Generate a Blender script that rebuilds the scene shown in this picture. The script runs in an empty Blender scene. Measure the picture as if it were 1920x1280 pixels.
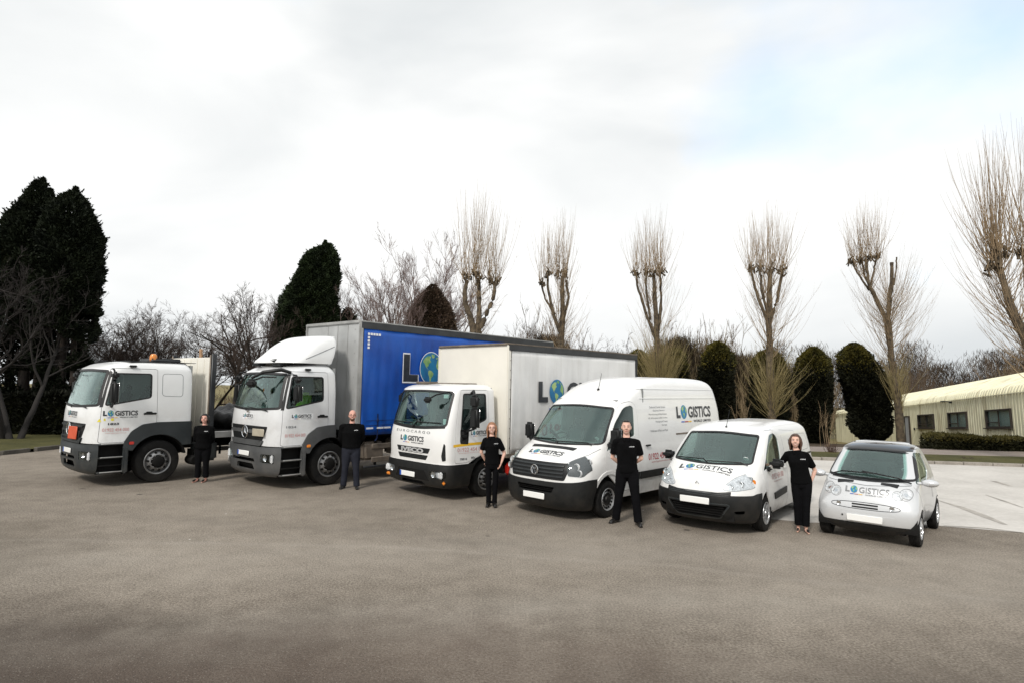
import bpy, bmesh, math, random
import numpy as np
from mathutils import Vector, Matrix
from mathutils.bvhtree import BVHTree
from mathutils.geometry import tessellate_polygon
S = bpy.context.scene
COL = S.collection
rng = np.random.default_rng(7)
R = math.radians
# ------------------------------------------------------------------ camera
F_PX, PITCH, ROLL, CAM_H = 1145.3, .0704, .0191, 2.4756
FW = np.array([0, math.cos(PITCH), math.sin(PITCH)])
_r = np.array([1., 0, 0]); _u = np.array([0, -math.sin(PITCH), math.cos(PITCH)])
RT = _r*math.cos(ROLL)+_u*math.sin(ROLL); UP = -_r*math.sin(ROLL)+_u*math.cos(ROLL)
CAM = np.array([0, 0, CAM_H])
cd = bpy.data.cameras.new('camera'); cam = bpy.data.objects.new('camera', cd); COL.objects.link(cam)
cd.sensor_width = 36; cd.lens = 36*F_PX/1920; cd.clip_end = 3000; cd.clip_start = .1
cam.matrix_world = Matrix(((RT[0], UP[0], -FW[0], 0), (RT[1], UP[1], -FW[1], 0), (RT[2], UP[2], -FW[2], CAM_H), (0, 0, 0, 1)))
S.camera = cam
def ray(u, v): return FW+RT*(u-960)/F_PX+UP*(640-v)/F_PX
def gnd(u, v, z=0.):
    d = ray(u, v); return CAM+d*(z-CAM_H)/d[2]
def at(u, v, Y):
    d = ray(u, v); return CAM+d*Y/d[1]
# ------------------------------------------------------------------ world, sun, exposure
SUN_EL, SUN_AZ = 42, 205     # degrees; azimuth of the sun measured clockwise from +Y
W = bpy.data.worlds.new('World'); S.world = W; W.use_nodes = True
nt = W.node_tree; nt.nodes.clear(); N = nt.nodes.new; L = nt.links.new
sky = N('ShaderNodeTexSky'); sky.sky_type = 'NISHITA'; sky.sun_disc = False
sky.sun_elevation = R(SUN_EL); sky.sun_rotation = R(SUN_AZ)
tc = N('ShaderNodeTexCoord')
mp = N('ShaderNodeMapping'); mp.inputs['Scale'].default_value = (1, 1, 2.4); L(tc.outputs['Generated'], mp.inputs[0])
n1 = N('ShaderNodeTexNoise'); n1.inputs['Scale'].default_value = 1.7; n1.inputs['Detail'].default_value = 9; n1.inputs['Roughness'].default_value = .45; n1.inputs['Distortion'].default_value = .35
L(mp.outputs[0], n1.inputs[0])
n2 = N('ShaderNodeTexNoise'); n2.inputs['Scale'].default_value = 2.3; n2.inputs['Detail'].default_value = 5
mp2 = N('ShaderNodeMapping'); mp2.inputs['Location'].default_value = (2.1, .4, 1.2); mp2.inputs['Scale'].default_value = (1, 1, 1.7); L(tc.outputs['Generated'], mp2.inputs[0]); L(mp2.outputs[0], n2.inputs[0])
cr_ = N('ShaderNodeValToRGB'); cr_.color_ramp.elements[0].position = .34; cr_.color_ramp.elements[0].color = (4.1, 4.3, 4.4, 1)
cr_.color_ramp.elements[1].position = .62; cr_.color_ramp.elements[1].color = (6.0, 6.03, 5.98, 1)
L(n1.outputs[0], cr_.inputs[0])
mk = N('ShaderNodeValToRGB'); mk.color_ramp.elements[0].position = .58; mk.color_ramp.elements[0].color = (0, 0, 0, 1)
mk.color_ramp.elements[1].position = .88; mk.color_ramp.elements[1].color = (.75, .75, .75, 1)
vd = N('ShaderNodeVectorMath'); vd.operation = 'DOT_PRODUCT'; _b = ray(1800, -120); _b = _b/np.linalg.norm(_b); vd.inputs[1].default_value = tuple(_b); L(tc.outputs['Generated'], vd.inputs[0])
vr = N('ShaderNodeMapRange'); L(vd.outputs['Value'], vr.inputs[0]); vr.inputs[1].default_value = .90; vr.inputs[2].default_value = 1.; vr.inputs[3].default_value = -.06; vr.inputs[4].default_value = .24
ad = N('ShaderNodeMath'); ad.operation = 'ADD'; L(n2.outputs[0], ad.inputs[0]); L(vr.outputs[0], ad.inputs[1]); L(ad.outputs[0], mk.inputs[0])
mx = N('ShaderNodeMixRGB'); L(mk.outputs[0], mx.inputs[0]); L(cr_.outputs[0], mx.inputs[1])
gain = N('ShaderNodeMixRGB'); gain.blend_type = 'ADD'; gain.inputs[0].default_value = 1; gain.inputs[2].default_value = (1.7, 2.35, 2.75, 1); L(sky.outputs[0], gain.inputs[1])
L(gain.outputs[0], mx.inputs[2])
bg = N('ShaderNodeBackground'); bg.inputs[1].default_value = .105; L(mx.outputs[0], bg.inputs[0])
wo = N('ShaderNodeOutputWorld'); L(bg.outputs[0], wo.inputs[0])
sl = bpy.data.lights.new('sun', 'SUN'); sl.energy = 1.5; sl.angle = R(10); sl.color = (1, .95, .88)
so = bpy.data.objects.new('sun', sl); COL.objects.link(so); so.location = (0, -20, 30)
a = R(SUN_AZ); e = R(SUN_EL)
sd = Vector((math.sin(a)*math.cos(e), math.cos(a)*math.cos(e), math.sin(e)))
so.rotation_euler = sd.to_track_quat('Z', 'Y').to_euler()
S.view_settings.view_transform = 'Standard'; S.view_settings.look = 'None'
S.view_settings.exposure = 0.76; S.view_settings.gamma = 1; S.view_settings.use_curve_mapping = False
# ------------------------------------------------------------------ materials
def mat(name, col, rough=.5, metal=0., var=.0, scale=6., bump=0., bscale=40., coat=0., ior=1.5, spec=.5, col2=None, emit=None, dist=.02):
    m = bpy.data.materials.new(name); m.use_nodes = True; t = m.node_tree; b = t.nodes['Principled BSDF']
    b.inputs['Roughness'].default_value = rough; b.inputs['Metallic'].default_value = metal
    b.inputs['Coat Weight'].default_value = coat; b.inputs['Coat Roughness'].default_value = .04
    b.inputs['IOR'].default_value = ior; b.inputs['Specular IOR Level'].default_value = spec
    tcn = t.nodes.new('ShaderNodeTexCoord')
    n = t.nodes.new('ShaderNodeTexNoise'); n.inputs['Scale'].default_value = scale; n.inputs['Detail'].default_value = 6
    t.links.new(tcn.outputs['Object'], n.inputs[0])
    cr = t.nodes.new('ShaderNodeValToRGB'); c2 = col2 or tuple(max(0, c*(1-var)) for c in col)
    cr.color_ramp.elements[0].color = (*c2, 1); cr.color_ramp.elements[0].position = .35
    cr.color_ramp.elements[1].color = (*col, 1); cr.color_ramp.elements[1].position = .65
    t.links.new(n.outputs[0], cr.inputs[0]); t.links.new(cr.outputs[0], b.inputs['Base Color'])
    if bump:
        n3 = t.nodes.new('ShaderNodeTexNoise'); n3.inputs['Scale'].default_value = bscale; n3.inputs['Detail'].default_value = 4
        t.links.new(tcn.outputs['Object'], n3.inputs[0])
        bp = t.nodes.new('ShaderNodeBump'); bp.inputs['Strength'].default_value = bump; bp.inputs['Distance'].default_value = dist
        t.links.new(n3.outputs[0], bp.inputs['Height']); t.links.new(bp.outputs[0], b.inputs['Normal'])
    return m
def glass_mat(name, tint, r0=.06, rough=.01):
    """thin pane: tinted see-through with a reflection that grows towards grazing angles, the same from both faces"""
    m = bpy.data.materials.new(name); m.use_nodes = True; t = m.node_tree; t.nodes.clear()
    o = t.nodes.new('ShaderNodeOutputMaterial'); mx = t.nodes.new('ShaderNodeMixShader'); lw = t.nodes.new('ShaderNodeLayerWeight'); lw.inputs[0].default_value = .5
    pw = t.nodes.new('ShaderNodeMath'); pw.operation = 'POWER'; pw.inputs[1].default_value = 4.; t.links.new(lw.outputs['Facing'], pw.inputs[0])
    ma = t.nodes.new('ShaderNodeMath'); ma.operation = 'MULTIPLY_ADD'; ma.inputs[1].default_value = 1-r0; ma.inputs[2].default_value = r0; t.links.new(pw.outputs[0], ma.inputs[0])
    tr = t.nodes.new('ShaderNodeBsdfTransparent'); tr.inputs[0].default_value = (*tint, 1)
    gl = t.nodes.new('ShaderNodeBsdfGlossy'); gl.inputs['Roughness'].default_value = rough; gl.inputs[0].default_value = (.86, .97, .95, 1)
    tcn = t.nodes.new('ShaderNodeTexCoord'); n = t.nodes.new('ShaderNodeTexNoise'); n.inputs['Scale'].default_value = 1.5
    bp = t.nodes.new('ShaderNodeBump'); bp.inputs['Strength'].default_value = .05; bp.inputs['Distance'].default_value = .02
    t.links.new(tcn.outputs['Object'], n.inputs[0]); t.links.new(n.outputs[0], bp.inputs['Height']); t.links.new(bp.outputs[0], gl.inputs['Normal'])
    t.links.new(ma.outputs[0], mx.inputs[0]); t.links.new(tr.outputs[0], mx.inputs[1]); t.links.new(gl.outputs[0], mx.inputs[2]); t.links.new(mx.outputs[0], o.inputs[0])
    return m
M = {}
M['white'] = mat('white_paint', (.80, .80, .79), .32, var=.05, scale=2.5, coat=.6)
M['white2'] = mat('white_paint_truck', (.80, .81, .81), .35, var=.07, scale=2, coat=.5)
M['silverw'] = mat('silver_white_paint', (.74, .75, .76), .3, metal=.08, var=.08, scale=2, coat=.6)
M['silver'] = mat('silver_paint', (.66, .67, .68), .3, metal=.35, var=.05, scale=2, coat=.7)
M['silver2'] = mat('silver_cell_paint', (.55, .56, .57), .28, metal=.6, var=.05, scale=2, coat=.7)
M['plastic'] = mat('black_plastic', (.0095, .0105, .011), .5, spec=.35, var=.3, scale=8, bump=.1, bscale=300, dist=.002)
M['plasticg'] = mat('dark_grey_plastic', (.030, .036, .039), .45, spec=.4, var=.25, scale=3, bump=.1, bscale=300, dist=.002)
M['plasticm'] = mat('grey_bumper_plastic', (.085, .088, .090), .45, var=.25, scale=3)
M['gloss'] = mat('gloss_black', (.008, .008, .009), .12, var=.2, coat=.5)
M['rubber'] = mat('tyre_rubber', (.007, .007, .007), .85, spec=.25, var=.4, scale=12, bump=.2, bscale=120, dist=.004)
M['steel'] = mat('dull_steel', (.30, .30, .30), .42, metal=.7, var=.35, scale=9)
M['alloy'] = mat('alloy_wheel', (.55, .56, .57), .3, metal=.7, var=.2, scale=10)
M['chrome'] = mat('chrome', (.75, .76, .77), .12, metal=1., var=.05)
M['alu'] = mat('aluminium_panel', (.52, .53, .53), .5, metal=.3, var=.25, scale=1.3)
M['rail'] = mat('dark_rail', (.045, .048, .052), .4, metal=.4, var=.3, scale=3)
M['railg'] = mat('grey_rail', (.45, .45, .44), .45, metal=.4, var=.3, scale=3)
M['guard'] = mat('dusty_side_guard', (.24, .20, .16), .6, metal=.2, var=.4, scale=4)
M['chassis'] = mat('chassis_black', (.008, .0075, .007), .8, spec=.25, var=.5, scale=5)
M['cream'] = mat('cream_panel', (.80, .775, .70), .45, var=.10, scale=1.1)
M['pvcw'] = mat('white_curtain_pvc', (.80, .80, .79), .5, var=.14, scale=.9, bump=.25, bscale=1.6, dist=.05)
M['pvcb'] = mat('blue_curtain_pvc', (.006, .105, .50), .42, col2=(.004, .06, .34), scale=.8, bump=.3, bscale=2., dist=.05)
M['navy'] = mat('navy_strap', (.008, .022, .09), .6, var=.3)
M['glass'] = glass_mat('windscreen_glass', (.74, .86, .83), .10)
M['glassd'] = glass_mat('side_glass', (.60, .66, .65), .04)
M['lens'] = glass_mat('lamp_lens', (.95, .96, .97), .03)
M['reflector'] = mat('lamp_reflector', (.78, .79, .80), .35, metal=.12, var=.35, scale=30)
M['amber'] = mat('amber_lens', (.85, .28, .03), .25, var=.3, coat=.5)
M['red'] = mat('red_lens', (.55, .03, .02), .25, var=.3, coat=.5)
M['orange'] = mat('orange_plate', (.58, .085, .03), .5, var=.1)
M['plate'] = mat('number_plate', (.82, .82, .80), .35, var=.02)
M['beige'] = mat('beige_plate', (.42, .38, .30), .5, var=.15)
M['eu'] = mat('plate_blue_band', (.02, .09, .45), .4)
M['ink'] = mat('black_vinyl', (.035, .040, .048), .4, var=.4, scale=8)
M['ink2'] = mat('grey_vinyl', (.24, .25, .26), .4, var=.25, scale=8)
M['inkr'] = mat('red_vinyl', (.42, .045, .06), .45, var=.15)
M['inkrf'] = mat('faded_red_vinyl', (.62, .33, .32), .45, var=.15)
M['inkw'] = mat('white_vinyl', (.85, .86, .87), .35)
M['yellow'] = mat('yellow_vinyl', (.85, .50, .03), .4, var=.1)
M['yel2'] = mat('warning_yellow', (.80, .68, .05), .4, var=.1)
M['sea'] = mat('globe_blue', (.02, .22, .42), .4, col2=(.015, .12, .30), scale=3)
M['land'] = mat('globe_green', (.42, .55, .22), .4, col2=(.15, .36, .12), scale=5)
M['seat'] = mat('seat_fabric', (.07, .075, .08), .9, var=.3, scale=20)
M['dash'] = mat('dashboard_plastic', (.15, .155, .155), .6, var=.3, scale=6)
M['cabin'] = mat('cabin_lining', (.22, .23, .23), .9, var=.2, scale=3)
M['hivis'] = mat('hi_vis_fabric', (.45, .75, .08), .8, var=.2)
M['seal'] = mat('window_seal', (.010, .010, .011), .5, var=.2)
M['wood'] = mat('pale_timber', (.45, .27, .15), .75, var=.3, scale=9)
M['tarp'] = mat('black_tarpaulin', (.022, .022, .023), .5, var=.5, scale=4, bump=.6, bscale=7, dist=.06)
def grime(m, z0, z1, amt, col, scale=(3, 3, 3), thr=(.42, .68)):
    """road dirt: noise-shaped stain that fades between two heights of the vehicle (z0 full, z1 none)"""
    t = m.node_tree; b = t.nodes['Principled BSDF']; src = b.inputs['Base Color'].links[0].from_socket; tcn = t.nodes.new('ShaderNodeTexCoord')
    mp_ = t.nodes.new('ShaderNodeMapping'); mp_.inputs['Scale'].default_value = scale; t.links.new(tcn.outputs['Object'], mp_.inputs[0]); n = t.nodes.new('ShaderNodeTexNoise'); n.inputs['Scale'].default_value = 1; n.inputs['Detail'].default_value = 8; n.inputs['Roughness'].default_value = .65; t.links.new(mp_.outputs[0], n.inputs[0])
    a_ = t.nodes.new('ShaderNodeMapRange'); a_.inputs[1].default_value = thr[0]; a_.inputs[2].default_value = thr[1]; t.links.new(n.outputs[0], a_.inputs[0])
    sp = t.nodes.new('ShaderNodeSeparateXYZ'); t.links.new(tcn.outputs['Object'], sp.inputs[0]); z = t.nodes.new('ShaderNodeMapRange'); z.inputs[1].default_value = z0; z.inputs[2].default_value = z1; z.inputs[3].default_value = amt; z.inputs[4].default_value = 0; t.links.new(sp.outputs[2], z.inputs[0])
    ml = t.nodes.new('ShaderNodeMath'); ml.operation = 'MULTIPLY'; t.links.new(a_.outputs[0], ml.inputs[0]); t.links.new(z.outputs[0], ml.inputs[1])
    mx_ = t.nodes.new('ShaderNodeMixRGB'); t.links.new(ml.outputs[0], mx_.inputs[0]); t.links.new(src, mx_.inputs[1]); mx_.inputs[2].default_value = (*col, 1); t.links.new(mx_.outputs[0], b.inputs['Base Color'])
grime(M['white'], .25, 1.1, .6, (.34, .30, .25)); grime(M['white2'], .9, 1.9, .45, (.36, .33, .29)); grime(M['silverw'], .9, 1.9, .5, (.34, .31, .27)); grime(M['plastic'], .2, .9, .5, (.06, .052, .043)); grime(M['plasticg'], .2, 1.2, .5, (.10, .09, .075)); grime(M['plasticm'], .2, 1.0, .5, (.15, .13, .11)); grime(M['rubber'], -.6, .6, .5, (.045, .04, .034))
grime(M['pvcw'], 3.6, 1.2, .55, (.42, .40, .36), (5, 5, .35), (.50, .75)); grime(M['pvcw'], .9, 1.9, .6, (.36, .32, .26), (2, 2, 2)); grime(M['cream'], .9, 2.4, .5, (.40, .34, .25), (3, 3, .6)); grime(M['alu'], 1.0, 3.9, .45, (.22, .21, .19), (1.5, 1.5, .5))
grime(M['pvcb'], 3.8, 1.0, .35, (.004, .03, .16), (4, 4, .3), (.5, .72))
# ------------------------------------------------------------------ mesh helpers
class MB:
    def __init__(s): s.v = []; s.f = []; s.m = []; s.cur = 0
    def add(s, v, f):
        o = len(s.v); s.v += [tuple(map(float, p)) for p in v]; s.f += [tuple(i+o for i in q) for q in f]; s.m += [s.cur]*len(f); return s
    def box(s, c, d, rot=0, axis='z', taper=0):
        x, y, z = [k/2 for k in d]; P = [(-x, -y, -z), (x, -y, -z), (x, y, -z), (-x, y, -z), (-x, -y, z), (x, -y, z), (x, y, z), (-x, y, z)]
        if taper: P = [p if p[2] < 0 else (p[0]*(1-taper), p[1]*(1-taper), p[2]) for p in P]
        Rm = Matrix.Rotation(rot, 3, axis.upper()) if rot else None
        P = [(Rm @ Vector(p) if Rm else Vector(p))+Vector(c) for p in P]
        return s.add(P, [(0, 3, 2, 1), (4, 5, 6, 7), (0, 1, 5, 4), (1, 2, 6, 5), (2, 3, 7, 6), (3, 0, 4, 7)])
    def rbox(s, c, d, r=.02, seg=2, rot=0, axis='z'):
        bm = bmesh.new(); bmesh.ops.create_cube(bm, size=1); bmesh.ops.scale(bm, vec=d, verts=bm.verts)
        bmesh.ops.bevel(bm, geom=bm.edges[:], offset=min(r, min(d)*.48), segments=seg, affect='EDGES')
        if rot: bmesh.ops.rotate(bm, cent=(0, 0, 0), matrix=Matrix.Rotation(rot, 3, axis.upper()), verts=bm.verts)
        bmesh.ops.translate(bm, vec=c, verts=bm.verts); s.bm(bm); return s
    def bm(s, bm):
        bm.verts.index_update(); s.add([v.co for v in bm.verts], [[v.index for v in f.verts] for f in bm.faces]); bm.free()
    def tube(s, pts, rad, n=8, cap=True, ex=None):
        pts = [Vector(p) for p in pts]; k = len(pts)
        if not hasattr(rad, '__len__'): rad = [rad]*k
        V = []; x = None
        for i, p in enumerate(pts):
            d = (pts[min(i+1, k-1)]-pts[max(i-1, 0)]).normalized()
            if x is None: x = d.cross(Vector((1, 0, 0)) if abs(d.z) > .8 else Vector((0, 0, 1))).normalized()
            else: x = (x-d*x.dot(d)).normalized()
            y = d.cross(x).normalized()
            r_ = rad[i]; ra, rb = r_ if hasattr(r_, '__len__') else (r_, r_)
            for j in range(n):
                t = 2*math.pi*j/n; V.append(p+x*math.cos(t)*ra+y*math.sin(t)*rb)
        Fc = [(i*n+j, i*n+(j+1) % n, (i+1)*n+(j+1) % n, (i+1)*n+j) for i in range(k-1) for j in range(n)]
        if cap: Fc += [tuple(range(n-1, -1, -1)), tuple(range((k-1)*n, k*n))]
        return s.add(V, Fc)
    def lathe(s, prof, n=32, axis='y', c=(0, 0, 0)):
        V = []
        for r_, h in prof:
            for j in range(n):
                t = 2*math.pi*j/n; q = (r_*math.cos(t), h, r_*math.sin(t))
                if axis == 'z': q = (q[0], q[2], h)
                if axis == 'x': q = (h, q[0], q[2])
                V.append((q[0]+c[0], q[1]+c[1], q[2]+c[2]))
        k = len(prof)
        return s.add(V, [(i*n+j, i*n+(j+1) % n, (i+1)*n+(j+1) % n, (i+1)*n+j) for i in range(k-1) for j in range(n)])
    def sph(s, c, r_, nu=12, nv=8, rz=None):
        rz = rz or (r_, r_, r_)
        V = []; 
        for i in range(nv+1):
            p = math.pi*i/nv
            for j in range(nu):
                t = 2*math.pi*j/nu; V.append((c[0]+rz[0]*math.sin(p)*math.cos(t), c[1]+rz[1]*math.sin(p)*math.sin(t), c[2]+rz[2]*math.cos(p)))
        return s.add(V, [(i*nu+j, i*nu+(j+1) % nu, (i+1)*nu+(j+1) % nu, (i+1)*nu+j) for i in range(nv) for j in range(nu)])
    def prism(s, poly, axis, lo, hi):
        n = len(poly)
        def P(p, h): return {'y': (p[0], h, p[1]), 'x': (h, p[0], p[1]), 'z': (p[0], p[1], h)}[axis]
        return s.add([P(p, lo) for p in poly]+[P(p, hi) for p in poly],
                     [tuple(range(n)), tuple(range(2*n-1, n-1, -1))]+[(i, i+n, (i+1) % n+n, (i+1) % n) for i in range(n)])
    def ribbon(s, path, w, axis, lo, hi, closed=False):
        n = len(path); A = []; B = []
        for i, p in enumerate(path):
            p0 = path[i-1] if (i or closed) else p; p1 = path[(i+1) % n] if (i < n-1 or closed) else p
            d = Vector((p1[0]-p0[0], p1[1]-p0[1])).normalized(); q = (-d.y*w/2, d.x*w/2)
            A.append((p[0]+q[0], p[1]+q[1])); B.append((p[0]-q[0], p[1]-q[1]))
        def P(p, h): return {'y': (p[0], h, p[1]), 'x': (h, p[0], p[1]), 'z': (p[0], p[1], h)}[axis]
        V = [P(p, lo) for p in A]+[P(p, lo) for p in B]+[P(p, hi) for p in A]+[P(p, hi) for p in B]; Fc = []
        for i in range(n if closed else n-1):
            j = (i+1) % n; Fc += [(i, j, n+j, n+i), (2*n+i, 3*n+i, 3*n+j, 2*n+j), (i, 2*n+i, 2*n+j, j), (n+i, n+j, 3*n+j, 3*n+i)]
        if not closed: Fc += [(0, n, 3*n, 2*n), (n-1, 3*n-1, 4*n-1, 2*n-1)]
        return s.add(V, Fc)
    def mesh(s, name, smooth=None, clean=False, weld=0):
        me = bpy.data.meshes.new(name); me.from_pydata(s.v, [], s.f)
        if any(s.m): me.polygons.foreach_set('material_index', s.m)
        if clean or weld:
            bm = bmesh.new(); bm.from_mesh(me)
            if weld: bmesh.ops.remove_doubles(bm, verts=bm.verts, dist=weld)
            bmesh.ops.recalc_face_normals(bm, faces=bm.faces); bm.to_mesh(me); bm.free()
        if smooth is not None: shade(me, smooth)
        return me
def shade(me, ang):
    me.polygons.foreach_set('use_smooth', [True]*len(me.polygons))
    if ang < 180: me.set_sharp_from_angle(angle=R(ang))
def link(name, me, mats, parent=None, loc=None, rot=None):
    o = bpy.data.objects.new(name, me); COL.objects.link(o)
    if mats is not None and me is not None and not me.materials:
        for m in (mats if isinstance(mats, (list, tuple)) else [mats]): me.materials.append(m)
    if parent is not None: o.parent = parent
    if loc is not None: o.location = loc
    if rot is not None: o.rotation_euler = rot
    return o
def tag(o, label=None, cat=None, group=None, kind=None):
    for k, v in (('label', label), ('category', cat), ('group', group), ('kind', kind)):
        if v: o[k] = v
    return o
def empty(name, loc=(0, 0, 0), rz=0., **k):
    o = bpy.data.objects.new(name, None); COL.objects.link(o); o.location = loc; o.rotation_euler = (0, 0, rz); o.empty_display_size = .2
    return tag(o, **k)
def rpoly(pts, r_=.05, n=4):
    out = []; k = len(pts)
    for i in range(k):
        p = Vector(pts[i][:2]); a_ = Vector(pts[i-1][:2]); b_ = Vector(pts[(i+1) % k][:2])
        rr = pts[i][2] if len(pts[i]) > 2 else r_
        da, db = a_-p, b_-p; q = min(rr, da.length*.45, db.length*.45)
        p0 = p+da.normalized()*q; p1 = p+db.normalized()*q
        for j in range(n+1):
            t = j/n; out.append(tuple(p0*(1-t)**2+p*2*t*(1-t)+p1*t*t))
    return out
def offpoly(poly, d):
    n = len(poly); ar = sum(poly[i][0]*poly[(i+1) % n][1]-poly[(i+1) % n][0]*poly[i][1] for i in range(n)); sg = 1 if ar > 0 else -1
    out = []
    for i in range(n):
        a_ = Vector(poly[i-1]); p = Vector(poly[i]); b_ = Vector(poly[(i+1) % n])
        e1 = (p-a_); e2 = (b_-p)
        e1 = e1.normalized() if e1.length > 1e-9 else e2.normalized(); e2 = e2.normalized() if e2.length > 1e-9 else e1
        nn = Vector((e1.y+e2.y, -e1.x-e2.x)); nn = nn.normalized() if nn.length > 1e-6 else Vector((e1.y, -e1.x))
        out.append((p.x+nn.x*d*sg, p.y+nn.y*d*sg))
    return out
TMP = bpy.data.collections.new('tmp'); COL.children.link(TMP)
def evalmods(me, mods):
    """mods: list of (type, dict, cutter mesh or None) -> new mesh"""
    o = bpy.data.objects.new('tmp', me); TMP.objects.link(o); extra = []
    for ty, kw, cut in mods:
        md = o.modifiers.new('m', ty)
        for k, v in kw.items(): setattr(md, k, v)
        if cut is not None:
            c = bpy.data.objects.new('tmpc', cut); TMP.objects.link(c); md.object = c; extra.append(c)
    dg = bpy.context.evaluated_depsgraph_get(); dg.update()
    r_ = bpy.data.meshes.new_from_object(o.evaluated_get(dg))
    for x in extra+[o]: bpy.data.objects.remove(x)
    return r_
def pieces(mb):
    par = list(range(len(mb.v)))
    def find(i):
        while par[i] != i: par[i] = par[par[i]]; i = par[i]
        return i
    for f in mb.f:
        for i in f[1:]: par[find(i)] = find(f[0])
    grp = {}
    for f in mb.f: grp.setdefault(find(f[0]), []).append(f)
    res = []
    for g in grp.values():
        ids = sorted({i for f in g for i in f}); mp_ = {i: k for k, i in enumerate(ids)}
        q = MB(); q.v = [mb.v[i] for i in ids]; q.f = [tuple(mp_[i] for i in f) for f in g]; q.m = [0]*len(g); res.append(q.mesh('c', clean=True))
    return res
def BOOL(op, cut): return ('BOOLEAN', dict(operation=op, solver='EXACT'), cut)
def diffs(me, cuts):
    """cut pieces out one by one; a cut that eats faces outside its own bounds is repeated slightly shifted"""
    for q in cuts:
        cq = np.array([v.co[:] for v in q.vertices]); lo, hi = cq.min(0)-.02, cq.max(0)+.02
        def outside(m_):
            c = np.array([p.center[:] for p in m_.polygons]); ar = np.array([p.area for p in m_.polygons]) if len(c) else np.zeros(0)
            return ar[((c < lo) | (c > hi)).any(1)].sum() if len(c) else 0.
        a0 = outside(me)
        for k in range(6):
            c2 = q.copy()
            if k:
                for v in c2.vertices: v.co += Vector((.0011*k, .0007*k, -.0009*k))
            r_ = evalmods(me.copy(), [BOOL('DIFFERENCE', c2)])
            if abs(outside(r_)-a0) < .03*a0+1e-4: break
        else: print('boolean kept failing')
        me = r_
    return me
def shell(me, out, thick):
    m2 = me.copy()
    if out:
        n = len(me.vertices); co = np.empty(n*3); me.vertices.foreach_get('co', co)
        no = np.array([v.normal[:] for v in me.vertices]).ravel(); m2.vertices.foreach_set('co', co+no*out); m2.update()
    return evalmods(m2, [('SOLIDIFY', dict(thickness=thick, offset=-1, use_even_offset=False), None)])
# ------------------------------------------------------------------ lettering
_tc = {}
def text_mesh(s, bold=0., shear=0.):
    k = (s, bold, shear)
    if k in _tc: return _tc[k]
    c = bpy.data.curves.new('t', 'FONT'); c.body = s; c.size = 1; c.resolution_u = 3; c.offset = bold; c.fill_mode = 'FRONT'; c.shear = shear
    o = bpy.data.objects.new('t', c); TMP.objects.link(o); dg = bpy.context.evaluated_depsgraph_get(); dg.update()
    me = bpy.data.meshes.new_from_object(o.evaluated_get(dg)); bpy.data.objects.remove(o)
    v = np.array([x.co[:2] for x in me.vertices]); f = [tuple(p.vertices) for p in me.polygons]
    lo, hi = v.min(0), v.max(0); v = (v-lo)/(hi-lo); _tc[k] = (v, f, (hi-lo)[0]/(hi-lo)[1]); return _tc[k]
def disc(n=40): 
    v = [(0, 0)]+[(math.cos(2*math.pi*i/n), math.sin(2*math.pi*i/n)) for i in range(n)]
    return np.array(v), [(0, i+1, (i+1) % n+1) for i in range(n)]
LAND = [[(-.62, .66), (-.35, .80), (-.05, .78), (-.15, .55), (-.02, .42), (-.22, .30), (-.30, .12), (-.42, .10), (-.35, -.05), (-.22, -.12), (-.30, -.10), (-.52, .08), (-.66, .30), (-.80, .40), (-.72, .56)],
        [(-.20, -.12), (.02, -.16), (.22, -.32), (.16, -.50), (.02, -.62), (-.06, -.88), (-.14, -.86), (-.16, -.60), (-.28, -.38), (-.30, -.22)],
        [(.55, .55), (.72, .62), (.80, .48), (.93, .20), (.90, -.10), (.80, -.32), (.72, -.10), (.55, -.02), (.46, .18), (.52, .38)],
        [(.02, .93), (.28, .90), (.30, .74), (.12, .66), (.0, .80)], [(.46, .72), (.62, .74), (.58, .60), (.46, .62)]]
def tess(poly):
    t = tessellate_polygon([[Vector((p[0], p[1], 0)) for p in poly]]); return np.array(poly), [tuple(x) for x in t]
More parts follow.
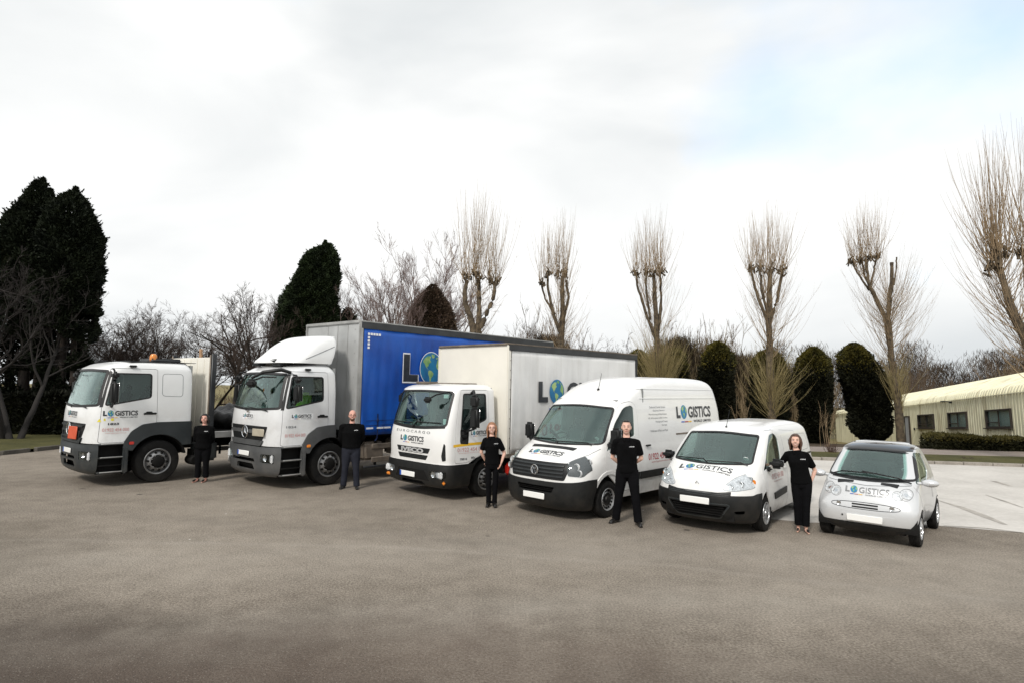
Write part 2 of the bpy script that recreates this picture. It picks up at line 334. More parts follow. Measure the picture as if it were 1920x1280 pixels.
class Deco:
    """flat print laid on a surface: frame (origin, U, V, outward N) followed by the body's own shape"""
    def __init__(s, o, U, V, N, bvh=None, off=.003): s.o, s.U, s.V, s.N = map(Vector, (o, U, V, N)); s.bvh = bvh; s.off = off; s.mb = MB(); s.mats = []
    def put(s, v2, f, m, off=0.):
        if m not in s.mats: s.mats.append(m)
        s.mb.cur = s.mats.index(m); P = []
        for a_, b_ in v2:
            p = s.o+s.U*float(a_)+s.V*float(b_); h = None
            if s.bvh: h = s.bvh.ray_cast(p+s.N*1.5, -s.N, 3)
            if h and h[0] is not None: P.append(h[0]+h[1]*(s.off+off) if h[1].dot(s.N) > 0 else h[0]+s.N*(s.off+off))
            else: P.append(p+s.N*(s.off+off))
        s.mb.add(P, f); return s
    def text(s, t, x, y, w, h, m, bold=.0, off=0, shear=0):
        v, f, asp = text_mesh(t, bold, shear); w = w or h*asp; return s.put(v*np.array([w, h])+np.array([x, y]), f, m, off)
    def rect(s, x, y, w, h, m, off=0, nx=1, ny=1):
        v = [(x+w*i/nx, y+h*j/ny) for j in range(ny+1) for i in range(nx+1)]
        return s.put(v, [(j*(nx+1)+i, j*(nx+1)+i+1, (j+1)*(nx+1)+i+1, (j+1)*(nx+1)+i) for j in range(ny) for i in range(nx)], m, off)
    def poly(s, p, m, off=0): v, f = tess(p); return s.put(v, f, m, off)
    def globe(s, x, y, rx, ry, big=False):
        v, f = disc()
        if big: s.put(v*np.array([rx*1.05, ry*1.05])+[x, y], f, M['inkw'], 0)
        s.put(v*np.array([rx, ry])+[x, y], f, M['sea'], .002)
        for l in LAND: vv, ff = tess(l); s.put(vv*np.array([rx, ry])*.97+[x, y], ff, M['land'], .004)
        return s
    def logo(s, x, y, H, W=None, ink=None, outline=False, sub=True, subink=None, bars=True, bold=.03):
        k = (W or 6.65*H)/6.65; ink = ink or M['ink']
        if outline:
            s.text('L', x-.04*k, y-.05*H, .78*k, 1.1*H, M['inkw'], .075); s.text('GISTICS', x+2.12*k, y-.04*H, 4.58*k, 1.08*H, M['inkw'], .06)
        s.text('L', x, y, .70*k, H, ink, bold+.03, .002); s.globe(x+1.36*k, y+.52*H, .55*k, .60*H, outline)
        s.text('GISTICS', x+2.15*k, y, 4.5*k, H, ink, bold, .002)
        if sub:
            s.text('WORLD LIMITED', x+3.1*k, y-.42*H, 3.5*k, .22*H, subink or ink, .02, .002)
            if bars:
                for i, mm in enumerate(('eu', 'inkr', 'yellow')): s.rect(x+(.8+i*.65)*k, y-.38*H, .6*k, .10*H, M[mm], .002)
        return s
    def flush(s, name, parent): o = s.make(name, parent); s.mb = MB(); s.mats = []; return o
    def make(s, name, parent):
        me = s.mb.mesh(name); o = link(name, me, s.mats, parent); return o
# ------------------------------------------------------------------ vehicle toolkit
def body_rings(spec, ns=26, nf=13, nr=9, warp=None):
    """spec rows: z, front x, rear x, half width, front depth, front n, rear depth, rear n"""
    V = []; 
    for z, xf, xr, w, D, n, Dr, n2 in spec:
        h = []
        for i in range(nf):
            t = math.pi/2*i/nf; h.append((xf-D*(1-math.cos(t)**(2/n)), w*math.sin(t)**(2/n)))
        x0, x1 = xf-D, xr+Dr
        for i in range(ns+1): h.append((x0+(x1-x0)*i/ns, w))
        for i in range(nr-1, -1, -1):
            t = math.pi/2*i/nr; h.append((xr+Dr*(1-math.cos(t)**(2/n2)), w*math.sin(t)**(2/n2)))
        ring = h+[(x, -y) for x, y in h[-2:0:-1]]
        V += [(x, y, z) for x, y in ring]
    m = len(ring); k = len(spec)
    if warp: V = [warp(*p) for p in V]
    Fc = [(i*m+j, i*m+(j+1) % m, (i+1)*m+(j+1) % m, (i+1)*m+j) for i in range(k-1) for j in range(m)]
    hl = len(h)
    def cap(o):   # strips across the width
        q = [(o+0, o+1, o+m-1)]
        for i in range(1, hl-2): q.append((o+i, o+i+1, o+m-i-1, o+m-i))
        q.append((o+hl-2, o+hl-1, o+hl)); return q
    Fc += cap(0)+[tuple(reversed(x)) for x in cap((k-1)*m)]
    me = bpy.data.meshes.new('body'); me.from_pydata(V, [], Fc)
    bm = bmesh.new(); bm.from_mesh(me); bmesh.ops.remove_doubles(bm, verts=bm.verts, dist=.0005); bmesh.ops.recalc_face_normals(bm, faces=bm.faces); bm.to_mesh(me); bm.free()
    me.update(); return me
def spec_interp(keys, n):
    """smooth rows in between the given ones"""
    keys = np.array(keys, float); t = np.linspace(0, len(keys)-1, n); out = []
    for x in t:
        i = min(int(x), len(keys)-2); f = x-i
        p0 = keys[max(i-1, 0)]; p1 = keys[i]; p2 = keys[i+1]; p3 = keys[min(i+2, len(keys)-1)]
        m1 = (p2-p0)/2; m2 = (p3-p1)/2; d = p2-p1
        m1 = np.where(m1*d <= 0, 0, np.sign(m1)*np.minimum(abs(m1), 3*abs(d))); m2 = np.where(m2*d <= 0, 0, np.sign(m2)*np.minimum(abs(m2), 3*abs(d)))
        h = (2*f**3-3*f*f+1)*p1+(f**3-2*f*f+f)*m1+(-2*f**3+3*f*f)*p2+(f**3-f*f)*m2
        out.append(tuple(h))
    return out
class Veh:
    def __init__(s, name, pose, label, cat, group=None):
        X, Y, a_ = pose; s.root = empty(name, (X, Y, 0), R(a_), label=label, cat=cat, group=group); s.cuts = []
    def setbody(s, me): s.me = me; s.bvh = BVHTree.FromPolygons([v.co for v in me.vertices], [tuple(p.vertices) for p in me.polygons])
    def P(s, name, mb, m, parent=None, smooth=40, **k):
        me = mb.mesh(name, smooth, clean=True) if isinstance(mb, MB) else mb
        return link(name, me, m, parent or s.root, **k)
    def panel(s, name, cut, m, out=.006, thick=.02, parent=None, minus=None, smooth=35, op='INTERSECT'):
        key = (out, thick); s.sh = getattr(s, 'sh', {})
        if key not in s.sh: s.sh[key] = shell(s.me, out, thick)
        me = evalmods(s.sh[key].copy(), [BOOL(op, cut.mesh('c', clean=True))]) if op == 'INTERSECT' else diffs(s.sh[key].copy(), pieces(cut))
        if minus: me = evalmods(me, [BOOL('DIFFERENCE', q) for q in pieces(minus)])
        for p in me.polygons: p.material_index = 0
        me.materials.clear(); shade(me, smooth)
        return link(name, me, m, parent or s.root)
    def deco(s, side, o, off=.004, bvh=True):
        fr = {'L': ((-1, 0, 0), (0, 0, 1), (0, 1, 0)), 'F': ((0, 1, 0), (0, 0, 1), (1, 0, 0)), 'H': ((0, 1, 0), (-1, 0, 0), (0, 0, 1)), 'FR': ((0, 1, 0), (-.3, 0, .95), (.95, 0, .3))}[side]
        return Deco(o, *fr, bvh=s.bvh if bvh else None, off=off)
def wheel_set(kind, r, w):
    """meshes of one wheel, outer face towards +y"""
    t = MB(); b = w/2
    t.lathe([(r*.60, -b*.9), (r*.80, -b), (r*.95, -b*.92), (r, -b*.6), (r, -b*.22), (r*.985, -b*.2), (r*.985, -b*.12), (r, -b*.1), (r, b*.1), (r*.985, b*.12), (r*.985, b*.2), (r, b*.22), (r, b*.6), (r*.95, b*.92), (r*.80, b), (r*.66, b*.97), (r*.60, b*.9), (r*.58, b*.5), (r*.58, -b*.9)], 48)
    ty = t.mesh('tyre', 40, clean=True); parts = []
    ri = r*.60
    if kind == 'truck':
        m = MB(); m.lathe([(ri*1.02, b*.92), (ri*.98, b*.98), (ri*.90, b*.90), (ri*.88, b*.45), (ri*.80, b*.55), (ri*.62, b*1.0), (ri*.52, b*1.05), (ri*.50, b*.7)], 48); parts.append(('rim', m.mesh('rim', 40, True), 'steel'))
        m = MB(); m.lathe([(ri*.50, b*.6), (ri*.46, b*1.15), (ri*.40, b*1.35), (ri*.30, b*1.4), (.001, b*1.42)], 24); parts.append(('hub', m.mesh('hub', 40, True), 'chassis'))
        m = MB()
        for i in range(10):
            a_ = 2*math.pi*i/10+.1; c = (ri*.70*math.cos(a_), b*.83, ri*.70*math.sin(a_))
            m.lathe([(.001, .028), (r*.052, .028), (r*.054, -.02)], 12, 'y', c)
        parts.append(('hand_hole', m.mesh('hand_hole', 40, True), 'chassis'))
        m = MB()
        for i in range(10):
            a_ = 2*math.pi*i/10+.41; m.lathe([(.001, .05), (.016, .05), (.018, 0)], 6, 'y', (ri*.54*math.cos(a_), b*1.02, ri*.54*math.sin(a_)))
        parts.append(('wheel_nut', m.mesh('wheel_nut', 40, True), 'steel'))
    elif kind == 'steelw':
        m = MB(); m.lathe([(ri*1.03, b*.90), (ri*1.0, b*.98), (ri*.93, b*.90), (ri*.90, b*.55), (ri*.68, b*.62), (ri*.62, b*.70)], 48); parts.append(('rim', m.mesh('rim', 40, True), 'alloy'))
        m = MB(); m.lathe([(ri*.62, b*.70), (ri*.5, b*.62), (ri*.30, b*.66), (ri*.22, b*.9), (.001, b*.95)], 32); parts.append(('hub', m.mesh('hub', 40, True), 'plastic'))
        m = MB()
        for i in range(16):
            a_ = 2*math.pi*i/16; m.box((ri*.79*math.cos(a_), b*.60, ri*.79*math.sin(a_)), (ri*.20, .03, ri*.13), -a_, 'y')
        parts.append(('vent_slot', m.mesh('vent_slot', None, True), 'chassis'))
    else:
        ns = {'cover': 9, 'alloy6': 6}[kind]
        m = MB(); m.lathe([(ri*1.04, b*.88), (ri*1.02, b*1.0), (ri*.93, b*.96), (ri*.90, b*.60)], 48)
        for i in range(ns):
            a_ = 2*math.pi*i/ns; wd = .30 if kind == 'cover' else .26
            P = []
            for rr, hw, yy in ((.18, wd*.8, .86), (.60, wd*.5, .92), (.93, wd*.85, .86)):
                for sgn in (-1, 1): P.append((ri*(rr*math.cos(a_)-sgn*hw*.5*math.sin(a_)), b*yy, ri*(rr*math.sin(a_)+sgn*hw*.5*math.cos(a_))))
            Q = [(p[0], p[1]-.03, p[2]) for p in P]
            m.add(P+Q, [(0, 1, 3, 2), (2, 3, 5, 4), (0, 2, 8, 6), (2, 4, 10, 8), (1, 7, 9, 3), (3, 9, 11, 5)])
        m.lathe([(ri*.30, b*.8), (ri*.28, b*.98), (ri*.12, b*1.02), (.001, b*1.02)], 24)
        parts.append(('rim', m.mesh('rim', 35, True), 'alloy'))
        m = MB(); m.lathe([(ri*.92, b*.45), (ri*.3, b*.40), (.001, b*.42)], 32); parts.append(('brake_disc', m.mesh('brake_disc', 40, True), 'chassis'))
    return ty, parts
def put_wheel(veh, ws, x, y, r, steer=0):
    ty, parts = ws
    o = link('wheel', ty, M['rubber'], veh.root, (x, y, r), (0, 0, (math.pi if y < 0 else 0)+steer))
    for n, me, mm in parts: link(n, me, M[mm], o)
    return o
def arch_cut(mb, x, zc, r, y0=.35, y1=1.6, n=28, flat=None):
    P = [(x+r*math.cos(2*math.pi*i/n), zc+r*math.sin(2*math.pi*i/n)) for i in range(n)]
    mb.prism(P, 'y', y0, y1); mb.prism(P, 'y', -y1, -y0)
def lr(mb, poly, y0, y1): mb.prism(poly, 'y', y0, y1); mb.prism(poly, 'y', -y1, -y0); return mb
def seats(v, x, z, ys, hh=.62, w=.46):
    for y in ys:
        m = MB(); m.rbox((x+.1, y, z), (.46, w, .14), .05, 3); m.rbox((x-.16, y, z+hh/2+.02), (.13, w, hh), .05, 3, -.18, 'y'); m.rbox((x-.25, y, z+hh+.10), (.09, w*.5, .17), .04, 3)
        v.P('seat', m, M['seat'])
def steering(v, x, y, z, tilt=.9, r=.2):
    m = MB(); c = Vector((x, y, z)); Rm = Matrix.Rotation(-tilt, 3, 'Y'); n = 24; P = [c+Rm @ Vector((0, r*math.cos(2*math.pi*i/n), r*math.sin(2*math.pi*i/n))) for i in range(n+1)]
    m.tube(P, .016, 6, cap=False)
    for a_ in (0, 2.1, 4.2): m.tube([c, c+Rm @ Vector((0, r*math.sin(a_), -r*math.cos(a_)))], .018, 5)
    m.tube([c, c+Rm @ Vector((.35, 0, -.05))], .03, 6); v.P('steering_wheel', m, M['plastic'])
def wiper(v, pts, parent=None, r=.012):
    """pts on the windscreen in (y,z); projected on the body"""
    P = []
    for y, z in pts:
        h = v.bvh.ray_cast(Vector((3, y, z)), Vector((-1, 0, 0)), 6); P.append(h[0]+h[1]*.03 if h[0] is not None else Vector((0, y, z)))
    m = MB(); m.tube(P, r, 6); return v.P('wiper', m, M['plastic'])
def number_plate(v, c, w=.52, h=.11, band=True, rz=0, ry=0, mat_='plate'):
    m = MB(); m.rbox((0, 0, 0), (.02, w, h), .008, 1)
    o = v.P('number_plate', m, M[mat_], loc=c, rot=(0, ry, rz))
    if band:
        m = MB(); m.box((.0115, -w/2+.028, 0), (.003, .05, h*.94)); v.P('country_band', m, M['eu'], parent=o)
    return o
# ================================================================== VEHICLES
POSE = dict(t1=(-9.3272, 15.5198, -129.761), t2=(-5.2546, 15.6165, -130.232), iv=(-1.2695, 14.4583, -134.171),
            cr=(1.1785, 12.4564, -133.337), pa=(3.8427, 11.4748, -128.856), sm=(6.1179, 10.5203, -130.934))
def star_emblem(v, c, r_):
    m = MB(); n = 28
    m.tube([(c[0], c[1]+r_*math.cos(2*math.pi*i/n), c[2]+r_*math.sin(2*math.pi*i/n)) for i in range(n+1)], r_*.10, 6, cap=False)
    for k in range(3):
        a_ = math.pi/2+k*2*math.pi/3; t = (c[0], c[1]+r_*.95*math.cos(a_), c[2]+r_*.95*math.sin(a_)); q = r_*.17; b1 = a_+math.pi/3; b2 = a_-math.pi/3
        P = [(c[0]+r_*.10, c[1], c[2]), t, (c[0]-.005, c[1]+q*math.cos(b1), c[2]+q*math.sin(b1)), (c[0]-.005, c[1]+q*math.cos(b2), c[2]+q*math.sin(b2))]
        m.add(P, [(0, 1, 2), (0, 3, 1), (1, 3, 2), (0, 2, 3)])
    return v.P('star_emblem', m, M['chrome'])
def truck_mirror(v, x, y, z0, z1, sy):
    m = MB(); m.rbox((x, y, z0+(z1-z0)*.36), (.13, .24, (z1-z0)*.70), .05, 3); m.rbox((x, y, z1-(z1-z0)*.11), (.13, .24, (z1-z0)*.24), .05, 3)
    m.tube([(x-.02, y-sy*.25, z1+.06), (x, y-sy*.08, z1+.05), (x, y, z1-.04)], .022, 6); m.tube([(x-.02, y-sy*.25, z0-.04), (x, y-sy*.08, z0-.05), (x, y, z0+.04)], .022, 6)
    o = v.P('mirror', m, M['plastic'])
    g = MB(); g.rbox((x-.068, y, z0+(z1-z0)*.36), (.006, .20, (z1-z0)*.6), .002, 1); v.P('mirror_glass', g, M['chrome'], parent=o)
def axor(key, label, silver, sleeper):
    v = Veh('flatbed_truck' if sleeper else 'curtain_side_truck', POSE[key], label, 'truck', 'white vehicles of one fleet parked side by side')
    white = M['silverw'] if silver else M['white2']; dark = M['plasticm'] if silver else M['plasticg']
    xr = -.78 if sleeper else -.20
    K = [(.30, 1.34, xr, 1.16, .55, 3.2, .12, 4), (.42, 1.44, xr, 1.21, .55, 3.2, .12, 4), (.80, 1.48, xr, 1.22, .55, 3.2, .12, 4), (.97, 1.46, xr, 1.205, .55, 3.4, .12, 4),
         (1.4, 1.46, xr, 1.19, .55, 3.5, .12, 4), (1.77, 1.43, xr, 1.185, .55, 3.5, .12, 4), (2.2, 1.33, xr, 1.17, .52, 3.5, .12, 4), (2.62, 1.20, xr, 1.13, .50, 3.5, .14, 4),
         (2.72, 1.10, xr+.01, 1.10, .48, 3.2, .2, 4), (2.80, .94, xr+.03, 1.04, .46, 3, .3, 4), (2.86, .62, xr+.08, .92, .5, 2.6, .3, 4), (2.885, .30, xr+.2, .75, .5, 2.5, .3, 4)]
    v.setbody(body_rings(spec_interp(K, 34)))
    wsc = rpoly([(-1.09, 1.83), (0, 1.765, .6), (1.09, 1.83), (1.005, 2.63), (0, 2.66, .6), (-1.005, 2.63)], .07)
    win = rpoly([(1.15, 1.83), (.21, 2.01), (.21, 2.57), (1.00, 2.57)], .06)
    door = rpoly([(1.24, 1.0), (.74, 1.0), (.60, 1.22), (.36, 1.38), (.07, 1.42), (.09, 2.68), (1.03, 2.68), (1.19, 2.0)], .05)
    # white cab shell: everything above the bumper and the wheel arch, with holes for glass, doors
    cut = MB(); cut.box((.4, 0, .50), (4, 4, .96)); 
    A = [(-2, .9), (-2, 1.41), (.06, 1.41), (.36, 1.37), (.58, 1.22), (.72, 1.0), (.74, .9)]
    lr(cut, A, .5, 1.6)
    body = v.panel('cab', cut, white, 0, .03, op='DIFFERENCE', minus=None)
    c2 = MB(); lr(c2, offpoly(door, .010), .9, 1.6); c2.prism(wsc, 'x', .75, 2.2)
    me = diffs(body.data, pieces(c2)); shade(me, 35); body.data = me
    for sy in (1, -1):
        d = MB(); d.prism(door, 'y', *((.9, 1.6) if sy > 0 else (-1.6, -.9))); w = MB(); lr(w, win, .8, 1.7)
        dr = v.panel('door', d, white, .003, .03, minus=w)
        g = MB(); g.prism(offpoly(win, .004), 'y', *((.9, 1.6) if sy > 0 else (-1.6, -.9))); v.panel('side_window', g, M['glassd'], -.008, .006, parent=dr)
        g = MB(); g.ribbon(offpoly(win, -.004), .03, 'y', *((.9, 1.6) if sy > 0 else (-1.6, -.9)), closed=True); v.panel('window_seal', g, M['seal'], .005, .01, parent=dr)
        m = MB(); m.rbox((.22, sy*1.20, 1.635), (.28, .035, .045), .012, 2); m.rbox((.24, sy*1.20, 1.66), (.14, .03, .05), .012, 2); v.P('door_handle', m, M['plastic'], parent=dr)
        m = MB(); m.rbox((.62, sy*1.13, 2.74), (.16, .06, .05), .015, 2); v.P('marker_lamp', m, M['plastic'])
        # black front quarter trim
        q = MB(); P = [(1.19, 1.80), (1.245, 1.80), (1.16, 2.2), (1.06, 2.62), (1.015, 2.62), (1.12, 2.2)]; q.prism(P, 'y', *((.9, 1.6) if sy > 0 else (-1.6, -.9))); v.panel('pillar_trim', q, M['seal'], .006, .012)
        if not silver or sy < 0: truck_mirror(v, 1.06, sy*1.38, 1.86, 2.60, sy)
        else: truck_mirror(v, 1.0, sy*1.36, 1.98, 2.55, sy)
    g = MB(); g.prism(offpoly(wsc, .004), 'x', .75, 2.2); v.panel('windscreen', g, M['glass'], -.008, .006)
    g = MB(); g.ribbon(offpoly(wsc, -.012), .055, 'x', .75, 2.2, closed=True); v.panel('windscreen_seal', g, M['seal'], .006, .014)
    wiper(v, [(-.9, 1.84), (-.2, 1.80), (-.1, 1.76)]); wiper(v, [(-.05, 1.84), (.6, 1.80), (.8, 1.77)])
    # bumper, grille
    b = MB(); b.prism([(.74, .28), (1.7, .28), (1.7, .945), (1.22, .965), (.74, .965)], 'y', -1.6, 1.6)
    mi = MB(); mi.prism(rpoly([(-.42, .42), (-.36, .56), (.36, .56), (.42, .42)], .04), 'x', 1.2, 1.8); mi.prism(rpoly([(-.62, .60), (-.58, .68), (.42, .68), (.46, .60)], .02), 'x', 1.2, 1.8)
    for sy in (1, -1): mi.prism(rpoly([(sy*.66, .60), (sy*1.06, .60), (sy*1.08, .80), (sy*.68, .80)], .03), 'x', .9, 1.8)
    # open the sides behind the corner for the steps
    sp = MB(); lr(sp, [(.70, .25), (1.235, .25), (1.235, 1.02), (.70, 1.02)], 1.02, 1.6)
    for k in ('v', 'f', 'm'): pass
    mi.add(sp.v, sp.f); bp = v.panel('bumper', b, dark, .02, .05, minus=mi)
    m = MB(); m.box((1.20, 0, .62), (.10, 1.9, .60)); v.P('bumper_backing', m, M['chassis'])
    for sy in (1, -1):
        m = MB(); m.rbox((1.30, sy*.87, .70), (.06, .40, .19), .02, 2, -sy*.42); hl = v.P('headlight', m, M['reflector'])
        m = MB()
        for k in (-.1, .1): m.lathe([(.001, .0), (.05, .0), (.075, .035), (.082, .035)], 20, 'x', (1.33-abs(k)*.0-sy*k*.42*.95, sy*.87+k, .70))
        v.P('lamp_bowl', m, M['chrome'], parent=hl)
        g = MB(); g.prism(rpoly([(sy*.66, .60), (sy*1.06, .60), (sy*1.08, .80), (sy*.68, .80)], .03), 'x', .9, 1.8); v.panel('lamp_lens', g, M['lens'], .012, .006, parent=hl)
        for i, z in enumerate((.96, .66, .33)):
            m = MB(); m.rbox((.97, sy*1.13, z), (.52, .17, .035), .012, 2); st = v.P('step', m, dark)
            m = MB(); m.rbox((.97, sy*1.215, z+.012), (.46, .02, .02), .005, 1); v.P('tread_edge', m, M['railg'], parent=st)
        m = MB(); m.box((.97, sy*1.02, .64), (.52, .02, .70)); m.box((.70, sy*1.13, .62), (.03, .2, .72)); m.box((.97, sy*1.14, .485), (.5, .1, .02)); v.P('step_well', m, M['chassis'])
    gr = MB(); gp = rpoly([(-.84, 1.42), (.84, 1.42), (.80, 1.30), (.62, .99), (.52, .93), (-.52, .93), (-.62, .99), (-.80, 1.30)], .03); gr.prism(gp, 'x', 1.0, 2)
    go = v.panel('grille', gr, M['plastic'], .006, .03)
    for z0, z1, wd in ((1.335, 1.375, .78), (1.08, 1.25, .66)) if not silver else ((1.25, 1.33, .80), (1.02, 1.10, .62)):
        g = MB(); g.prism(rpoly([(-wd, z1), (-wd*.93, z0), (wd*.93, z0), (wd, z1)], .02), 'x', 1.0, 2); 
        mi = MB(); mi.prism(rpoly([(-wd*.9, z1-.035), (-wd*.86, z0+.03), (wd*.86, z0+.03), (wd*.9, z1-.035)], .01), 'x', 1.0, 2)
        v.panel('grille_bar', g, dark if not silver else M['plasticm'], .030, .04, parent=go, minus=mi if z1-z0 > .1 else None)
    g = MB(); g.prism(rpoly([(-.66, .98), (.66, .98), (.74, 1.10), (.66, 1.10), (.58, 1.03), (-.58, 1.03), (-.66, 1.10), (-.74, 1.10)], .02), 'x', 1.0, 2); v.panel('grille_frame', g, dark if not silver else M['plasticm'], .036, .05, parent=go)
    star_emblem(v, (1.515, 0, 1.27), .135)
    # wheel arch fender
    O = [(xr-.10, .88), (xr-.10, 1.43), (.05, 1.43), (.37, 1.39), (.60, 1.24), (.735, 1.02), (.77, .84), (.62, .80)]
    for sy in (1, -1):
        f = MB(); f.prism(rpoly(O, .05), 'y', *((.75, 1.6) if sy > 0 else (-1.6, -.75))); mi = MB(); arch_cut(mi, 0, .50, .64, .3, 1.8, 36)
        fo = v.panel('fender', f, dark if silver else M['plasticg'], .035, .05, minus=mi)
        m = MB(); P = [(.66*math.cos(t), .50+.66*math.sin(t)) for t in np.linspace(.45, 2.9, 18)]
        Q = [(.62*math.cos(t), .50+.62*math.sin(t)) for t in np.linspace(2.9, .45, 18)]; m.prism(P+Q, 'y', *((.72, 1.19) if sy > 0 else (-1.19, -.72))); v.P('wheel_house', m, M['chassis'], parent=fo)
        m = MB(); m.rbox((.60, sy*1.265, .97), (.10, .03, .07), .012, 2); v.P('side_repeater', m, M['red'] if not silver else M['amber'], parent=fo)
        m = MB(); m.rbox((.70, sy*1.20, .60), (.10, .14, .62), .03, 2); v.P('fender_flap', m, dark, parent=fo)
    # interior
    m = MB(); m.rbox((1.05, 0, 1.66), (.42, 2.1, .32), .08, 3); v.P('dashboard', m, M['dash']); seats(v, .35, 1.45, (-.62, .62), .66, .5); steering(v, .82, -.62, 1.86, .6, .23)
    m = MB(); m.box((xr+.06, 0, 2.0), (.02, 2.2, 1.6)); m.box(((xr+.9)/2, 0, 1.22), (.9-xr, 2.2, .03)); m.box(((xr+.5)/2, 0, 2.70), (.5-xr, 1.9, .02)); v.P('cab_lining', m, M['cabin'])
    if silver:
        m = MB(); m.rbox((.40, .62, 1.95), (.2, .52, .5), .07, 3); v.P('hi_vis_vest', m, M['hivis'])
    # chassis
    rear = -6.6 if sleeper else -7.2
    m = MB()
    for sy in (1, -1): m.box(((rear+.9)/2, sy*.42, .83), (.9-rear, .09, .26))
    for x in np.arange(rear+.3, .8, 1.2): m.box((x, 0, .83), (.1, .8, .2))
    m.rbox((0, 0, .50), (.16, 1.9, .16), .04, 2); m.rbox((.2, 0, .98), (1.3, 1.1, .5), .05, 2); v.P('chassis', m, M['chassis'])
    ws = wheel_set('truck', .50, .31)
    for y in (1.06, -1.06): put_wheel(v, ws, 0, y, .50)
    xa = -4.6 if sleeper else -5.5
    for y in (1.06, -1.06): put_wheel(v, ws, xa, y, .50)
    m = MB(); m.rbox((xa, 0, .50), (.18, 1.9, .2), .05, 2); v.P('axle', m, M['chassis'])
    # plates
    number_plate(v, (1.515, -.02 if silver else .0, .78))
    if not silver:
        m = MB(); m.rbox((0, 0, 0), (.02, .40, .29), .01, 1); v.P('hazard_plate', m, M['orange'], loc=(1.53, .38, 1.20), rot=(0, -.04, .14))
    else:
        m = MB(); m.rbox((0, 0, 0), (.02, .42, .17), .01, 1); m2 = v.P('blank_plate', m, M['beige'], loc=(1.50, .60, 1.28), rot=(0, 0, .14))
    # print on the door and bonnet
    d = v.deco('L', (1.18, 1.2, 0), .008)
    if not silver:
        d.logo(.0, 1.60, .115, .70); d.flush('logo', v.root); d.text('1823', .10, 1.395, .22, .05, M['ink'], .04); d.rect(.02, 1.49, .19, .055, M['yel2']); d.flush('model_lettering', v.root); d.poly([(-.09, 1.47), (-.02, 1.47), (-.055, 1.54)], M['yel2']); d.flush('warning_sticker', v.root)
        d.text('01922 454 000', .0, 1.25, .53, .075, M['inkrf'], .01); d.text('www.logisticsworld.co.uk', .06, 1.195, .42, .03, M['inkrf'])
    else:
        d.rect(.13, 1.585, .58, .135, M['inkw'], -.002); d.logo(.16, 1.625, .075, .5); d.flush('logo', v.root); d.text('1824', .04, 1.395, .24, .05, M['ink2'], .03); d.flush('model_lettering', v.root); d.text('01922 454 000', .02, 1.19, .5, .075, M['inkrf'], .01)
    d.make('door_lettering', v.root)
    d = v.deco('F', (1.4, 0, 0), .008)
    if silver: d.rect(-.26, 1.56, .52, .125, M['inkw'], -.002); d.logo(-.24, 1.60, .075, .48)
    else: d.logo(-.34, 1.575, .10, .66)
    d.make('front_lettering', v.root)
    if silver:
        m = MB(); m.tube([(1.46, .02, 1.72), (1.47, .02, 1.76)], .035, 8); v.P('bonnet_badge', m, M['chrome'])
    # roof things
    if sleeper:
        g = MB(); g.ribbon(rpoly([(-.03, 2.05), (-.50, 2.03), (-.50, 2.58), (-.03, 2.58)], .08), .012, 'y', .9, 1.6, closed=True); v.panel('body_crease', g, M['ink2'], .0015, .004)
        m = MB(); m.lathe([(.09, 0), (.09, .03), (.07, .04)], 20, 'z', (.05, .72, 2.84)); b_ = v.P('beacon', m, M['plastic'])
        m = MB(); m.lathe([(.078, .0), (.085, .05), (.08, .14), (.05, .18), (.001, .19)], 20, 'z', (.05, .72, 2.88)); v.P('beacon_lens', m, M['amber'], parent=b_)
        m = MB(); m.rbox((-.22, .45, 2.90), (.75, .8, .11), .05, 3); v.P('roof_hatch', m, M['rail']); 
        m = MB(); m.box((-.1, .55, 2.865), (1.5, .9, .012)); v.P('roof_rack', m, M['rail'])
    m = MB(); m.rbox((.78 if sleeper else .95, -.55, 2.86), (.22, .34, .07), .02, 2); m.rbox((.95, .35, 2.84), (.10, .42, .08), .02, 2) if silver else None; v.P('roof_lamp', m, M['plastic'])
    return v, rear
def side_guard(v, x0, x1, y, zs, m_):
    for sy in (1, -1):
        for z in zs:
            m = MB(); m.rbox(((x0+x1)/2, sy*y, z), (abs(x1-x0), .03, .13), .01, 1); v.P('side_guard', m, m_)
        for x in np.linspace(x0-.15 if x0 > x1 else x0+.15, x1, 4): 
            m = MB(); m.box((x, sy*(y-.05), (zs[0]+zs[-1])/2+.1), (.05, .05, zs[0]-zs[-1]+.5 if zs[0] > zs[-1] else .8)); v.P('guard_post', m, M['chassis'])
# ---- truck 1: flatbed
v, rear = axor('t1', 'white sleeper-cab flatbed truck with orange beacon and orange hazard plate, leftmost in the row', False, True)
m = MB(); m.rbox((-1.16, 0, 2.0), (.05, 2.36, 2.06), .01, 1); hb = v.P('headboard', m, M['cream'])
for y in (-.8, -.4, 0, .4, .8):
    m = MB(); m.box((-1.13, y, 2.0), (.02, .05, 2.0)); v.P('headboard_rib', m, M['cream'], parent=hb)
for sy in (1, -1):
    m = MB(); m.rbox((-1.20, sy*1.215, 2.02), (.12, .07, 2.2), .012, 1); v.P('corner_post', m, M['rail'], parent=hb)
    m = MB(); m.rbox((-1.13, sy*1.17, 2.02), (.03, .05, 2.15), .012, 1); v.P('corner_strip', m, M['guard'], parent=hb)
m = MB(); m.box((-3.95, 0, 1.10), (5.5, 2.46, .12)); v.P('load_bed', m, M['chassis'])
for sy in (1, -1):
    m = MB(); m.rbox((-3.95, sy*1.25, 1.07), (5.5, .03, .16), .008, 1); v.P('bed_edge_rail', m, M['railg'])
m = MB()
